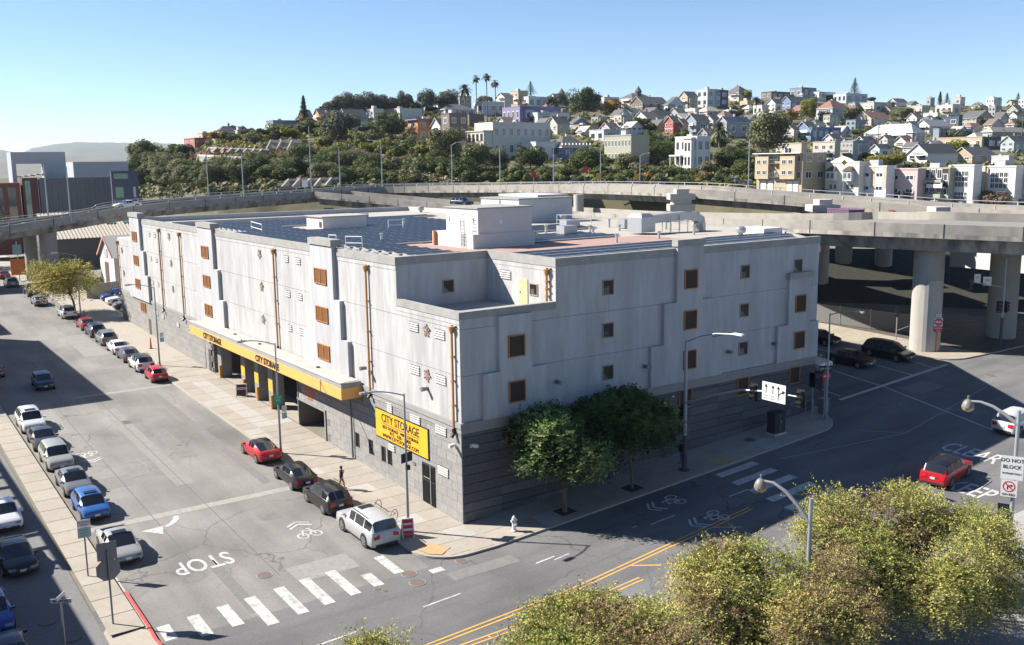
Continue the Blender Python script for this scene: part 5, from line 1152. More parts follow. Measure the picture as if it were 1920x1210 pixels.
(1715, 1742, 1779, 223.5, 250, 'cream', 'gx', (1, 1), (1, 1), 'cream house with grey gable right of the olive shrub mass', 'grey'),
(1750, 1760, 1821, 241, 261, 'bluegrey', 'f', (0, 0), (6, 1), 'dark blue grey house with round dormers'),
(1730, 1757, 1762, 211, 228, 'cream', 'f', (1, 1), (0, 0), 'cream cube house left of the navy house with white fascia'),
(1753, 1785, 1801, 196, 218, 'cream', 'f', (3, 1), (1, 1), 'cream house with wide upstairs windows on upper right slope'),
(1706, 1728, 1743, 197.5, 217, 'beige', 'f', (3, 1), (0, 0), 'beige house with dark flat eaves above the yellow shrub', 'darkgrey'),
(1757, 1797, 1804, 218, 238, 'navy', 'f', (2, 1), (0, 0), 'navy house with white fascia on the right slope', 'white'),
(1800, 1830, 1862, 206.5, 238, 'olive', 'gy', (3, 2), (3, 1), 'olive house with brown roof and long balcony'),
(1860, 1875, 1891, 210, 235, 'beige', 'gy', (1, 2), (1, 1), 'beige house with peaked gable left of the mint gable'),
(1887, 1906, 1927, 209, 232, 'mint', 'gx', (1, 1), (1, 1), 'mint gabled house at the right edge'),
(1885, 1901, 1932, 226, 243, 'pink', 'h', (1, 1), (2, 1), 'low house with rust roof under the mint gable', 'rust'),
(1840, 1860, 1928, 238, 257, 'olive', 'h', (0, 0), (0, 0), 'long olive roofed hall at the right edge', 'olive'),
(1838, 1846, 1876, 257, 281, 'navy', 'f', (0, 0), (3, 1), 'navy house with picture windows right of the long tan building'),
(1875, 1900, 1928, 254.5, 288, 'teal', 'gx', (2, 2), (2, 1), 'teal house with white balcony at the right edge'),
(1858, 1890, 1897, 292, 316, 'white', 'f', (1, 1), (0, 0), 'white roof room above the right-hand white apartments'),
(1664, 1680, 1701, 184, 199, 'white', 'gx', (2, 1), (0, 0), 'white peaked house alone on the skyline right of the conifer'),
(1739, 1744, 1752, 183, 200, 'grey', 'f', (1, 1), (0, 0), 'grey tower house among skyline conifers'),
(1790, 1800, 1809, 182, 199, 'pink', 'f', (1, 1), (1, 1), 'pink house on the skyline'),
(1848, 1862, 1876, 182.5, 208, 'white', 'f', (3, 2), (2, 2), 'white three storey house on the skyline at right'),
(1887, 1896, 1908, 187, 208, 'yellow', 'gx', (1, 1), (0, 0), 'yellow gabled house on the skyline'),
(1909, 1919, 1932, 186, 204, 'white', 'f', (2, 2), (0, 0), 'white house on the skyline at the frame edge'),
(1700, 1708, 1722, 189, 202, 'teal', 'gy', (0, 0), (1, 1), 'small teal house on the skyline left of the conifers'),
(1820, 1829, 1846, 192, 206, 'cream', 'gy', (0, 0), (1, 1), 'small cream skyline house left of the white three storey one'),
(1104, 1120, 1134, 192, 208, 'cream', 'gx', (1, 1), (0, 0), 'cream cottage between the cypress and the pale blue box'),
(1640, 1652, 1668, 214, 230, 'rust', 'h', (0, 0), (1, 1), 'rust roofed cottage behind the beige gabled house', 'rust'),
(856, 862, 884, 180, 200, 'grey', 'f', (0, 0), (2, 1), 'grey house seen between date palm and fan palms'),
(1404, 1416, 1432, 183, 200, 'darkgrey', 'h', (0, 0), (1, 1), 'dark roofed house right below the highest ridge house'),
(438, 446, 462, 244, 262, 'beige', 'f', (1, 1), (1, 1), 'beige cottage peeping over shrubs on the left slope'),
]
HOUSES = {}
for h in HS:
    HOUSES[h[9]] = house(*h[:9], h[9], *(h[10:11]), frame=('d' if h[5] in ('white', 'cream', 'paleblue') and hash(h[0]) % 3 else 'w'))

# smaller houses filling the terraces between the named ones
rf_ = random.Random(77); used = [(h[1], h[4]) for h in HS]; named = [(h[1], h[4], h[9]) for h in HS]; cnt = 0; tries = 0; taken = set()
while cnt < 62 and tries < 6000:
    tries += 1; px = rf_.uniform(935, 1915); yr = lerp_tab(T_YR, px); py = rf_.uniform(yr+8, 262 if px < 1420 else 250 if px < 1560 else 290)
    if 1060 < px < 1130 and py < 235: continue
    if min(((px-a)/26)**2+((py-b_)/9)**2 for a, b_ in used) < 1: continue
    nn_ = min(named, key=lambda q: (q[0]-px)**2+((q[1]-py)*2)**2); key = nn_[2]
    side = 'left of' if px < nn_[0]-6 else 'right of' if px > nn_[0]+6 else 'above' if py < nn_[1] else 'below'
    c = rf_.choice(('grey', 'beige', 'cream', 'white', 'paleblue', 'teal', 'tan', 'bluegrey', 'olive', 'pink')); rr_ = rf_.choice(('f', 'gx', 'gy', 'h', 'gx')); 
    wd = {'f': 'flat-roofed', 'gx': 'gabled', 'gy': 'peaked', 'h': 'hip-roofed'}[rr_]; lb_ = 'small %s %s house %s the %s' % (c.replace('paleblue', 'pale blue').replace('bluegrey', 'blue grey'), wd, side, key)
    lb_ = ' '.join(lb_.split()[:16])
    if lb_ in taken: continue
    taken.add(lb_); used.append((px, py)); s_ = 1.0 if py < 215 else 1.35
    house(px-rf_.uniform(9, 15)*s_, px, px+rf_.uniform(9, 16)*s_, py-rf_.uniform(13, 19)*s_, py, c, rr_, (2, 1 if s_ < 1.2 else 2), (2, 1), lb_, rf_.choice(('darkgrey', 'rust', 'grey', 'lightroof', 'brown', 'darkgrey')), frame=rf_.choice('wd')); cnt += 1
# turret and other one-off details
def cone_on(key, u, v, r, h1, h2):
    t, WL_, WR_, H = HOUSES[key]; MB().lathe([(r*0.9, H-3), (r*0.9, H+h1-0.1), (r*1.15, H+h1), (0.05, H+h1+h2)], 10, 0, (WR_*u, WL_*v, 0)).build('turret', housem('darkgrey'), t)
cone_on('tan ridge house with pointed turret roof', 0.45, 0.3, 1.9, 0.6, 3.4); cone_on('white gabled house with turret on the ridge left of the cypress', 0.7, 0.2, 2.0, 0.0, 3.0)
# bay on the big cream building
t, WL_, WR_, H = HOUSES['big cream flat-roofed building with two rows of windows']
bay = MB().box(-3.4, 0, 0.3, WL_*0.95, H*0.36, H*0.76).build('bay', housem('cream'), t); MB().box(-3.7, 0.1, 0.0, WL_, H*0.76, H*0.79).build('cornice', housem('beige'), t)
win_grid(t, 'L', -3.4, 0.3, WL_*0.9, H*0.5, H*0.72, 4, 1, W_D, wf=0.62, hf=0.9)
t, WL_, WR_, H = HOUSES['white Victorian house with bay windows beside the date palm']
MB().box(-1.6, 0, WL_*0.08, WL_*0.42, -2, H*0.92).build('bay', housem('white'), t); MB().box(-1.9, 0, WL_*0.05, WL_*0.45, H*0.92, H*0.96).build('cornice', housem('white'), t)
win_grid(t, 'L', -1.6, WL_*0.1, WL_*0.3, H*0.1, H*0.9, 2, 2, W_D, wf=0.6, hf=0.6)
MB().box(-2.4, 0, WL_*0.5, WL_*1.0, H*0.44, H*0.48).build('porch_roof', housem('white'), t)
for k in range(3): MB().tube([(-2.2, WL_*(0.52+0.22*k), -1), (-2.2, WL_*(0.52+0.22*k), H*0.44)], 0.14, 6).build('porch_column', housem('white'), t)
t, WL_, WR_, H = HOUSES['modern orange and brown house with wide purple eaves']
MB().box(-1.0, WR_+0.8, -1.0, WL_+0.8, H-0.5, H-0.1).build('eaves', housem('purple'), t)
t, WL_, WR_, H = HOUSES['blue Victorian house with white window surrounds and dark hip roof']
for k in range(9): MB().box(WR_*k/8-0.15, WR_*k/8+0.15, -0.5, 0, H*0.62, H*0.70).build('bracket', housem('white'), t)
# ------------------------------------------------------------------ row of flats along the foot of the hill
def flats(*a, **k): return house(*a, name='apartment_block', cat='apartments', **k)
t, WL_, WR_, H = flats(1418, 1503, 1547, 287.5, 362, 'tan', 'f', (6, 2), (2, 2), 'tan three storey apartment block with fire escape and white garage doors', D=212, hf=0.42, wf=0.55)
for o in [c for c in t.children if c.name.startswith('window')]: o.location.z += H*0.14; 
for k in (0.07, 0.2, 0.62, 0.78): MB().box(-0.12, 0, WL_*k, WL_*(k+0.11), -0.5, 2.6).build('garage_door', housem('white'), t)
MB().box(-1.1, 0, WL_*0.1, WL_*0.42, 3.0, H-0.6).build('bay', housem('tan'), t); MB().box(-1.0, 0, WL_*0.68, WL_*0.98, 3.0, H-0.6).build('bay', housem('tan'), t)
win_grid(t, 'L', -1.1, WL_*0.12, WL_*0.28, H*0.38, H*0.92, 2, 2, W_W, wf=0.7, hf=0.42); win_grid(t, 'L', -1.0, WL_*0.70, WL_*0.26, H*0.38, H*0.92, 2, 2, W_W, wf=0.7, hf=0.42)
MB().box(-1.5, WR_+0.3, -0.4, WL_+0.2, H-0.05, H+0.12).build('roof_edge', housem('white'), t)
fe_ = MB()
for z in (3.4, 6.4):
    fe_.box(-1.1, -0.05, WL_*0.46, WL_*0.64, z, z+0.08)
    for k in range(6): fe_.box(-1.12, -1.08, WL_*(0.46+0.036*k), WL_*(0.46+0.036*k)+0.04, z, z+1.0)
    fe_.box(-1.13, -1.07, WL_*0.46, WL_*0.64, z+0.95, z+1.02)
for k in range(10): fe_.box(-1.0, -0.4, WL_*0.5+k*0.22, WL_*0.5+k*0.22+0.2, 3.5+k*0.3, 3.56+k*0.3)
fe_.build('fire_escape', M_STEEL, t)
t, WL_, WR_, H = flats(1546, 1609, 1615, 303, 366, 'cream', 'f', (0, 0), (0, 0), 'cream house with curved gable and two brown-roofed bay windows', D=208)
cv = MB(); pts = [(0.0, WL_*0.15, H), (0.0, WL_*0.3, H+0.7), (0.0, WL_*0.5, H+1.2), (0.0, WL_*0.7, H+0.7), (0.0, WL_*0.85, H)]
cv.add(pts+[(0.4, q[1], q[2]) for q in pts], [(4, 3, 2, 1, 0), (5, 6, 7, 8, 9)]+[(i, i+1, i+6, i+5) for i in range(4)]); cv.build('curved_gable', housem('cream'), t)
for k in (0.12, 0.62):
    MB().box(-1.2, 0, WL_*k, WL_*(k+0.26), H*0.42, H*0.72).build('bay', housem('paleblue'), t)
    b = MB(); y0, y1 = WL_*k-0.2, WL_*(k+0.26)+0.2; b.add([(-1.5, y0, H*0.72), (-1.5, y1, H*0.72), (0, y1, H*0.72), (0, y0, H*0.72), (-0.1, (y0+y1)/2-0.6, H*0.86), (-0.1, (y0+y1)/2+0.6, H*0.86)], [(0, 1, 5, 4), (0, 4, 3), (1, 2, 5)][::1]); b.add([(-1.5, y0, H*0.72), (-1.5, y1, H*0.72), (-0.1, (y0+y1)/2+0.6, H*0.86), (-0.1, (y0+y1)/2-0.6, H*0.86)], [(3, 2, 1, 0)]); b.build('bay_roof', housem('brown'), t)
    win_grid(t, 'L', -1.2, WL_*k, WL_*0.26, H*0.45, H*0.70, 2, 1, W_W, wf=0.8, hf=0.8); win_grid(t, 'L', 0, WL_*k, WL_*0.26, H*0.1, H*0.38, 2, 1, W_W, wf=0.7, hf=0.6)
t, WL_, WR_, H = flats(1609, 1660, 1664, 311, 372, 'white', 'f', (2, 2), (0, 0), 'white block of flats with two orange vertical bands', D=205, wf=0.55, hf=0.3)
for k in (0.0, 0.42): MB().box(-0.06, 0, WL_*k, WL_*(k+0.14), 2.2, H-0.3).build('orange_band', housem('peach'), t)
t, WL_, WR_, H = flats(1662, 1718, 1722, 316, 377, 'pink', 'f', (2, 2), (0, 0), 'grey beige block of flats with dark garage openings', D=203, wf=0.55, hf=0.32)
for k in (0.08, 0.55): MB().box(-0.06, 0, WL_*k, WL_*(k+0.36), -1, 2.0).build('garage_opening', M_DARK, t)
t, WL_, WR_, H = flats(1718, 1777, 1780, 314.5, 380, 'olive', 'f', (3, 2), (0, 0), 'olive block of flats with recessed balconies', D=201, wf=0.75, hf=0.5)
for z in (H*0.12, H*0.52):
    MB().box(-0.05, 0, WL_*0.03, WL_*0.97, z+1.0, z+3.4).build('recess_shade_panel', M_DARK, t); MB().box(-1.3, 0, WL_*0.15, WL_*0.85, z+0.1, z+0.9).build('balcony', housem('olive'), t)  # flat dark panel paints the shade of the balcony recess
    win_grid(t, 'L', -0.06, WL_*0.2, WL_*0.6, z+1.0, z+3.3, 3, 1, W_W, wf=0.8, hf=0.9)
for (a, c, d, yt, yb, lb, D) in ((1776, 1822, 1837, 309, 386, 'white block of flats with tall gridded windows next to the olive one', 199), (1838, 1900, 1906, 311, 389, 'white block of flats behind the bare reddish tree', 197), (1902, 1962, 1967, 311, 391, 'white block of flats cut by the right edge of the picture', 195)):
    t, WL_, WR_, H = flats(a, c, d, yt, yb, 'white', 'f', (0, 0), (0, 0), lb, D=D)
    for z0, z1 in ((H*0.45, H*0.85), (H*0.05, H*0.33)):
        for i in range(4):
            for j in range(3): link('window', W_W, t, (-0.02, WL_*0.22+i*WL_*0.13+WL_*0.065, z0+(z1-z0)*(j+0.5)/3), (0, 0, -pi/2), (WL_*0.13, 1, (z1-z0)/3))
    MB().box(-0.5, 0, WL_*0.88, WL_*0.99, -3, H).build('pier', housem('beige'), t); MB().box(-0.3, 0, WL_*0.81, WL_*0.87, -3, H*0.95).build('orange_band', housem('peach'), t)
    MB().box(0.3, WR_, WL_*1.0, WL_*1.12, -3, H*0.9).build('stair_bay', housem('bluegrey'), t)

# ------------------------------------------------------------------ tiered retaining walls on the left slope
rw = thing('retaining_wall', 'tiered concrete retaining walls with slanting buttresses on the left slope', 'wall', (0, 0, 0)); M_RW = mat('retaining_concrete', (0.44, 0.40, 0.35), 0.9, 0.15, 0.5, col2=(0.25, 0.22, 0.2), amt2=0.5, scale2=0.3); M_RWD = mat('retaining_panel', (0.24, 0.23, 0.22), 0.9, 0.15, 0.5)
def tier(px0, px1, y0, y1, hpx, n):
    pts = []
    for i in range(n+1):
        u = i/n; px = px0+(px1-px0)*u; py = y0+(y1-y0)*u; D = hill_D(px, py+hpx)-3; pts.append((at(px, py, D), at(px, py+hpx, D)))
    for i in range(n):
        (a1, a0), (b1, b0) = pts[i], pts[i+1]; b = MB(); f = FWD*1.38
        b.quad(a0, b0, b1, a1, 1); b.quad(a1, b1, b1+f, a1+f, 0)
        lip = Vector((0, 0, (a1.z-a0.z)*0.26)); e = -FWD*0.5
        b.quad(a1-lip+e, b1-lip+e, b1+e, a1+e, 0); b.quad(a1+e, b1+e, b1, a1, 0); b.quad(a1-lip, b1-lip, b1-lip+e, a1-lip+e, 0)
        b.build('wall_panel', [M_RW, M_RWD], rw)
        d = (b0-a0).normalized()*0.5; c = MB(); out = -FWD*2.2; side = d*3.0
        c.add([a0+out-side, a0+out-side+d, a1+e*1.1+d, a1+e*1.1, a0+d, a0], [(0, 1, 2, 3), (1, 4, 2), (0, 3, 5)]); c.build('buttress', M_RW, rw)
tier(392, 505, 276.5, 280, 10, 8); tier(507, 566, 263, 263.5, 20, 3); tier(372, 500, 290, 296, 16, 9); tier(540, 640, 336, 333, 16, 5); tier(400, 470, 309, 307, 12, 5); tier(560, 660, 300, 298, 14, 6)

# ================================================================== vegetation
def leafmat(name, col, col2, v=0.28):
    m = mat(name, col, 0.7, v, 0.9, col2=col2, amt2=0.7, scale2=0.5, spec=0.25)
    n, l, b = mixn(m); b.inputs['Subsurface Weight'].default_value = 0.0
    tr = n.new('ShaderNodeBsdfTranslucent'); mx = n.new('ShaderNodeMixShader'); mx.inputs[0].default_value = 0.22
    src = b.inputs['Base Color'].links[0].from_socket; l.new(src, tr.inputs['Color'])
    l.new(b.outputs[0], mx.inputs[1]); l.new(tr.outputs[0], mx.inputs[2]); l.new(mx.outputs[0], n['Material Output'].inputs['Surface']); return m
L_DARK = leafmat('foliage_dark', (0.050, 0.072, 0.026), (0.08, 0.10, 0.035)); L_MID = leafmat('foliage_mid', (0.095, 0.125, 0.030), (0.14, 0.155, 0.035)); L_OLIVE = leafmat('foliage_olive', (0.150, 0.150, 0.075), (0.20, 0.19, 0.10)); L_YEL = leafmat('foliage_yellowgreen', (0.21, 0.21, 0.028), (0.27, 0.23, 0.04)); L_RED = leafmat('foliage_russet', (0.20, 0.085, 0.05), (0.15, 0.10, 0.05)); L_ORA = leafmat('foliage_autumn', (0.36, 0.18, 0.03), (0.22, 0.17, 0.03)); L_BARE = leafmat('foliage_dry', (0.24, 0.18, 0.13), (0.18, 0.15, 0.11)); L_EUC = leafmat('foliage_eucalyptus', (0.115, 0.125, 0.095), (0.15, 0.16, 0.12))
def crown_mesh(seed, n, lobes, leaf, mats, squash=1.0, hollow=0.55, name='crown'):
    """leaf faces spread through a lumpy unit crown (radius ~1, centred at z=0)"""
    r = random.Random(seed); b = MB()
    L = []
    for i in range(lobes):
        a = r.uniform(0, 2*pi); e = r.uniform(-0.7, 1.0); k = r.uniform(0.35, 0.72)
        L.append((Vector((k*cos(a)*sqrt(max(0, 1-e*e*0.5)), k*sin(a)*sqrt(max(0, 1-e*e*0.5)), k*e*squash)), r.uniform(0.28, 0.48)))
    L.append((Vector((0, 0, 0)), 0.5))
    for i in range(n):
        c, rad = L[r.randrange(len(L))]
        d = Vector((r.gauss(0, 1), r.gauss(0, 1), r.gauss(0, 1))).normalized(); rr = rad*(hollow+(1.06-hollow)*sqrt(r.random()))
        p = c+Vector((d.x*rr, d.y*rr, d.z*rr*squash))
        nrm = (d+Vector((r.gauss(0, .5), r.gauss(0, .5), r.gauss(0, .5)+0.3))).normalized(); u = nrm.orthogonal().normalized(); v = nrm.cross(u); ang = r.uniform(0, pi); u, v = u*cos(ang)+v*sin(ang), v*cos(ang)-u*sin(ang)
        s = leaf*r.uniform(0.55, 1.35); mi = 0 if len(mats) == 1 else (0 if r.random() < 0.72 else 1)
        b.add([p-u*s-v*s*0.35, p+u*s*0.3-v*s*0.6, p+u*s+v*s*0.3, p-u*s*0.2+v*s*0.65], [(0, 1, 2, 3)], mi)
    return b.mesh(name, mats)
def trunk_mesh(seed, h, r0, limbs=5, name='trunk'):
    r = random.Random(seed); b = MB(); b.tube([(0, 0, -0.4), (r.uniform(-.05, .05)*h, r.uniform(-.05, .05)*h, h*0.5), (r.uniform(-.08, .08)*h, r.uniform(-.08, .08)*h, h)], [r0, r0*0.75, r0*0.5], 7)
    for i in range(limbs):
        a = 2*pi*i/limbs+r.uniform(-.4, .4); z = h*r.uniform(0.55, 0.95); e = h*r.uniform(0.35, 0.6)
        b.tube([(0, 0, z), (cos(a)*e*0.5, sin(a)*e*0.5, z+e*0.45), (cos(a)*e, sin(a)*e, z+e*0.8)], [r0*0.45, r0*0.3, r0*0.1], 5)
    return b.mesh(name, M_BARK)
CR = {}
for key, m1, m2 in (('dark', L_DARK, L_MID), ('mid', L_MID, L_DARK), ('olive', L_OLIVE, L_MID), ('yel', L_YEL, L_MID), ('red', L_RED, L_BARE), ('ora', L_ORA, L_MID), ('dry', L_BARE, L_RED), ('euc', L_EUC, L_DARK)):
    CR[key] = [crown_mesh(100+i*7+len(key)*13+ord(key[0]), 1900 if key != 'dry' else 1000, 11, 0.092, [m1, m2], 0.85, 0.62) for i in range(2)]
for key, m1, m2 in (('dark', L_DARK, L_MID), ('mid', L_MID, L_DARK), ('olive', L_OLIVE, L_MID), ('yel', L_YEL, L_MID), ('ora', L_ORA, L_MID), ('euc', L_EUC, L_DARK), ('dry', L_BARE, L_RED)): CR[key].append(crown_mesh(500+ord(key[0]), 6500, 22, 0.05, [m1, m2], 0.9, 0.55))
TR_S = trunk_mesh(5, 1.0, 0.09); TR_T = trunk_mesh(9, 1.0, 0.05, 4)
TN = {'dark': 'dark green', 'mid': 'mid green', 'olive': 'grey olive', 'yel': 'yellow green', 'red': 'russet brown', 'ora': 'orange autumn', 'dry': 'dry leafless', 'euc': 'loose grey eucalyptus'}
rt = random.Random(21)
ALLT = []
def hill_tree(px, yb, hpx, wpx, kind, label, group, D=None, crown_low=0.12, name='tree', cat='tree', conical=False):
    D = D or hill_D(px, yb); p = at(px, yb, D); s = D/FPX; h = hpx*s; w_ = wpx*s/2
    t = thing(name, label, cat, (p.x, p.y, p.z-0.3), rt.uniform(0, 6.28), group); ALLT.append((label, px, t))
    ch = h*(1-crown_low)/2
    link('crown', CR[kind][2 if (hpx >= 40 or wpx >= 50) and len(CR[kind]) > 2 else rt.randrange(2)], t, (0, 0, h*crown_low+ch), (0, 0, 0), (w_*1.12, w_*1.12, ch*1.22))
    link('trunk', TR_S, t, (0, 0, 0), None, (w_*0.5, w_*0.5, max(0.6, h*(crown_low+0.25))))
    return t
# single trees one can name
ST = [
(1095, 222, 58, 60, 'dark', 'huge dark cypress rising above the middle of the hill'), (1147, 222, 38, 42, 'ora', 'orange autumn tree right of the huge dark cypress'), (1200, 246, 30, 40, 'mid', 'bushy green tree behind the olive cream apartments'),
(1515, 229, 46, 28, 'yel', 'tall yellow green poplar left of the rust roofed house'), (1550, 231, 24, 30, 'dark', 'dark round tree right of the poplar'), (1440, 300, 92, 82, 'olive', 'large spreading olive tree left of the blue cottage'), (1485, 232, 26, 34, 'ora', 'russet and gold shrub below the blue gabled house'),
(730, 262, 52, 58, 'dark', 'spreading dark pine in front of long cream building'), (995, 318, 46, 62, 'dark', 'round dark tree in front of the white porch wing'), (1100, 328, 52, 62, 'mid', 'round green tree in front of the blue Victorian house'), (1178, 330, 44, 56, 'olive', 'olive tree at the corner of the olive cream apartments'),
(1240, 308, 46, 46, 'mid', 'leafy tree left of the white Victorian house'), (1225, 300, 56, 40, 'dark', 'dark tree against the end wall of the olive apartments'), (1372, 318, 46, 60, 'dark', 'dark tree below the big date palm'), (1395, 338, 40, 52, 'mid', 'bright hedge tree left of the tan apartment block'),
(1660, 312, 24, 64, 'yel', 'round tree on the roofline above the white flats'), (1868, 388, 34, 62, 'dry', 'bare reddish tree in front of the right-hand white flats'), (1598, 232, 34, 38, 'dark', 'dark tree left of the beige gabled house'), (1790, 262, 22, 34, 'olive', 'small tree beside the house with round dormers'), (1795, 288, 26, 40, 'yel', 'leafy tree in front of the long tan building'),
(1690, 226, 24, 50, 'olive', 'olive shrub mass above the long pale building'), (1692, 217, 14, 26, 'ora', 'gold shrub above the olive shrub mass'), (895, 326, 60, 62, 'olive', 'grey olive tree below the brown tower house'), (870, 336, 44, 50, 'dark', 'dark tree right of the light pole below the tower house'), (937, 322, 44, 44, 'olive', 'grey willow-like tree under the big cream building'),
(640, 262, 56, 74, 'euc', 'big grey green tree below the white four storey apartments'), (695, 258, 28, 44, 'dark', 'dark shrub tree below the cream bay-fronted house'), (838, 300, 60, 72, 'olive', 'large olive tree below the modern orange house'), (1395, 190, 20, 30, 'yel', 'light green tree under the highest ridge house'), (1065, 338, 30, 46, 'mid', 'small round tree beside the no-entry signs')]
for a in ST: hill_tree(*a, 'named trees on the hill')
# eucalyptus grove on the left ridge
for (px, yb, h, w_) in [(622, 205, 28, 34), (645, 204, 36, 40), (672, 206, 34, 42), (700, 207, 40, 46), (728, 208, 36, 40), (760, 205, 40, 30), (775, 206, 28, 28), (800, 198, 36, 34), (842, 196, 34, 38), (828, 196, 26, 30), (908, 192, 22, 30), (1035, 190, 14, 24), (1055, 188, 18, 26)]:
    hill_tree(px, yb+10, h+6, w_*1.05, 'euc', 'eucalyptus in the grey grove along the left ridge', 'eucalyptus trees on the ridge', crown_low=0.05)
def conifer(px, yb, hpx, wpx, label, narrow=False):
    D = hill_D(px, yb); p = at(px, yb, D); s = D/FPX; h = hpx*s; w_ = wpx*s/2; r = random.Random(int(px)); b = MB()
    t = thing('conifer_tree', label, 'tree', (p.x, p.y, p.z-0.3), 0, 'conifers on the hill')
    n = 1100
    for i in range(n):
        u = r.random()**0.8; rad = (1-u*0.96)*w_*(0.55+0.45*abs(sin(u*26))) if not narrow else w_*(1-u**2.2)*(0.6+0.4*abs(sin(u*22)))
        a = r.uniform(0, 2*pi); q = rad*sqrt(r.random())*1.0; z = h*(0.06+0.94*u); c = Vector((q*cos(a), q*sin(a), z)); k = 0.05*h*r.uniform(0.4, 1)*(1.1-u*0.5) if not narrow else w_*0.3*r.uniform(.4, 1)
        d = Vector((cos(a), sin(a), -0.25)); v = Vector((-sin(a), cos(a), r.uniform(-.4, .4)))
        b.add([c-v*k*0.6, c+d*k*1.3, c+v*k*0.6, c-d*k*0.3+Vector((0, 0, k*0.5))], [(0, 1, 2, 3)])
    b.build('crown', L_DARK, t); MB().tube([(0, 0, -1), (0, 0, h*0.9)], [w_*0.12, 0.05], 6).build('trunk', M_BARK, t)
conifer(571, 238, 58, 19, 'tall narrow conifer beside the orange row houses', True); conifer(995, 178, 26, 30, 'spreading pine on the ridge behind white cube house'); conifer(1602, 180, 34, 30, 'dark pyramidal conifer alone on the right skyline'); conifer(1775, 198, 24, 22, 'broad conifer on the far right skyline'); conifer(1762, 198, 26, 10, 'thin conifer on the far right skyline', True); conifer(1908, 196, 22, 22, 'flat-topped conifer near the right frame edge')
def palm(px, yb, hpx, wpx, label, date=False, D=None):
    D = D or hill_D(px, yb); p = at(px, yb, D); s = D/FPX; h = hpx*s; w_ = wpx*s/2; r = random.Random(int(px)+3)
    t = thing('palm_tree', label, 'palm', (p.x, p.y, p.z-0.3), 0, 'palms on the hill'); zc = h-w_*(0.9 if date else 0.85)
    MB().tube([(0, 0, -1), (0.1, 0, zc*0.5), (0, 0, zc)], [0.42 if date else 0.28, 0.36 if date else 0.2, 0.5 if date else 0.24], 8).build('trunk', M_BARK, t)
    b = MB(); n = 70 if date else 46
    for i in range(n):
        a = r.uniform(0, 2*pi); e = r.uniform(-0.9, 1.35) if date else r.uniform(-0.9, 1.2); L = w_*r.uniform(0.85, 1.1); d = Vector((cos(a)*cos(e), sin(a)*cos(e), sin(e))); sd = Vector((-sin(a), cos(a), 0)); pts = []
        for k in range(5): u = k/4; pts.append(Vector((0, 0, zc+w_*0.1))+d*L*u+Vector((0, 0, -L*0.42*u*u)))
        wd = [0.03, 0.10, 0.12, 0.08, 0.01] if date else [0.02, 0.05, 0.15, 0.2, 0.05]
        for k in range(4): b.quad(pts[k]-sd*L*wd[k], pts[k]+sd*L*wd[k], pts[k+1]+sd*L*wd[k+1]+Vector((0, 0, -0.1)), pts[k+1]-sd*L*wd[k+1]+Vector((0, 0, -0.1)), 0 if e > -0.5 else 1)
    b.build('crown', [mat('palm_frond', (0.05, 0.06, 0.025), 0.6, 0.3, 2.0), mat('dry_frond', (0.16, 0.11, 0.05), 0.8)], t)
palm(872, 213, 60, 34, 'date palm on the ridge left of three fan palms', True); palm(894, 232, 92, 19, 'left of the three tall fan palms'); palm(913.5, 236, 99, 20, 'middle and tallest of the three fan palms'); palm(929.5, 232, 84, 19, 'right of the three tall fan palms'); palm(1348, 282, 62, 48, 'big date palm right of the white Victorian house', True); palm(1417, 220, 42, 18, 'slender palm right of the yellow house'); palm(1040, 215, 30, 26, 'short feathery palm left of the huge cypress', True)
# shrubs and trees clothing the lower slope, painted by zones: (x range, y range, kinds)
ZN = [((255, 345), (290, 335), ('dark', 'mid', 'olive'), 16, (20, 30)), ((265, 420), (322, 352), ('dark', 'olive', 'dark'), 18, (22, 34)), ((395, 480), (322, 362), ('olive', 'dark'), 9, (26, 38)), ((400, 520), (252, 268), ('yel', 'mid', 'olive', 'ora'), 18, (12, 17)), ((480, 640), (248, 262), ('yel', 'mid', 'olive', 'mid'), 20, (15, 24)), ((395, 640), (292, 306), ('red', 'dry', 'olive', 'red', 'mid'), 26, (7, 10)), ((480, 700), (308, 340), ('olive', 'mid', 'dark', 'mid'), 24, (22, 34)), ((600, 830), (268, 296), ('yel', 'mid', 'yel', 'olive'), 30, (16, 26)), ((640, 830), (296, 312), ('red', 'dry', 'olive', 'mid'), 16, (14, 22)), ((640, 880), (316, 346), ('dark', 'olive', 'mid', 'mid'), 26, (18, 30)), ((880, 1130), (326, 346), ('mid', 'dark', 'olive', 'mid'), 22, (14, 22)), ((1120, 1330), (322, 352), ('olive', 'mid', 'mid', 'olive'), 22, (14, 24)), ((1200, 1330), (336, 352), ('ora', 'red', 'mid', 'dark'), 10, (12, 20)), ((1340, 1415), (330, 356), ('mid', 'dark'), 8, (14, 22)), ((560, 640), (238, 250), ('red', 'mid', 'dark'), 8, (12, 20)), ((1560, 1920), (205, 260), ('mid', 'olive', 'yel', 'dark'), 16, (9, 15)), ((1120, 1500), (205, 262), ('mid', 'olive', 'dark'), 16, (9, 16)), ((640, 1060), (206, 250), ('mid', 'dark', 'olive'), 12, (9, 15)), ((1420, 1700), (186, 205), ('mid', 'dark', 'olive'), 10, (8, 12)), ((430, 470), (250, 262), ('dark', 'euc'), 4, (12, 18)), ((1480, 1780), (290, 306), ('mid', 'dark', 'olive'), 8, (10, 14)), ((1130, 1425), (258, 318), ('mid', 'dark', 'olive', 'mid'), 34, (13, 20)), ((960, 1130), (236, 262), ('mid', 'dark', 'olive'), 9, (8, 13))]
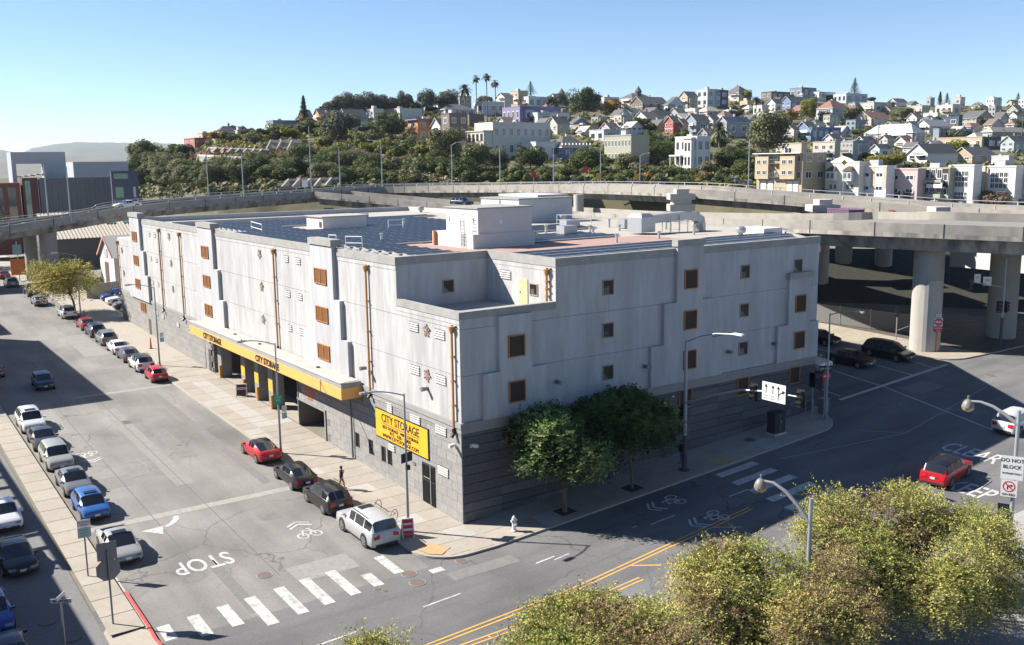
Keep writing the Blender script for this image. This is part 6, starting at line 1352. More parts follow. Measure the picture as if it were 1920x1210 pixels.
WHERE = ['at the far left foot of the hill', 'in the dark thicket behind the left viaduct', 'beside the left light poles', 'above the upper retaining wall', 'below the slate blue house', 'between the retaining wall tiers', 'at the foot of the retaining walls', 'on the bright middle slope', 'in the russet band below the bright slope', 'behind the viaduct left of the tower house', 'along the road under the cream building', 'around the white Victorian garden', 'in the flower bed by the viaduct', 'beside the tan apartment block', 'under the orange row houses', 'between houses on the right slope', 'between houses on the middle slope', 'between houses on the upper left slope', 'below the right ridge houses', 'behind shrubs on the left slope', 'above the row of flats', 'on the bank round the date palm', 'behind the Victorian house']
for zi, ((x0, x1), (y0, y1), kinds, n, (s0, s1)) in enumerate(ZN):
    n = int(n*0.86)
    for i in range(n):
        px = x0+(x1-x0)*(i+rt.random())/n; py = rt.uniform(y0, y1)+2; k = rt.choice(kinds); sz = rt.uniform(s0, s1)*1.38
        hill_tree(px, py, sz*rt.uniform(0.8, 1.05), sz*rt.uniform(1.0, 1.5), k, '%s shrub %s' % (TN[k], WHERE[zi]), 'shrubs '+WHERE[zi], name='shrub', cat='shrub', crown_low=0.0)

# scrub that clothes the slope between the countable shrubs
def scrub(name, x0, x1, ylo, n, mats, seed, size, pick):
    r = random.Random(seed); b = MB()
    for i in range(n):
        px = r.uniform(x0, x1); yb, yr = lerp_tab(T_YB, px), lerp_tab(T_YR, px); py = r.uniform(yr+ylo, yb-1); D = hill_D(px, py); c = at(px, py, D); s = size*r.uniform(0.5, 1.5); mi = pick(r, px, py)
        for k in range(15):
            d = Vector((r.gauss(0, 1), r.gauss(0, 1), abs(r.gauss(0, 1))*0.9)).normalized()*s*r.uniform(0.5, 1.0); q = c+d; nrm = (d.normalized()+Vector((r.gauss(0, .5), r.gauss(0, .5), r.gauss(0, .5)+0.4))).normalized(); u = nrm.orthogonal().normalized(); v = nrm.cross(u); a = r.uniform(0, 3.14); u, v = u*cos(a)+v*sin(a), v*cos(a)-u*sin(a); l_ = s*r.uniform(0.22, 0.5)
            b.add([q-u*l_-v*l_*0.4, q+u*l_*0.3-v*l_*0.7, q+u*l_+v*l_*0.3, q-u*l_*0.2+v*l_*0.7], [(0, 1, 2, 3)], mi if r.random() < 0.8 else r.randrange(len(mats)))
    o = b.build(name, mats); tag(o, 'low mixed scrub covering the '+('left slope' if x0 < 500 else 'ground between the houses'), 'scrub', kind='stuff')
SM_ = [L_MID, L_OLIVE, L_YEL, L_DARK, L_RED, L_BARE]
def pk(r, px, py):
    if py < 286: return r.choice((0, 1, 2, 2, 5))
    if py < 306: return r.choice((4, 5, 4, 1, 0))
    return r.choice((0, 1, 3, 3, 5))
scrub('slope_scrub', 255, 905, 3, 3300, SM_, 31, 1.5, pk)
scrub('garden_scrub', 905, 1925, 6, 2600, SM_, 32, 1.5, lambda r, px, py: r.choice((0, 1, 3, 0, 1, 2)))

ORD = 'first second third fourth fifth sixth seventh eighth ninth tenth eleventh twelfth thirteenth fourteenth fifteenth sixteenth seventeenth eighteenth nineteenth twentieth'.split()
by = {}
for lb, px, t in ALLT: by.setdefault(lb, []).append((px, t))
for lb, L_ in by.items():
    if len(L_) < 2: continue
    L_.sort(key=lambda q: q[0])
    for i, (px, t) in enumerate(L_):
        pl_ = lb.replace(' shrub ', ' shrubs ', 1).replace('eucalyptus in', 'eucalyptuses in'); t['label'] = ('leftmost of the ' if i == 0 else 'rightmost of the ' if i == len(L_)-1 else (ORD[i] if i < 20 else 'next')+' from left of the ')+pl_
# ================================================================== vehicles
def carpaint(name, c, metal=0.25): return mat('paint_'+name, c, 0.34, metal=metal, coat=0.4)
PAINT = {'white': (0.62, 0.63, 0.64), 'silver': (0.42, 0.44, 0.46), 'grey': (0.16, 0.17, 0.175), 'dkgrey': (0.055, 0.058, 0.062), 'black': (0.012, 0.012, 0.014), 'navy': (0.018, 0.028, 0.06), 'red': (0.42, 0.014, 0.02), 'dkred': (0.22, 0.02, 0.025), 'blue': (0.03, 0.12, 0.36), 'cobalt': (0.02, 0.05, 0.25), 'champagne': (0.33, 0.33, 0.31), 'sage': (0.20, 0.22, 0.21)}
M_CGL = mat('car_glass', (0.012, 0.014, 0.018), 0.05, spec=0.9); M_TYRE = mat('tyre_rubber', (0.018, 0.018, 0.019), 0.85); M_RIM = mat('alloy_rim', (0.42, 0.43, 0.44), 0.35, metal=0.7); M_RIMD = mat('dark_rim', (0.06, 0.06, 0.062), 0.4, metal=0.5); M_TRIM = mat('black_trim', (0.02, 0.02, 0.021), 0.6); M_HL = mat('headlight_lens', (0.20, 0.21, 0.22), 0.1, spec=0.9); M_TL = mat('tail_light_lens', (0.40, 0.012, 0.02), 0.2); M_PLATE = mat('licence_plate', (0.55, 0.57, 0.6), 0.5)
TYPES = {
 'sedan': (4.7, 1.85, 1.44, 2.85, 0.335, [(-.50, .50, 0, .80), (-.478, .60, 0, .92), (-.37, .665, 0, .98), (-.21, .665, .945, 1), (-.05, .66, 1, 1), (-.03, .66, 1, 1), (.085, .645, .985, 1), (.25, .625, 0, 1), (.40, .56, 0, .97), (.475, .50, 0, .90), (.50, .40, 0, .78)], (4,)),
 'fastback': (4.7, 1.85, 1.43, 2.88, 0.345, [(-.50, .52, 0, .80), (-.478, .64, 0, .92), (-.40, .69, 0, .97), (-.16, .675, .965, 1), (-.03, .66, 1, 1), (-.015, .66, 1, 1), (.07, .645, .985, 1), (.27, .60, 0, 1), (.40, .53, 0, .97), (.47, .46, 0, .90), (.50, .36, 0, .78)], (4,)),
 'suv': (4.65, 1.88, 1.68, 2.70, 0.36, [(-.50, .45, 0, .86), (-.488, .60, 0, .95), (-.462, .635, 0, .98), (-.39, .63, .955, 1), (-.22, .625, 1, 1), (-.205, .625, 1, 1), (-.02, .615, 1, 1), (-.005, .615, 1, 1), (.11, .60, .965, 1), (.25, .585, 0, 1), (.41, .53, 0, .97), (.48, .46, 0, .90), (.50, .36, 0, .80)], (4, 6)),
 'largesuv': (5.30, 2.03, 1.90, 3.08, 0.41, [(-.50, .42, 0, .90), (-.492, .58, 0, .96), (-.475, .62, 0, .98), (-.435, .62, .965, 1), (-.26, .615, 1, 1), (-.245, .615, 1, 1), (-.03, .61, 1, 1), (-.015, .61, 1, 1), (.12, .60, .965, 1), (.235, .59, 0, 1), (.41, .55, 0, .98), (.485, .49, 0, .92), (.50, .38, 0, .84)], (4, 6)),
 'hatch': (4.15, 1.78, 1.50, 2.55, 0.325, [(-.50, .48, 0, .86), (-.485, .60, 0, .95), (-.45, .64, 0, .98), (-.37, .635, .93, 1), (-.16, .63, 1, 1), (-.145, .63, 1, 1), (.0, .62, 1, 1), (.12, .605, .955, 1), (.29, .585, 0, 1), (.42, .53, 0, .96), (.48, .46, 0, .90), (.50, .36, 0, .8)], (4,)),
 'mini': (3.6, 1.64, 1.50, 2.30, 0.31, [(-.50, .48, 0, .84), (-.48, .60, 0, .95), (-.44, .63, 0, .98), (-.34, .625, .94, 1), (-.12, .62, 1, 1), (-.10, .62, 1, 1), (.13, .60, .955, 1), (.29, .585, 0, 1), (.42, .52, 0, .95), (.48, .45, 0, .88), (.50, .36, 0, .78)], (4,)),
 'minivan': (5.15, 1.99, 1.76, 3.05, 0.355, [(-.50, .45, 0, .88), (-.49, .57, 0, .96), (-.475, .59, 0, .98), (-.42, .585, .95, 1), (-.22, .575, 1, 1), (-.205, .575, 1, 1), (0, .56, 1, 1), (.015, .56, 1, 1), (.14, .545, .945, 1), (.31, .52, 0, 1), (.43, .46, 0, .95), (.485, .40, 0, .88), (.50, .33, 0, .78)], (4, 6)),
 'pickup': (5.75, 2.03, 1.92, 3.6, 0.40, [(-.50, .52, 0, .93), (-.49, .555, 0, .98), (-.16, .56, 0, 1), (-.14, .58, 0, 1), (-.115, .58, .955, 1), (0.0, .575, 1, 1), (.012, .575, 1, 1), (.10, .57, .965, 1), (.20, .56, 0, 1), (.40, .53, 0, .98), (.485, .49, 0, .93), (.50, .36, 0, .86)], (5,)),
}
def car_meshes(kind):
    L, W, H, WB, WR0, st, pil = TYPES[kind]; w2 = W/2; rings = []
    for (xf, zb, zr, wf) in st:
        x = xf*L; w_ = w2*wf; B = zb*H
        low = [(x, w_*.90, .20 if abs(xf) < .47 else .30), (x, w_, .36), (x, w_*1.0, B*.80), (x, w_*.955, B)]
        if zr: R = zr*H; up = [(x, w_*.925, B+.02), (x, w_*.76, R-.075*H), (x, w_*.62, R-.018*H), (x, 0, R)]
        else: up = [(x, w_*.90, B+.012), (x, w_*.76, B+.026), (x, w_*.5, B+.036), (x, 0, B+.042)]
        rings.append(low+up)
    G = {'body': MB(), 'windshield': MB(), 'rear_window': MB(), 'side_window_l': MB(), 'side_window_r': MB(), 'roof': MB()}
    for i in range(len(st)-1):
        a, b_ = st[i][2], st[i+1][2]
        for j in range(7):
            key = 'body'; pillar = i in pil
            if a and b_:
                if j == 4 and not pillar: key = 'side'
                elif j >= 5: key = 'roof'
            elif a and not b_ and j >= 5: key = 'windshield'
            elif b_ and not a and j >= 5: key = 'rear_window'
            for sgn in (1, -1):
                q = [rings[i][j], rings[i+1][j], rings[i+1][j+1], rings[i][j+1]]; q = [(p[0], p[1]*sgn, p[2]) for p in q]
                if sgn < 0: q = q[::-1]
                k = key if key != 'side' else ('side_window_l' if sgn > 0 else 'side_window_r')
                if kind == 'pickup' and key == 'rear_window' and j < 5: k = 'body'
                G[k].add(q, [(3, 2, 1, 0)])
        q = [(rings[i][0][0], rings[i][0][1], rings[i][0][2]), (rings[i+1][0][0], rings[i+1][0][1], rings[i+1][0][2])]
        G['body'].add([q[0], q[1], (q[1][0], -q[1][1], q[1][2]), (q[0][0], -q[0][1], q[0][2])], [(0, 1, 2, 3)])
    for i, fl in ((0, 1), (-1, 0)):
        r = rings[i]; loop = [p for p in r]+[(p[0], -p[1], p[2]) for p in r[::-1]][1:]
        G['body'].add(loop, [tuple(range(len(loop))) if fl else tuple(reversed(range(len(loop))))])
    return G, (L, W, H, WB, WR0)
def weld(me):
    bm = bmesh.new(); bm.from_mesh(me); bmesh.ops.remove_doubles(bm, verts=bm.verts, dist=0.002); bmesh.ops.recalc_face_normals(bm, faces=bm.faces); bm.to_mesh(me); bm.free()
    me.polygons.foreach_set('use_smooth', [True]*len(me.polygons))
    try: me.set_sharp_from_angle(angle=radians(50))
    except Exception: pass
    return me
CARS = {}
def car_kit(kind):
    if kind in CARS: return CARS[kind]
    G, (L, W, H, WB, WR0) = car_meshes(kind); K = {}
    base = carpaint('black', PAINT['black'])
    K['body'] = weld(G['body'].mesh('body', base)); K['roof'] = weld(G['roof'].mesh('roof', base))
    for k in ('windshield', 'rear_window', 'side_window_l', 'side_window_r'): K[k] = weld(G[k].mesh(k, M_CGL))
    b = MB(); n = 20; r = WR0; wd = 0.22
    for y0, y1, rr in ((-wd/2, wd/2, r),): b.tube([(0, y0, 0), (0, y0+0.03, 0), (0, y1-0.03, 0), (0, y1, 0)], [rr*.93, rr, rr, rr*.93], n)
    K['tyre'] = b.mesh('wheel', M_TYRE, True)
    def rimmesh(m):
        b = MB(); b.tube([(0, -wd/2-0.012, 0), (0, wd/2+0.012, 0)], [r*.66, r*.66], 16, 1)
        for i in range(5):
            T = Matrix.Rotation(2*pi*i/5, 4, 'Y'); b.box(-.035, .035, -wd/2-0.022, wd/2+0.022, 0, r*.64, 0, T)
        for s in (-1, 1):
            ring = [(r*.68*cos(2*pi*k/16), s*(wd/2+.02), r*.68*sin(2*pi*k/16)) for k in range(16)]+[(r*.58*cos(2*pi*k/16), s*(wd/2+.02), r*.58*sin(2*pi*k/16)) for k in range(16)]
            b.add(ring, [(k, (k+1) % 16, 16+(k+1) % 16, 16+k) for k in range(16)], 0)
        return b.mesh('rim', [m, M_TRIM])
    K['rim'] = rimmesh(M_RIM); K['rimd'] = rimmesh(M_RIMD)
    b = MB(); b.tube([(0, -0.04, 0), (0, 0.04, 0)], [WR0*1.16]*2, 20); K['arch'] = b.mesh('wheel_arch', M_TRIM)
    zb = TYPES[kind][5][-2][1]*H; zt = TYPES[kind][5][1][1]*H
    hw = .15 if kind not in ('largesuv', 'pickup') else .2
    b = MB(); b.add([(L*.497, W*.36, zb*.80), (L*.497, W*.20, zb*.78), (L*.483, W*.20, zb*.97), (L*.470, W*.40, zb*1.0), (L*.462, W*.445, zb*.86)], [(0, 1, 2, 3), (0, 3, 4)]); 
    for i, v_ in enumerate(b.v): b.v[i] = (v_[0]+.03, v_[1]+.008, v_[2])
    K['hl'] = b.mesh('headlight', M_HL); b2 = MB(); b2.add([(x, -y, z) for x, y, z in b.v], [(3, 2, 1, 0), (4, 3, 0)]); K['hr'] = b2.mesh('headlight', M_HL)
    b = MB(); b.add([(-L*.497, W*.41, zt*.70), (-L*.497, W*.22, zt*.74), (-L*.486, W*.22, zt*.97), (-L*.480, W*.44, zt*1.0), (-L*.455, W*.475, zt*.86)], [(3, 2, 1, 0), (4, 3, 0)])
    for i, v_ in enumerate(b.v): b.v[i] = (v_[0]-.045, v_[1]+.008, v_[2])
    K['tl'] = b.mesh('tail_light', M_TL); b2 = MB(); b2.add([(x, -y, z) for x, y, z in b.v], [(0, 1, 2, 3), (0, 3, 4)]); K['tr'] = b2.mesh('tail_light', M_TL)
    mx = .235*L; b = MB(); b.box(mx-.09, mx+.06, W*.46, W*.46+.20, H*.62, H*.62+.13); K['ml'] = b.mesh('mirror', base); b = MB(); b.box(mx-.09, mx+.06, -W*.46-.20, -W*.46, H*.62, H*.62+.13); K['mr'] = b.mesh('mirror', base)
    b = MB(); b.box(-L*.503-.012, -L*.497, -.16, .16, zt*.66, zt*.66+.15); K['plate'] = b.mesh('licence_plate', M_PLATE); b = MB(); b.box(L*.5, L*.5+.014, -.16, .16, .42, .56); K['plate_f'] = b.mesh('licence_plate', M_PLATE)
    b = MB(); b.box(L*.485, L*.502, -W*.34, W*.34, .30, .44); b.add([(L*.5+.008, -W*.19, .50), (L*.5+.008, W*.19, .50), (L*.487+.014, W*.19, zb*.90), (L*.487+.014, -W*.19, zb*.90)], [(0, 1, 2, 3)]); b.box(-L*.504, -L*.485, -W*.38, W*.38, .28, .44); K['grille'] = b.mesh('bumper_trim', M_TRIM)
    b = MB()
    for s in (1, -1):
        b.box(-L*.30, L*.08, s*W*.385-.02, s*W*.385+.02, H*.985, H*1.005); b.box(-L*.36, L*.36, s*W*.497-.012, s*W*.497+.012, .24, .34)
    K['rails'] = b.mesh('roof_rail', M_TRIM); K['dim'] = (L, W, H, WB, WR0)
    b = MB(); b.box(-L*.03, L*.075, -W*.22, W*.22, H*.97, H*1.002); K['sunroof'] = b.mesh('sunroof', mat('sunroof_glass', (0.012, 0.012, 0.014), 0.35, spec=0.3))
    if kind == 'pickup':
        b = MB(); b.box(-L*.485, -L*.165, -W*.42, W*.42, H*.575, H*.60); K['bed'] = b.mesh('truck_bed', M_TRIM)
    CARS[kind] = K; return K
def car(kind, x, y, deg, colour, label, roof=None, rim='rim', group='cars in the streets', z=None, sunroof=False, slope=True, rails=None):
    K = car_kit(kind); L, W, H, WB, WR0 = K['dim']; pm = carpaint(colour, PAINT[colour])
    t = thing({'suv': 'sport_utility_car', 'largesuv': 'sport_utility_car', 'pickup': 'pickup_truck', 'minivan': 'minivan', 'hatch': 'hatchback_car', 'mini': 'small_car'}.get(kind, 'sedan_car'), label, 'pickup' if kind == 'pickup' else 'van' if kind == 'minivan' else 'car', (x, y, 0), 0, group)
    a = radians(deg); d = Vector((cos(a), sin(a), 0))
    if z is None:
        zf = zg(x+d.x, y+d.y); zb_ = zg(x-d.x, y-d.y); s = Vector((-d.y, d.x, 0)); zl = zg(x+s.x, y+s.y); zr = zg(x-s.x, y-s.y)
        u = Vector((d.x*2, d.y*2, zf-zb_)).normalized(); v = Vector((s.x*2, s.y*2, zl-zr)).normalized(); n = u.cross(v)
        t.matrix_world = Matrix(((u.x, v.x, n.x, x), (u.y, v.y, n.y, y), (u.z, v.z, n.z, zg(x, y)+0.012), (0, 0, 0, 1)))
    else: t.location = (x, y, z); t.rotation_euler = (0, 0, a)
    def part(nm, me, loc=None, m=None, par=t, rot=None):
        o = link(nm, me, par, loc, rot)
        if m is not None: o.material_slots[0].link = 'OBJECT'; o.material_slots[0].material = m
        return o
    part('body', K['body'], None, pm); part('roof', K['roof'], None, carpaint(roof, PAINT[roof]) if roof else pm)
    part('windshield', K['windshield']); part('rear_window', K['rear_window']); part('side_window', K['side_window_l']); part('side_window', K['side_window_r'])
    for sx in (1, -1):
        for sy in (1, -1):
            yy = sy*(W/2-.115); part('wheel_arch', K['arch'], (sx*WB/2, sy*(W/2-.034), WR0+.02)); wv = part('wheel', K['tyre'], (sx*WB/2, yy+sy*.018, WR0)); part('rim', K[rim], None, None, wv)
    for k, nm in (('hl', 'headlight'), ('hr', 'headlight'), ('tl', 'tail_light'), ('tr', 'tail_light'), ('plate', 'licence_plate'), ('plate_f', 'licence_plate'), ('grille', 'bumper_trim')): part(nm, K[k])
    for k in ('ml', 'mr'): part('mirror', K[k], None, pm)
    if (kind in ('suv', 'largesuv') and rails is not False): part('roof_rail', K['rails'])
    if sunroof: part('sunroof', K['sunroof'])
    if kind == 'pickup': part('truck_bed', K['bed'])
    return t
XR = -5.78; XL = -19.42
G1 = 'cars parked along the storage building'; G2 = 'cars parked along the west kerb'; G3 = 'cars in the west lot'; G4 = 'cars waiting at the crossing'; G5 = 'cars in the side lot'; G6 = 'cars on the elevated roads'; G7 = 'cars far along the side street'; G8 = 'cars on the hill street'
car('largesuv', XR-.05, 2.25, 90, 'silver', 'large silver sport utility car parked nearest the corner', group=G1, sunroof=True)
car('suv', XR, 8.45, 90, 'black', 'black sport utility car parked in front of the large silver one', group=G1, sunroof=True)
car('sedan', XR, 14.0, 90, 'black', 'black sedan parked between red sedan and black sport utility car', group=G1, sunroof=True)
car('fastback', XR, 21.0, 90, 'red', 'shiny red sedan with black glass roof parked by lamp post', roof='black', group=G1)
car('mini', XR, 50.9, 90, 'red', 'small bright red hatchback at the near end of the far row', group=G1)
car('suv', XR, 56.8, 90, 'white', 'white sport utility car with black roof behind small red hatchback', roof='black', group=G1)
car('sedan', XR, 62.1, 90, 'dkgrey', 'charcoal sedan parked between two white cars', group=G1)
car('sedan', XR, 67.0, 90, 'white', 'white sedan parked by the orange marker post', group=G1)
car('suv', XR, 73.0, 90, 'grey', 'grey sport utility car third from the red sedan', group=G1)
car('suv', XR, 78.8, 90, 'navy', 'dark navy sport utility car parked ahead of the grey one', group=G1)
car('sedan', XR, 84.2, 90, 'dkred', 'dark red sedan at the far end of the row', group=G1)
car('suv', XR-.4, 94.5, 90, 'white', 'white sport utility car parked beside the small street tree', group=G7, rails=False)
car('sedan', -7.6, 107.6, 90, 'grey', 'grey sedan driving away past the side lot', group=G7)
car('pickup', -6.9, 118.0, 90, 'black', 'black pickup truck in the viaduct shadow', group=G7)
car('suv', -8.0, 132.0, 90, 'grey', 'grey car beyond the black pickup', group=G7)
car('sedan', -7.2, 147.0, 90, 'dkred', 'dark red car farthest along the side street', group=G7)
car('suv', XL, 39.6, 270, 'white', 'white sport utility car at the far end of the west kerb row', group=G2, sunroof=True)
car('sedan', XL, 33.9, 270, 'dkgrey', 'dark grey sedan behind the white sport utility car on west kerb', group=G2)
car('suv', XL, 28.1, 270, 'champagne', 'champagne sport utility car in the west kerb row', group=G2, rails=False)
car('sedan', XL, 21.7, 270, 'grey', 'grey sedan between champagne car and blue car', group=G2, sunroof=True)
car('hatch', XL, 16.2, 270, 'blue', 'bright blue hatchback with dark bonnet on the west kerb', group=G2, sunroof=True)
car('fastback', XL, 8.4, 270, 'champagne', 'silver grey sedan nearest the stop sign', group=G2, sunroof=True)
car('fastback', XL-.1, 62.6, 270, 'dkred', 'dark red car cut by the left edge beyond the shadow', group=G2)
car('hatch', -16.0, 54.2, 268, 'navy', 'dark blue hatchback driving in the shaded part of the street', group='moving cars')
car('sedan', -24.5, 17.7, 271, 'white', 'white sedan in the west lot at the left edge', group=G3)
car('fastback', -24.85, 10.2, 272, 'black', 'black sedan in the west lot shade', group=G3)
car('sedan', -27.0, 3.4, 270, 'cobalt', 'cobalt blue car cut by the left edge of the lot', group=G3)
car('fastback', -26.9, -1.8, 90, 'black', 'black car with red tail lights at the bottom left corner', group=G3)
car('minivan', 54.4, 5.6, 270, 'black', 'black minivan waiting beside the big round column', group=G4)
car('sedan', 49.8, 6.7, 270, 'black', 'black sedan waiting between white pickup and minivan', group=G4)
car('pickup', 45.6, 9.2, 270, 'white', 'white pickup truck half hidden by the building corner', group=G4)
car('sedan', 54.6, 14.2, 270, 'black', 'dark sedan behind the minivan, cut by the building edge', group=G4)
car('suv', 43.1, -13.4, 2, 'white', 'white car at the right edge driving through the crossing', group='moving cars', rails=False)
car('suv', 29.9, -15.5, 8, 'red', 'red sport utility car with dark roof driving over the KEEP lettering', roof='black', group='moving cars')
car('sedan', 3.0, 92.4, 180, 'black', 'black sedan in the side lot against the building', group=G5)
car('suv', 2.8, 96.6, 180, 'grey', 'blue grey car second from the building in the side lot', group=G5)
car('pickup', 3.4, 101.0, 180, 'white', 'white pickup truck parked in the side lot', group=G5)
car('suv', 3.0, 105.3, 180, 'cobalt', 'blue car beside the ribbed fence in the side lot', group=G5)
def on_deck(P, px, off, rev=False):
    best = min(range(1, len(P)-1), key=lambda i: abs(960+FPX*((P[i]-CAM).dot(RGT))/((P[i]-CAM).dot(FWD))-px))
    t_ = P[best+1]-P[best-1]; t_.z = 0; t_.normalize(); n_ = Vector((-t_.y, t_.x, 0)); p = P[best]+n_*off; return p, math.degrees(atan2(t_.y, t_.x))+(180 if rev else 0)
p, dg = on_deck(PA, 258, 3.0, True); car('fastback', p.x, p.y, dg, 'white', 'white car crossing the left viaduct', group=G6, z=p.z-0.42)
p, dg = on_deck(PB, 842, 3.4); car('suv', p.x, p.y, dg, 'navy', 'blue sport utility car on the ramp behind the roof', group=G6, z=p.z-0.45)
for px, py, c, k, lb in ((1076, 345, 'navy', 'sedan', 'blue car on the road below the Victorian house'), (1190, 349, 'dkgrey', 'suv', 'dark car under the olive cream apartments'), (1236, 350, 'silver', 'sedan', 'silver car beside the flower bed'), (1379, 343, 'silver', 'minivan', 'silver van parked left of the tan apartment block'), (1402, 348, 'dkgrey', 'hatch', 'dark hatchback parked against the tan apartment block'), (1690, 385, 'white', 'sedan', 'white car in front of the white and orange flats'), (1752, 388, 'white', 'suv', 'white car in front of the olive flats')):
    D = hill_D(px, py)-4; p = at(px, py, D); car(k, p.x, p.y, 20, c, lb, group=G8, z=p.z-0.3)
    b = MB().box(p.x-4, p.x+4, p.y-3, p.y+3, p.z-3, p.z-0.3).build('road_shelf', M_ASPH2); tag(b, kind='structure')
# ================================================================== street furniture
GL = 'lamp posts'
def gz(x, y, k=KH): return zg(x, y)+k
M_GRN = mat('sign_green', (0.02, 0.30, 0.17), 0.5); M_SGN = mat('sign_white', (0.66, 0.66, 0.65), 0.5); M_SRED = mat('sign_red', (0.52, 0.02, 0.04), 0.5); M_SBLUE = mat('sign_teal', (0.22, 0.42, 0.50), 0.5); M_SBACK = mat('sign_back', (0.22, 0.23, 0.24), 0.5, metal=0.5); M_SIGB = mat('signal_black', (0.012, 0.013, 0.015), 0.5); M_LENS = mat('signal_lens', (0.05, 0.04, 0.035), 0.2); M_BASE = mat('pole_base_dark', (0.05, 0.055, 0.065), 0.6)
def plate(par, name, w, h, loc, rz, m, mback=None, txt=(), t=0.02, shape=None):
    """flat sign whose face looks along local -y"""
    o = bpy.data.objects.new(name, None)
    b = MB()
    if shape == 'oct':
        pts = [(w/2*1.08*cos(radians(22.5+45*k)), w/2*1.08*sin(radians(22.5+45*k))) for k in range(8)]
        b.add([(x, -t, z) for x, z in pts]+[(x, 0, z) for x, z in pts], [tuple(range(8)), tuple(reversed(range(8, 16)))]+[(k, 8+k, 8+(k+1) % 8, (k+1) % 8) for k in range(8)], 0); b.m[1] = 1
    else:
        b.box(-w/2, w/2, -t, 0, -h/2, h/2, 0); b.m[3] = 1
    o = b.build(name, [m, mback or M_SBACK], par, loc=loc); o.rotation_euler = (0, 0, rz)
    for (s, size, dx, dz, mm) in txt:
        me = text_mesh(s, size, mm, 'lettering', 0.002, size*0.012); link('lettering', me, o, (dx, -t-0.006, dz), (pi/2, 0, 0))
    return o
def lamp(x, y, h, label, ang=pi, arm=2.4, base=0.0, r=0.10):
    t = thing('street_lamp', label, 'street lamp', (x, y, gz(x, y)), 0, GL)
    MB().tube([(0, 0, 0), (0, 0, h*0.5), (0, 0, h)], [r, r*.8, r*.55], 10).build('pole', M_POLE, t, True)
    MB().lathe([(r*1.9, 0), (r*1.9, 0.06), (r*1.2, 0.14), (r*1.2, 0.4)], 10).build('base', M_SBACK, t)
    d = Vector((cos(ang), sin(ang), 0)); pts = [Vector((0, 0, h-0.12))+d*arm*u+Vector((0, 0, 0.55*sin(u*pi/2))) for u in (0, .2, .4, .6, .8, 1)]
    MB().tube(pts, 0.045, 6).build('arm', M_POLE, t, True)
    e = pts[-1]; T = Matrix.Translation(e) @ Matrix.Rotation(ang, 4, 'Z'); b = MB()
    b.box(-0.1, 0.62, -0.13, 0.13, -0.05, 0.07, 0, T); b.box(0.05, 0.55, -0.1, 0.1, -0.09, -0.05, 1, T); b.box(0.22, 0.3, -0.04, 0.04, 0.07, 0.15, 1, T); b.build('luminaire', [M_GALV, M_SBACK], t); return t
l1 = lamp(-3.52, 1.05, 9.05, 'lamp post at the building corner beside the red and white board')
plate(l1, 'sign_plate', 0.95, 0.62, (0.05, 0.0, 4.9), pi*0.08+pi/2*0+pi, M_SBACK, M_BLACK); MB().box(-0.12, 0.12, -0.3, -0.1, 4.15, 4.45).build('camera_box', M_BLACK, l1)
l2 = lamp(-4.32, 20.43, 8.95, 'lamp post with green bicycle route sign beside the red sedan')
plate(l2, 'sign_plate', 0.62, 0.78, (-0.05, -0.12, 4.4), -0.25, M_GRN, None, [('ROUTE', 0.13, 0, 0.2, M_SGN), ('BIKE', 0.16, 0, -0.02, M_SGN)]); plate(l2, 'sign_plate', 0.42, 0.5, (0.42, -0.1, 3.6), 0.1, M_SGN, None, [('NO', 0.15, 0, 0.12, M_SRED), ('STOPPING', 0.075, 0, -0.05, M_SRED)]); plate(l2, 'sign_plate', 0.42, 0.5, (0.42, -0.1, 3.06), 0.1, M_SBLUE, None, [('PARK', 0.1, 0, 0.08, M_SGN)])
l3 = lamp(-3.88, 56.47, 8.75, 'lamp post behind the small red hatchback'); plate(l3, 'sign_plate', 0.45, 0.5, (0.42, 0, 3.4), 0.1, M_SGN, None, [('NO', 0.15, 0, 0.1, M_SRED)]); plate(l3, 'sign_plate', 0.45, 0.5, (0.42, 0, 2.85), 0.1, M_SBLUE)
lamp(-4.76, 92.6, 8.65, 'lamp post beside the small street tree')
lamp(33.85, -2.45, 8.9, 'lamp post at the far corner of the building by the one way sign', -pi/2, 2.5)
# traffic signals
def head(par, loc, rz, n=3, name='signal_head'):
    b = MB(); b.box(-0.17, 0.17, -0.12, 0.12, -0.17*n, 0.17*n, 0)
    b.box(-0.30, 0.30, 0.10, 0.12, -0.17*n-0.1, 0.17*n+0.1, 0)
    for k in range(n):
        z = 0.17*n-0.17-0.34*k; b.tube([(0, -0.12, z), (0, -0.13, z)], 0.12, 10, 1); b.box(-0.14, 0.14, -0.32, -0.12, z+0.10, z+0.13, 0); b.box(-0.15, -0.13, -0.26, -0.12, z-0.05, z+0.12, 0); b.box(0.13, 0.15, -0.26, -0.12, z-0.05, z+0.12, 0)
    o = b.build(name, [M_SIGB, M_LENS], par, loc=loc); o.rotation_euler = (0, 0, rz); return o
ms = thing('signal_mast', 'traffic signal mast with long arm carrying the lane arrow sign', 'traffic signal', (17.31, -2.71, gz(17.31, -2.71)), 0)
z0 = gz(17.31, -2.71)
MB().tube([(0, 0, 0), (0, 0, 3.0), (0, 0, 9.6)], [0.16, 0.15, 0.11], 12).build('pole', M_POLE, ms, True); MB().lathe([(0.4, 0), (0.4, 0.08), (0.19, 0.14), (0.165, 2.6), (0.155, 2.62)], 12).build('base', M_BASE, ms)
MB().tube([(0, -0.1, 5.05), (0, -2.8, 6.15), (0, -5.2, 6.98), (0, -7.5, 7.3), (0, -10.2, 7.42)], [0.10, 0.09, 0.08, 0.07, 0.05], 8).build('arm', M_GALV, ms, True)
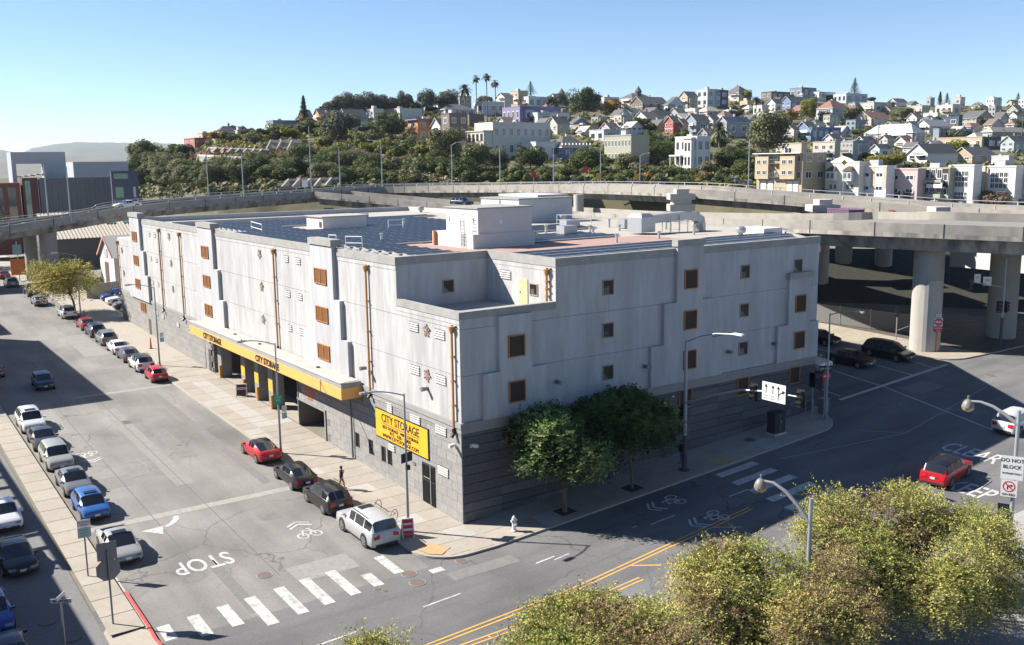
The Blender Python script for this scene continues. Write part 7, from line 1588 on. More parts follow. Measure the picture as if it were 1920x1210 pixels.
pts = [(0, 0, 9.5), (0, -1.3, 10.1), (0, -2.8, 10.5), (0, -4.6, 10.7)]; MB().tube(pts, 0.05, 6).build('lamp_arm', M_POLE, ms, True); MB().box(-0.14, 0.14, -5.2, -4.4, 10.66, 10.78).build('luminaire', M_WHITEM, ms)
sg = plate(ms, 'lane_sign', 1.9, 1.22, (-0.14, -8.05, 7.36), -pi/2, M_SGN, M_SBACK)
def arrow_mesh(par, x, z, h, bend=False):
    b = MB(); y = -0.028; b.add([(x-0.035, y, z), (x+0.035, y, z), (x+0.035, y, z+h), (x-0.035, y, z+h)], [(0, 1, 2, 3)]); b.add([(x-0.14, y, z+h-0.02), (x+0.14, y, z+h-0.02), (x, y, z+h+0.2)], [(0, 1, 2)])
    if bend:
        P = [(x, z+h*0.35), (x+0.08, z+h*0.55), (x+0.24, z+h*0.72), (x+0.36, z+h*0.78)]
        for (xa, za), (xb, zb) in zip(P[:-1], P[1:]): b.add([(xa, y-.002, za-.045), (xb, y-.002, zb-.045), (xb, y-.002, zb+.035), (xa, y-.002, za+.045)], [(0, 1, 2, 3)])
        xa, za = P[-1]; b.add([(xa-.02, y-.003, za-.15), (xa+.2, y-.003, za+.05), (xa-.05, y-.003, za+.15)], [(0, 1, 2)])
    b.build('arrow', M_BLACK, par)
arrow_mesh(sg, -0.62, -0.12, 0.42); arrow_mesh(sg, -0.06, -0.12, 0.42); arrow_mesh(sg, 0.38, -0.48, 0.78, True)
for xx in (-0.62, -0.06):
    for i, s in enumerate(('THRU', 'ONLY')): link('lettering', text_mesh(s, 0.16, M_BLACK, 'lettering'), sg, (xx, -0.027, -0.30-0.17*i), (pi/2, 0, 0))
for xx in (-0.34, 0.2): MB().box(xx-0.008, xx+0.008, -0.026, -0.02, -0.6, -0.2).build('divider', M_BLACK, sg)
head(ms, (0, -6.2, 7.0), -pi/2); head(ms, (0, -10.0, 7.3), -pi/2); head(ms, (0.12, 0.38, 4.2), -pi/2); head(ms, (0.1, 0.36, 3.0), pi/2, 1, 'pedestrian_signal')
def post(x, y, h, label, cat='sign post', name='sign_post', m=M_GALV, r=0.045, k=KH):
    t = thing(name, label, cat, (x, y, gz(x, y, k)), 0, 'sign posts'); MB().tube([(0, 0, 0), (0, 0, h)], r, 8).build('post', m, t); return t
ow = post(34.3, -1.9, 4.6, 'post with one way sign and no entry sign at the far building corner'); plate(ow, 'sign_plate', 1.25, 0.42, (-0.05, -0.08, 4.2), -0.5, M_BLACK, None, [('ONE WAY', 0.2, -0.08, -0.06, M_SGN)]); n1 = plate(ow, 'sign_plate', 0.75, 0.75, (0, -0.1, 3.5), -0.3, M_SRED, None, [], 0.02, 'oct'); MB().box(-0.25, 0.25, -0.03, -0.02, -0.06, 0.06).build('bar', M_SGN, n1)
head(ow, (-0.6, 0.1, 2.9), -2.2); head(ow, (-0.9, 0.5, 3.2), pi/2); head(ow, (0.35, 0.1, 2.4), 0.5, 1, 'pedestrian_signal'); MB().tube([(-0.9, 0.5, 0), (-0.9, 0.5, 3.6)], 0.05, 8).build('post', M_POLE, ow)
cb = thing('control_cabinet', 'black traffic control cabinet standing on the shaded pavement', 'cabinet', (28.2, -2.0, gz(28.2, -2)), 0)
MB().box(-0.75, 0.75, -0.5, 0.5, 0.0, 0.16).build('plinth', M_WALK2, cb); bx_ = MB().box(-0.62, 0.62, -0.4, 0.4, 0.16, 1.75).build('body', mat('cabinet_black', (0.022, 0.023, 0.026), 0.5), cb); MB().box(-0.68, 0.68, -0.46, 0.46, 1.75, 1.83).build('lid', MATS['cabinet_black'], cb); MB().box(-0.02, 0.02, -0.42, -0.4, 0.3, 1.65).build('door_seam', M_SBACK, cb); MB().box(0.1, 0.16, -0.45, -0.4, 0.95, 1.15).build('handle', M_GALV, cb)
cb2 = thing('meter_box', 'grey utility boxes and pipe rail at the far pavement corner', 'utility box', (35.0, -1.2, gz(35, -1.2)), 0); MB().box(-0.2, 0.5, -0.3, 0.3, 0, 1.2).build('body', M_SBACK, cb2); MB().box(-0.25, 0.55, -0.35, 0.35, 1.2, 1.28).build('lid', M_SBACK, cb2)
MB().tube([(-0.9, 1.0, 0), (-0.9, 1.0, 1.0), (0.1, 1.0, 1.0), (0.1, 1.0, 0)], 0.035, 6).build('pipe_rail', M_GALV, cb2)
de = post(59.3, 3.4, 2.5, 'orange post with do not enter and wrong way signs below the viaduct', m=mat('post_orange', (0.55, 0.25, 0.12), 0.7), r=0.08)
d1 = plate(de, 'sign_plate', 0.85, 0.85, (-0.1, -0.1, 3.1), -0.75, M_SGN); MB().tube([(0, -0.022, 0), (0, -0.03, 0)], 0.40, 24).build('red_disc', M_SRED, d1); MB().box(-0.3, 0.3, -0.036, -0.03, -0.075, 0.075).build('bar', M_SGN, d1); link('lettering', text_mesh('DO NOT', 0.13, M_SGN, 'lettering'), d1, (0, -0.034, 0.2), (pi/2, 0, 0)); link('lettering', text_mesh('ENTER', 0.13, M_SGN, 'lettering'), d1, (0, -0.034, -0.22), (pi/2, 0, 0))
plate(de, 'sign_plate', 0.80, 0.52, (-0.1, -0.1, 2.35), -0.75, M_SRED, None, [('WRONG', 0.19, 0, 0.1, M_SGN), ('WAY', 0.19, 0, -0.12, M_SGN)]); plate(de, 'sign_plate', 0.6, 0.3, (-0.1, -0.1, 3.75), -0.75, M_SGN, None, [('ONE WAY', 0.1, 0, 0, M_BLACK)]); MB().tube([(0, 0, 2.5), (0, 0, 3.9)], 0.04, 6).build('post', M_GALV, de)
sp = post(60.8, 9.0, 3.6, 'signal post in front of the chain-link fence', 'traffic signal', 'signal_post', M_GALV, 0.06); head(sp, (-0.45, -0.35, 3.1), -2.5); MB().tube([(0, 0, 3.5), (-0.45, -0.2, 3.5)], 0.04, 6).build('bracket', M_GALV, sp); MB().tube([(0, 0, 1.0), (0.6, -1.7, 1.9)], 0.03, 5).build('brace', M_GALV, sp)
m2 = thing('signal_mast', 'traffic signal mast in the shade before the rightmost round column', 'traffic signal', (65.8, 0.3, gz(65.8, 0.3)), 0)
MB().tube([(0, 0, 0), (0, 0, 3.2)], [0.17, 0.15], 10).build('base', M_BASE, m2); MB().tube([(0, 0, 3.2), (0, 0, 9.3)], [0.13, 0.1], 10).build('pole', M_POLE, m2); MB().tube([(0, 0, 9.2), (1.6, -1.8, 9.9)], 0.05, 6).build('lamp_arm', M_POLE, m2); MB().tube([(0, 0, 6.3), (-3.2, 2.0, 7.0)], 0.06, 6).build('arm', M_POLE, m2)
head(m2, (-3.0, 1.9, 6.7), -0.8); head(m2, (-0.4, 0.1, 4.3), -0.8); head(m2, (0.4, -0.2, 4.3), 0.9); plate(m2, 'sign_plate', 0.8, 0.9, (-1.6, 0.95, 7.0), -0.8, M_SGN, None, [('TURN', 0.2, 0, 0.1, M_BLACK)]); plate(m2, 'sign_plate', 0.6, 0.9, (-2.5, 1.5, 7.3), -0.8, M_SGN, None, [('NO', 0.2, 0, 0.1, M_BLACK)])
# stop sign seen from behind, parking sign, street name sign
st = post(-21.9, -0.8, 4.0, 'stop sign seen from behind near the red kerb', 'stop sign', 'stop_sign', M_SBACK, 0.05); plate(st, 'octagon', 1.15, 1.15, (0, 0.05, 2.95), pi*0.97, M_SRED, M_SBACK, [('STOP', 0.33, 0, 0, M_SGN)], 0.02, 'oct'); plate(st, 'octagon', 0.95, 0.95, (0, 0.05, 3.95), pi*0.97, M_SBACK, M_SBACK)
ps = post(-21.75, 5.8, 3.4, 'parking sign post beside the silver grey sedan', m=M_SBACK); plate(ps, 'sign_plate', 0.7, 0.42, (0, -0.05, 3.2), -0.1, M_SGN, None, [('NO STOPPING', 0.09, 0, 0.06, M_SRED), ('7AM-9AM', 0.09, 0, -0.08, M_SRED)]); plate(ps, 'sign_plate', 0.7, 0.62, (0, -0.05, 2.66), -0.1, mat('sign_pale_teal', (0.42, 0.52, 0.52), 0.5), None, [('2 HOUR', 0.11, 0, 0.14, M_GRN), ('PARKING', 0.11, 0, -0.02, M_GRN), ('9AM-6PM', 0.09, 0, -0.18, M_GRN)])
sn = post(-24.5, -2.6, 3.05, 'street name sign reading MARIPOSA at the bottom left', m=M_GALV, k=0.0); plate(sn, 'name_plate', 1.0, 0.22, (0, -0.04, 2.9), -0.55, M_SGN, None, [('MARIPOSA', 0.155, 0, 0, M_BLACK)]); plate(sn, 'name_plate', 0.8, 0.2, (0, 0, 3.12), 0.95, M_SGN)
# A-frame boards
def aboard(x, y, rz, w, h, m, label, txt):
    t = thing('sandwich_board', label, 'sandwich board', (x, y, gz(x, y, KH+0.012)), rz, 'sandwich boards on the pavement')
    for s in (1, -1):
        T = Matrix.Rotation(s*radians(17), 4, 'X'); f = MB()
        f.box(-w/2, -w/2+0.05, s*-0.30-0.02, s*-0.30+0.02, 0, h, 0, Matrix.Translation((0, 0, 0)) @ Matrix.Translation((0, s*-0.30, 0)) @ Matrix.Rotation(-s*radians(16), 4, 'X') @ Matrix.Translation((0, s*0.30, 0))); 
        M_ = Matrix.Translation((0, s*-0.32, 0)) @ Matrix.Rotation(-s*radians(16), 4, 'X')
        f = MB(); f.box(-w/2, -w/2+0.06, -0.02, 0.02, 0, h, 0, M_); f.box(w/2-0.06, w/2, -0.02, 0.02, 0, h, 0, M_); f.box(-w/2+0.06, w/2-0.06, -0.02, 0.02, h-0.08, h, 0, M_); fo_ = f.build('frame', M_SGN, t)
        p = MB(); p.box(-w/2+0.05, w/2-0.05, -0.012, 0.012, 0.12, h-0.1, 0, M_); po = p.build('board', m, t)
        if s > 0:
            for (z0_, z1_, mm) in txt:
                q = MB(); q.box(-w/2+0.09, w/2-0.09, -0.022, -0.014, z0_, z1_, 0, M_); q.build('stripe', mm, t)
aboard(-3.95, 0.35, -0.35, 0.75, 1.25, M_SRED, 'red and white striped board leaning by the corner lamp post', [(0.22, 0.24, M_SGN), (0.46, 0.60, M_SGN), (0.82, 0.94, M_SGN)])
aboard(-0.9, 38.9, -0.5, 1.0, 1.3, mat('board_maroon', (0.10, 0.015, 0.03), 0.6), 'maroon sandwich board in front of the loading bay columns', [(0.72, 0.8, M_SGN), (0.86, 0.93, M_SGN)])
hy = thing('fire_hydrant', 'white fire hydrant near the kerb of the avenue', 'hydrant', (1.9, -3.0, gz(1.9, -3.0, KH+0.012)), 0); b = MB(); b.lathe([(0.2, 0), (0.2, 0.06), (0.13, 0.1), (0.12, 0.55), (0.17, 0.58), (0.17, 0.64), (0.13, 0.68), (0.14, 0.85), (0.10, 0.95), (0.04, 0.98), (0.04, 1.04), (0.0, 1.04)], 14); b.build('barrel', M_SGN, hy, True); MB().tube([(-0.22, 0, 0.72), (0.22, 0, 0.72)], 0.065, 10).build('outlet', M_SGN, hy); MB().tube([(0, -0.24, 0.5), (0, 0, 0.5)], 0.085, 10).build('outlet', M_SGN, hy)
for x, y, lb in ((-3.7, 4.9, 'circular bicycle rack beside the silver car bonnet'), (-3.6, 2.8, 'circular bicycle rack nearest the corner lamp post')):
    t = thing('bicycle_rack', lb, 'bicycle rack', (x, y, gz(x, y)), 0.5, 'bicycle racks'); MB().tube([(0.42*cos(2*pi*k/20), 0, 0.47+0.42*sin(2*pi*k/20)) for k in range(21)], 0.028, 6, 0, False).build('ring', M_STEEL, t); MB().box(-0.1, 0.1, -0.1, 0.1, 0, 0.05).build('foot', M_STEEL, t)
x, y = -2.3, 66.0; cn = thing('marker_post', 'tall orange marker cone on the pavement beside the white sedan', 'marker', (x, y, gz(x, y)), 0); MB().lathe([(0.22, 0), (0.22, 0.05)], 8).build('foot', M_BLACK, cn); MB().lathe([(0.13, 0.05), (0.07, 1.1), (0.03, 1.35)], 10).build('cone', mat('cone_orange', (0.7, 0.06, 0.03), 0.6), cn)
x, y = -4.6, 91.2; bo = thing('bollard', 'short grey bollard beside the street tree', 'bollard', (x, y, gz(x, y)), 0); MB().lathe([(0.13, 0), (0.13, 1.0), (0.08, 1.08)], 10).build('post', M_SBACK, bo)
x, y = -4.5, 185; 
os_ = thing('orange_sign', 'orange construction sign far down the side street', 'sign', (-5.5, 140, gz(-5.5, 140)), 0); MB().box(-1.3, 1.3, -0.05, 0.05, 1.0, 3.8).build('board', mat('construction_orange', (0.62, 0.2, 0.04), 0.7), os_); MB().tube([(0, 0.1, 0), (0, 0.1, 7)], 0.08, 6).build('post', M_GALV, os_); MB().box(-0.7, 0.7, 0, 0.05, 4.6, 6.4).build('upper_board', M_SBLUE, os_)
# foreground lamps with bell shaped lanterns
def bell_lamp(base, top_z, armdir, arm, drop, label, head_rise=0.9):
    x, y = base; z = gz(x, y); h = top_z-z; t = thing('bell_lamp', label, 'street lamp', (x, y, z), 0, GL); d = Vector((armdir[0], armdir[1], 0)).normalized()
    MB().tube([(0, 0, 0), (0, 0, h)], [0.13, 0.09], 10).build('pole', M_POLE, t, True); s = Vector((0, 0, h-drop)); pts = [s+d*arm*u+Vector((0, 0, head_rise*sin(u*pi/2)+0.15*sin(u*pi))) for u in (0, .25, .5, .75, 1)]; MB().tube(pts, [0.10, 0.095, 0.085, 0.07, 0.06], 8).build('arm', mat('arm_grey', (0.2, 0.21, 0.215), 0.5), t, True)
    e = pts[-1]; b = MB(); b.lathe([(0.05, 0.28), (0.05, 0.10), (0.16, 0.05), (0.26, -0.10), (0.31, -0.28), (0.31, -0.33)], 16, 0, tuple(e)); b.build('lantern', mat('lantern_grey', (0.15, 0.145, 0.13), 0.5), t, True); MB().lathe([(0.30, -0.33), (0.26, -0.45), (0.14, -0.54), (0.0, -0.57)], 16, 0, tuple(e)).build('globe', mat('lantern_glass', (0.42, 0.30, 0.19), 0.25), t, True)
    return t
P1 = at(1521, 935, 43); E1 = at(1427, 893, 44.2); bell_lamp((P1.x, P1.y), P1.z, (E1.x-P1.x, E1.y-P1.y), hypot(E1.x-P1.x, E1.y-P1.y), 1.15, 'grey lamp with bell lantern rising from the near tree crowns', E1.z-(P1.z-1.15)-0.2)
P2 = at(1911, 770, 48); E2 = at(1816, 745, 49.5); rl_ = bell_lamp((P2.x, P2.y), P2.z, (E2.x-P2.x, E2.y-P2.y), hypot(E2.x-P2.x, E2.y-P2.y), 0.75, 'lamp with bell lantern and road signs at the right edge', E2.z-(P2.z-0.75)-0.2)
zb_ = gz(P2.x, P2.y); f_ang = atan2(-(P2.y-CY), -(P2.x-CX))+pi/2
zs = at(1900, 885, 47.8).z-zb_; zn = at(1897, 922, 47.8).z-zb_; zh = at(1890, 985, 47.8).z-zb_; cx_ = Vector((cos(f_ang), sin(f_ang), 0)); tw_ = Vector((sin(f_ang), -cos(f_ang), 0))
plate(rl_, 'sign_plate', 1.0, 1.22, tuple(cx_*-0.12+tw_*0.16+Vector((0, 0, zs))), f_ang, M_SGN, None, [('DO NOT', 0.26, 0, 0.38, M_BLACK), ('BLOCK', 0.26, 0, 0.04, M_BLACK), ('INTERSECTION', 0.125, 0, -0.3, M_BLACK)])
nr = plate(rl_, 'sign_plate', 0.74, 0.88, tuple(cx_*-0.2+tw_*0.16+Vector((0, 0, zn-0.12))), f_ang, M_SGN, None, [('ON RED', 0.16, 0, -0.32, M_BLACK)])
ring = MB(); R1, R2 = 0.29, 0.23; ring.add([(R1*cos(2*pi*k/24), -0.024, 0.1+R1*sin(2*pi*k/24)) for k in range(24)]+[(R2*cos(2*pi*k/24), -0.024, 0.1+R2*sin(2*pi*k/24)) for k in range(24)], [(k, (k+1) % 24, 24+(k+1) % 24, 24+k) for k in range(24)]); ring.add([(-0.19, -0.026, 0.24), (-0.14, -0.026, 0.28), (0.19, -0.026, -0.04), (0.14, -0.026, -0.08)], [(0, 1, 2, 3)]); ring.build('prohibition_ring', M_SRED, nr)
MB().add([(-0.09, -0.023, -0.06), (-0.03, -0.023, -0.06), (-0.03, -0.023, 0.12), (0.08, -0.023, 0.12), (0.08, -0.023, 0.06), (0.19, -0.023, 0.15), (0.08, -0.023, 0.24), (0.08, -0.023, 0.18), (-0.09, -0.023, 0.18)], [tuple(range(9))]).build('arrow', M_BLACK, nr)
head(rl_, tuple(cx_*-0.35+Vector((0, 0, zh))), f_ang, 3); head(rl_, tuple(cx_*-0.1+Vector((0, 0, zh-1.0))), f_ang+1.2, 1, 'pedestrian_signal')
# light poles on the elevated roads and beyond
def dpole(px, y0, y1, D, label, arm=0, r=0.12):
    p = at(px, y1, D); h = at(px, y0, D).z-p.z; t = thing('light_pole', label, 'light pole', tuple(p), 0, 'light poles along the elevated roads')
    MB().tube([(0, 0, -0.6), (0, 0, h)], [r*1.2, r*0.7], 8).build('pole', M_POLE, t)
    if arm: a = RGT*arm; MB().tube([(0, 0, h-0.1), (a.x*0.5, a.y*0.5, h+0.5), (a.x, a.y, h+0.6)], 0.07, 5).build('arm', M_POLE, t); MB().box(a.x-0.3, a.x+0.3, a.y-0.15, a.y+0.15, h+0.5, h+0.65).build('luminaire', M_GALV, t)
for a in [(584, 238, 352, 222, 'tallest light pole left of centre behind the viaduct'), (457, 288, 366, 189, 'light pole on the near edge of the left viaduct'), (391, 282, 363, 205, 'light pole behind the left viaduct beside thicket'), (638, 278, 350, 226, 'light pole in front of the russet shrubs'), (717, 268, 350, 222, 'light pole with short arm right of the russet shrubs', -2.6), (848, 272, 346, 222, 'light pole with arm below the brown tower house', 2.2), (938, 277, 352, 194, 'slim pole in front of the big cream building'), (1038, 271, 342, 236, 'slim pole before the blue Victorian house'), (1126, 282, 345, 240, 'curved light pole right of the Victorian house', -2.4), (1200, 292, 345, 238, 'small light pole under the olive cream apartments', 2.2), (133, 312, 412, 166, 'light pole on the left viaduct near the modern office'), (90, 308, 398, 178, 'leaning light pole at the far left of the viaduct'), (1403, 262, 356, 222, 'wooden pole left of the tan apartment block')]: dpole(*a)
for px, y0, y1, lb in ((1530, 232, 268, 'utility pole before the blue cottage'), (1646, 234, 282, 'utility pole by the long pale building'), (1735, 236, 280, 'utility pole right of the long pale building'), (1834, 224, 262, 'utility pole on the upper right slope'), (1915, 212, 262, 'utility pole at the right edge of the slope')):
    D = hill_D(px, y1)-2; p = at(px, y1, D); h = at(px, y0, D).z-p.z; t = thing('utility_pole', lb, 'utility pole', tuple(p), 0, 'utility poles on the hill'); MB().tube([(0, 0, -2), (0, 0, h)], [0.2, 0.14], 6).build('pole', M_BARK, t)
    for k in (0.97, 0.88): MB().box(-1.2, 1.2, -0.06, 0.06, h*k, h*k+0.14).build('crossarm', M_BARK, t)
for px, y0, y1, D, m, lb in ((1001, 322, 342, 238, M_SRED, 'red no entry sign by the viaduct under the porch wing'), (1097, 312, 342, 238, M_SRED, 'red no entry sign left of the orange chevron'), (1122, 325, 344, 238, mat('chevron_orange', (0.65, 0.32, 0.03), 0.6), 'orange chevron sign beside the curved light pole'), (1194, 326, 346, 238, MATS['chevron_orange'], 'orange chevron sign under the olive apartments'), (1580, 305, 372, 200, MATS['chevron_orange'], 'yellow diamond sign in front of the cream curved-gable house'), (572, 338, 352, 206, M_SGN, 'square sign on the left viaduct at the ramp split')):
    p = at(px, y1, D); h = at(px, y0, D).z-p.z; t = thing('road_sign', lb, 'road sign', tuple(p), atan2(-FWD.x, FWD.y)+0.0, 'road signs along the elevated roads'); MB().tube([(0, 0, -1), (0, 0, h)], 0.06, 6).build('post', M_GALV, t); w_ = 0.42 if 'diamond' in lb else 0.6; b = MB()
    if 'diamond' in lb: b.box(-w_, w_, -0.08, -0.04, -w_, w_, 0, Matrix.Translation((0, 0, h)) @ Matrix.Rotation(pi/4, 4, 'Y'))
    else: b.box(-w_, w_, -0.08, -0.04, h-1.5, h)
    b.build('board', m, t)

# ================================================================== people
def person(x, y, rz, label, top, legs, z=None, skin=(0.28, 0.16, 0.11), stride=0.22, arm_up=True, scale=1.0):
    t = thing('person', label, 'person', (x, y, gz(x, y, KH+0.014) if z is None else z), rz, 'people on the pavement')
    V = []; E = []; Rr = []
    def v(p, r): V.append(p); Rr.append(r); return len(V)-1
    pel = v((0, 0, 0.95), 0.145); ch = v((0.01, 0, 1.22), 0.15); sh = v((0, 0, 1.42), 0.13); nk = v((0.01, 0, 1.52), 0.06); hd = v((0.03, 0, 1.62), 0.092); hd2 = v((0.03, 0, 1.70), 0.085)
    E += [(pel, ch), (ch, sh), (sh, nk), (nk, hd), (hd, hd2)]
    for s in (1, -1):
        k = stride*s; hp = v((0, 0.10*s, 0.86), 0.105); kn = v((k*0.55+0.03, 0.105*s, 0.48), 0.07); an = v((k-0.03, 0.105*s, 0.09), 0.048); to = v((k+0.15, 0.115*s, 0.04), 0.045); E += [(pel, hp), (hp, kn), (kn, an), (an, to)]
        so = v((0, 0.20*s, 1.40), 0.068)
        if s < 0 and arm_up: el = v((0.12, 0.27*s, 1.16), 0.05); wr = v((0.26, 0.14*s, 1.38), 0.036); ha = v((0.20, 0.09*s, 1.52), 0.042)
        else: el = v((-0.05-k*0.3, 0.27*s, 1.13), 0.05); wr = v((0.02-k*0.6, 0.27*s, 0.90), 0.036); ha = v((0.05-k*0.6, 0.26*s, 0.80), 0.042)
        E += [(sh, so), (so, el), (el, wr), (wr, ha)]
    me = bpy.data.meshes.new('body'); me.from_pydata([tuple(Vector(p)*scale) for p in V], E, []); o = link('body', me)
    sk = o.modifiers.new('skin', 'SKIN'); o.modifiers.new('sub', 'SUBSURF').levels = 2
    for i, d_ in enumerate(me.skin_vertices[0].data): d_.radius = (Rr[i]*scale, Rr[i]*scale); d_.use_root = (i == 0)
    bpy.context.view_layer.update(); dm = bpy.data.meshes.new_from_object(o.evaluated_get(bpy.context.evaluated_depsgraph_get())); bpy.data.objects.remove(o)
    ms_ = [mat('cloth_%s' % label[:14].replace(' ', '_'), top, 0.85), mat('trousers_%s' % label[:14].replace(' ', '_'), legs, 0.85), mat('skin_tone', skin, 0.6), mat('shoe_dark', (0.03, 0.025, 0.02), 0.7)]
    dm.materials.clear(); [dm.materials.append(m_) for m_ in ms_]
    for p in dm.polygons:
        c = p.center/scale; p.use_smooth = True
        p.material_index = 3 if c.z < 0.085 else 1 if c.z < 0.93 and abs(c.y) < 0.21 else 2 if c.z > 1.50 else 0
        if abs(c.y) > 0.2 and c.z < 0.9: p.material_index = 2
    link('body', dm, t)
    hr = MB(); hr.lathe([(0.0, 1.80), (0.06, 1.79), (0.095, 1.73), (0.104, 1.66), (0.092, 1.60)][::-1], 12, 0, (0.018, 0, 0)); ho = hr.build('hair', mat('hair_dark', (0.02, 0.014, 0.01), 0.8), t, True); ho.scale = (scale,)*3
    f = MB(); f.box(0.10, 0.125, -0.012, 0.012, 1.60, 1.64)
    for s in (1, -1): f.box(0.095, 0.112, 0.02*s-0.012*1, 0.02*s+0.012, 1.645, 1.66)
    fo_ = f.build('face', MATS['skin_tone'], t); fo_.scale = (scale,)*3
    return t
person(-3.8, 10.33, radians(-40), 'person in navy top and tan trousers holding a phone on the pavement', (0.025, 0.022, 0.045), (0.33, 0.22, 0.10), scale=0.97)
person(18.1, -1.6, radians(170), 'person in black jacket and blue jeans behind the signal mast', (0.012, 0.012, 0.014), (0.06, 0.11, 0.30), arm_up=False, stride=0.12)
# ================================================================== near trees
def leafy_tree(name, label, x, y, h, crown_r, crown_z0, seed, mats, n_twig, leaf, lean=(0, 0), group='street trees', z=None, spread=1.0, droop=0.25, per=16, trunk_r=0.16, lobes=10, pit=False, gap=0.0, long_tip=0.0, lr=(0.30, 0.47), tl=1.0):
    r = random.Random(seed); z = gz(x, y) if z is None else z
    t = thing(name, label, 'tree', (x, y, z), 0, group)
    ch = h-crown_z0; C0 = Vector((lean[0], lean[1], crown_z0+ch*0.5)); b = MB()
    b.tube([(0, 0, -0.2), (lean[0]*0.15, lean[1]*0.15, crown_z0*0.6), (lean[0]*0.5, lean[1]*0.5, crown_z0*1.1), (lean[0], lean[1], crown_z0+ch*0.55)], [trunk_r*1.25, trunk_r, trunk_r*0.85, trunk_r*0.3], 9)
    L = []
    for i in range(lobes):
        a = 2*pi*i/lobes*1.9+r.uniform(-.3, .3); k = r.uniform(0.42, 0.78) if i else 0.0; e = r.uniform(-0.75, 0.85)
        c = C0+Vector((crown_r*k*cos(a)*spread, crown_r*k*sin(a)*spread, ch*0.5*e*0.62)); L.append((c, crown_r*r.uniform(*lr)))
        s = Vector((lean[0]*0.5, lean[1]*0.5, crown_z0*1.05)); m = (s+c)/2+Vector((0, 0, -0.25)); b.tube([s, m, c, c+(c-m)*0.5], [trunk_r*0.5, trunk_r*0.36, trunk_r*0.18, trunk_r*0.05], 6)
    b.build('trunk', M_BARK, t, True)
    vz = min(0.9, 0.95*ch*0.5/crown_r); lb = MB(); tb = MB(); nm = len(mats); lobemat = [r.randrange(nm) for _ in L]
    for i in range(n_twig):
        li = r.randrange(len(L)); c, rad = L[li]
        d = Vector((r.gauss(0, 1), r.gauss(0, 1), r.gauss(0, 1)*0.9)).normalized()
        if d.z < -0.45 and r.random() < 0.6: d.z *= -1
        p0 = c+Vector((d.x, d.y, d.z*vz))*rad*(0.35+0.6*r.random()); out = (d+(p0-C0).normalized()*0.7+Vector((r.gauss(0, .35), r.gauss(0, .35), r.gauss(0, .35)+0.12))).normalized()
        ln = leaf*tl*r.uniform(4.5, 8.5)*(1+(long_tip if r.random() < 0.12 else 0)); side = out.cross(Vector((0, 0, 1)))
        side = side.normalized() if side.length > 0.05 else Vector((1, 0, 0)); up = side.cross(out)
        mi = lobemat[li] if r.random() < 0.62 else r.randrange(nm)
        tp = p0+out*ln+Vector((0, 0, -droop*ln)); ms_ = (p0+tp)/2+Vector((0, 0, droop*ln*0.25)); wv = side*0.008
        for q0, q1 in ((p0-out*ln*0.4, ms_), (ms_, tp)): tb.quad(q0-wv, q0+wv, q1+wv*0.5, q1-wv*0.5)
        for k in range(per):
            u = (k+0.5)/per; c_ = p0+out*ln*u+Vector((0, 0, -droop*ln*u*u)); s = (1 if k % 2 else -1)
            dv = (side*s*r.uniform(0.5, 1.1)+out*r.uniform(0.1, 0.8)+up*r.uniform(-0.6, 0.7)).normalized(); nv = dv.cross(Vector((r.gauss(0, 1), r.gauss(0, 1), r.gauss(0, 1)+0.9))).normalized(); ls = leaf*r.uniform(0.65, 1.25)
            lb.add([c_, c_+dv*ls*0.5+nv*ls*0.24, c_+dv*ls, c_+dv*ls*0.5-nv*ls*0.24], [(0, 1, 2, 3)], mi)
    o = lb.build('crown', mats, t); tw = tb.build('twigs', M_BARK, t); tw['kind'] = 'stuff'
    return t
L_F1 = leafmat('near_leaf_olive', (0.34, 0.345, 0.085), (0.41, 0.39, 0.10), 0.3); L_F2 = leafmat('near_leaf_gold', (0.50, 0.43, 0.13), (0.50, 0.38, 0.12), 0.3); L_F3 = leafmat('near_leaf_green', (0.22, 0.255, 0.055), (0.28, 0.30, 0.07), 0.3); L_F4 = leafmat('near_leaf_brown', (0.22, 0.15, 0.075), (0.20, 0.13, 0.06), 0.3)
L_M1 = leafmat('glossy_leaf', (0.070, 0.125, 0.032), (0.095, 0.155, 0.045), 0.3); L_M2 = leafmat('glossy_leaf_dark', (0.032, 0.066, 0.018), (0.048, 0.08, 0.028), 0.3); L_M3 = leafmat('glossy_leaf_pale', (0.23, 0.31, 0.11), (0.19, 0.27, 0.09), 0.3)
leafy_tree('broadleaf_tree', 'broad-leaved street tree with sunlit lower leaves near the building corner', 6.2, -2.75, 7.2, 3.0, 2.3, 5, [L_M1, L_M2, L_M3], 3900, 0.26, (-0.4, -0.35), tl=0.55, per=8, trunk_r=0.15, lobes=11)
leafy_tree('broadleaf_tree', 'dark broad-leaved street tree beside the signal mast', 12.2, -2.75, 7.3, 3.5, 2.7, 8, [L_M2, L_M1, L_M2], 4600, 0.26, (-0.5, 0.1), tl=0.55, per=8, trunk_r=0.09, lobes=11)
for x, lb in ((6.2, 'square soil pit round the tree near the corner'), (12.2, 'square soil pit round the tree beside the mast')):
    y = -2.75; o = MB().add([(x-0.6, y-0.6, gz(x-0.6, y)+0.035), (x+0.6, y-0.6, gz(x+0.6, y)+0.035), (x+0.6, y+0.6, gz(x+0.6, y)+0.035), (x-0.6, y+0.6, gz(x-0.6, y)+0.035)], [(0, 1, 2, 3)]).build('tree_pit', M_SOIL); tag(o, lb, 'tree pit', 'tree pits')
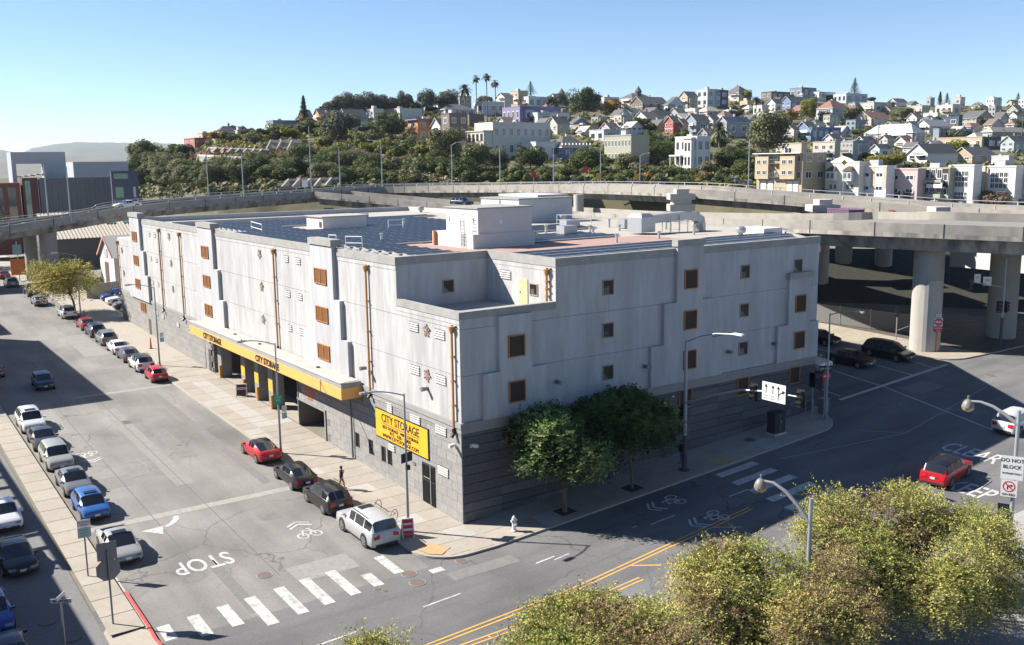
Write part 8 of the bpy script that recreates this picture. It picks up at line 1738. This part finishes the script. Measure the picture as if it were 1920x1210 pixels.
leafy_tree('small_street_tree', 'small yellow green street tree beside the side lot', -4.85, 95.6, 7.4, 3.9, 2.6, 3, [L_F2, L_F1, L_YEL], 1800, 0.28, (-0.9, 0.3), per=9, trunk_r=0.14, lobes=9)
leafy_tree('street_tree', 'leafy tree far down the side street at the left edge', -9.0, 171, 11, 5, 3, 13, [L_MID, L_OLIVE, L_DARK], 700, 0.42, per=8, trunk_r=0.25)
FG = [(0.2, -25.0, 7.0, 4.9, 1.7, 21, (0.2, 0.1)), (9.6, -25.6, 7.3, 5.6, 1.7, 22, (-0.3, 0.0)), (-9.35, -24.85, 7.6, 4.1, 2.6, 23, (0.1, 0.1)), (-18.0, -21.9, 6.6, 2.7, 3.0, 27, (0.0, 0.0))]
FL = ['golden olive feathery tree left of the bell lantern pole', 'tallest feathery olive tree at lower right', 'feathery green tree at the bottom centre', 'small feathery tree tip at the bottom edge left of centre']
for (x, y, h, cr, z0, sd, ln), lb in zip(FG, FL):
    leafy_tree('feathery_tree', lb, x, y, h, cr, z0, sd, [L_F1, L_F3, L_F1, L_F2, L_F3, L_F4], 10500, 0.125, ln, 'feathery trees in the foreground', per=12, trunk_r=0.2, lobes=48, lr=(0.15, 0.27), tl=1.15, droop=0.35, long_tip=0.7)
# ================================================================== thin air between here and the far hills
hz = MB().box(-17000, 17000, -17000, 17000, -3, 260).build('haze', None)
hz.data.materials.clear(); mh = bpy.data.materials.new('haze_air'); mh.use_nodes = True; hn = mh.node_tree.nodes; hl_ = mh.node_tree.links
for q in list(hn):
    if q.type == 'BSDF_PRINCIPLED': hn.remove(q)
pv = hn.new('ShaderNodeVolumePrincipled'); pv.inputs['Color'].default_value = (0.72, 0.84, 1.0, 1); pv.inputs['Density'].default_value = 0.000045; pv.inputs['Anisotropy'].default_value = 0.0
hl_.new(pv.outputs[0], hn['Material Output'].inputs['Volume']); hz.data.materials.append(mh); hz['kind'] = 'stuff'; hz['label'] = 'thin pale blue haze lying over the whole view'
SC.cycles.volume_bounces = 0
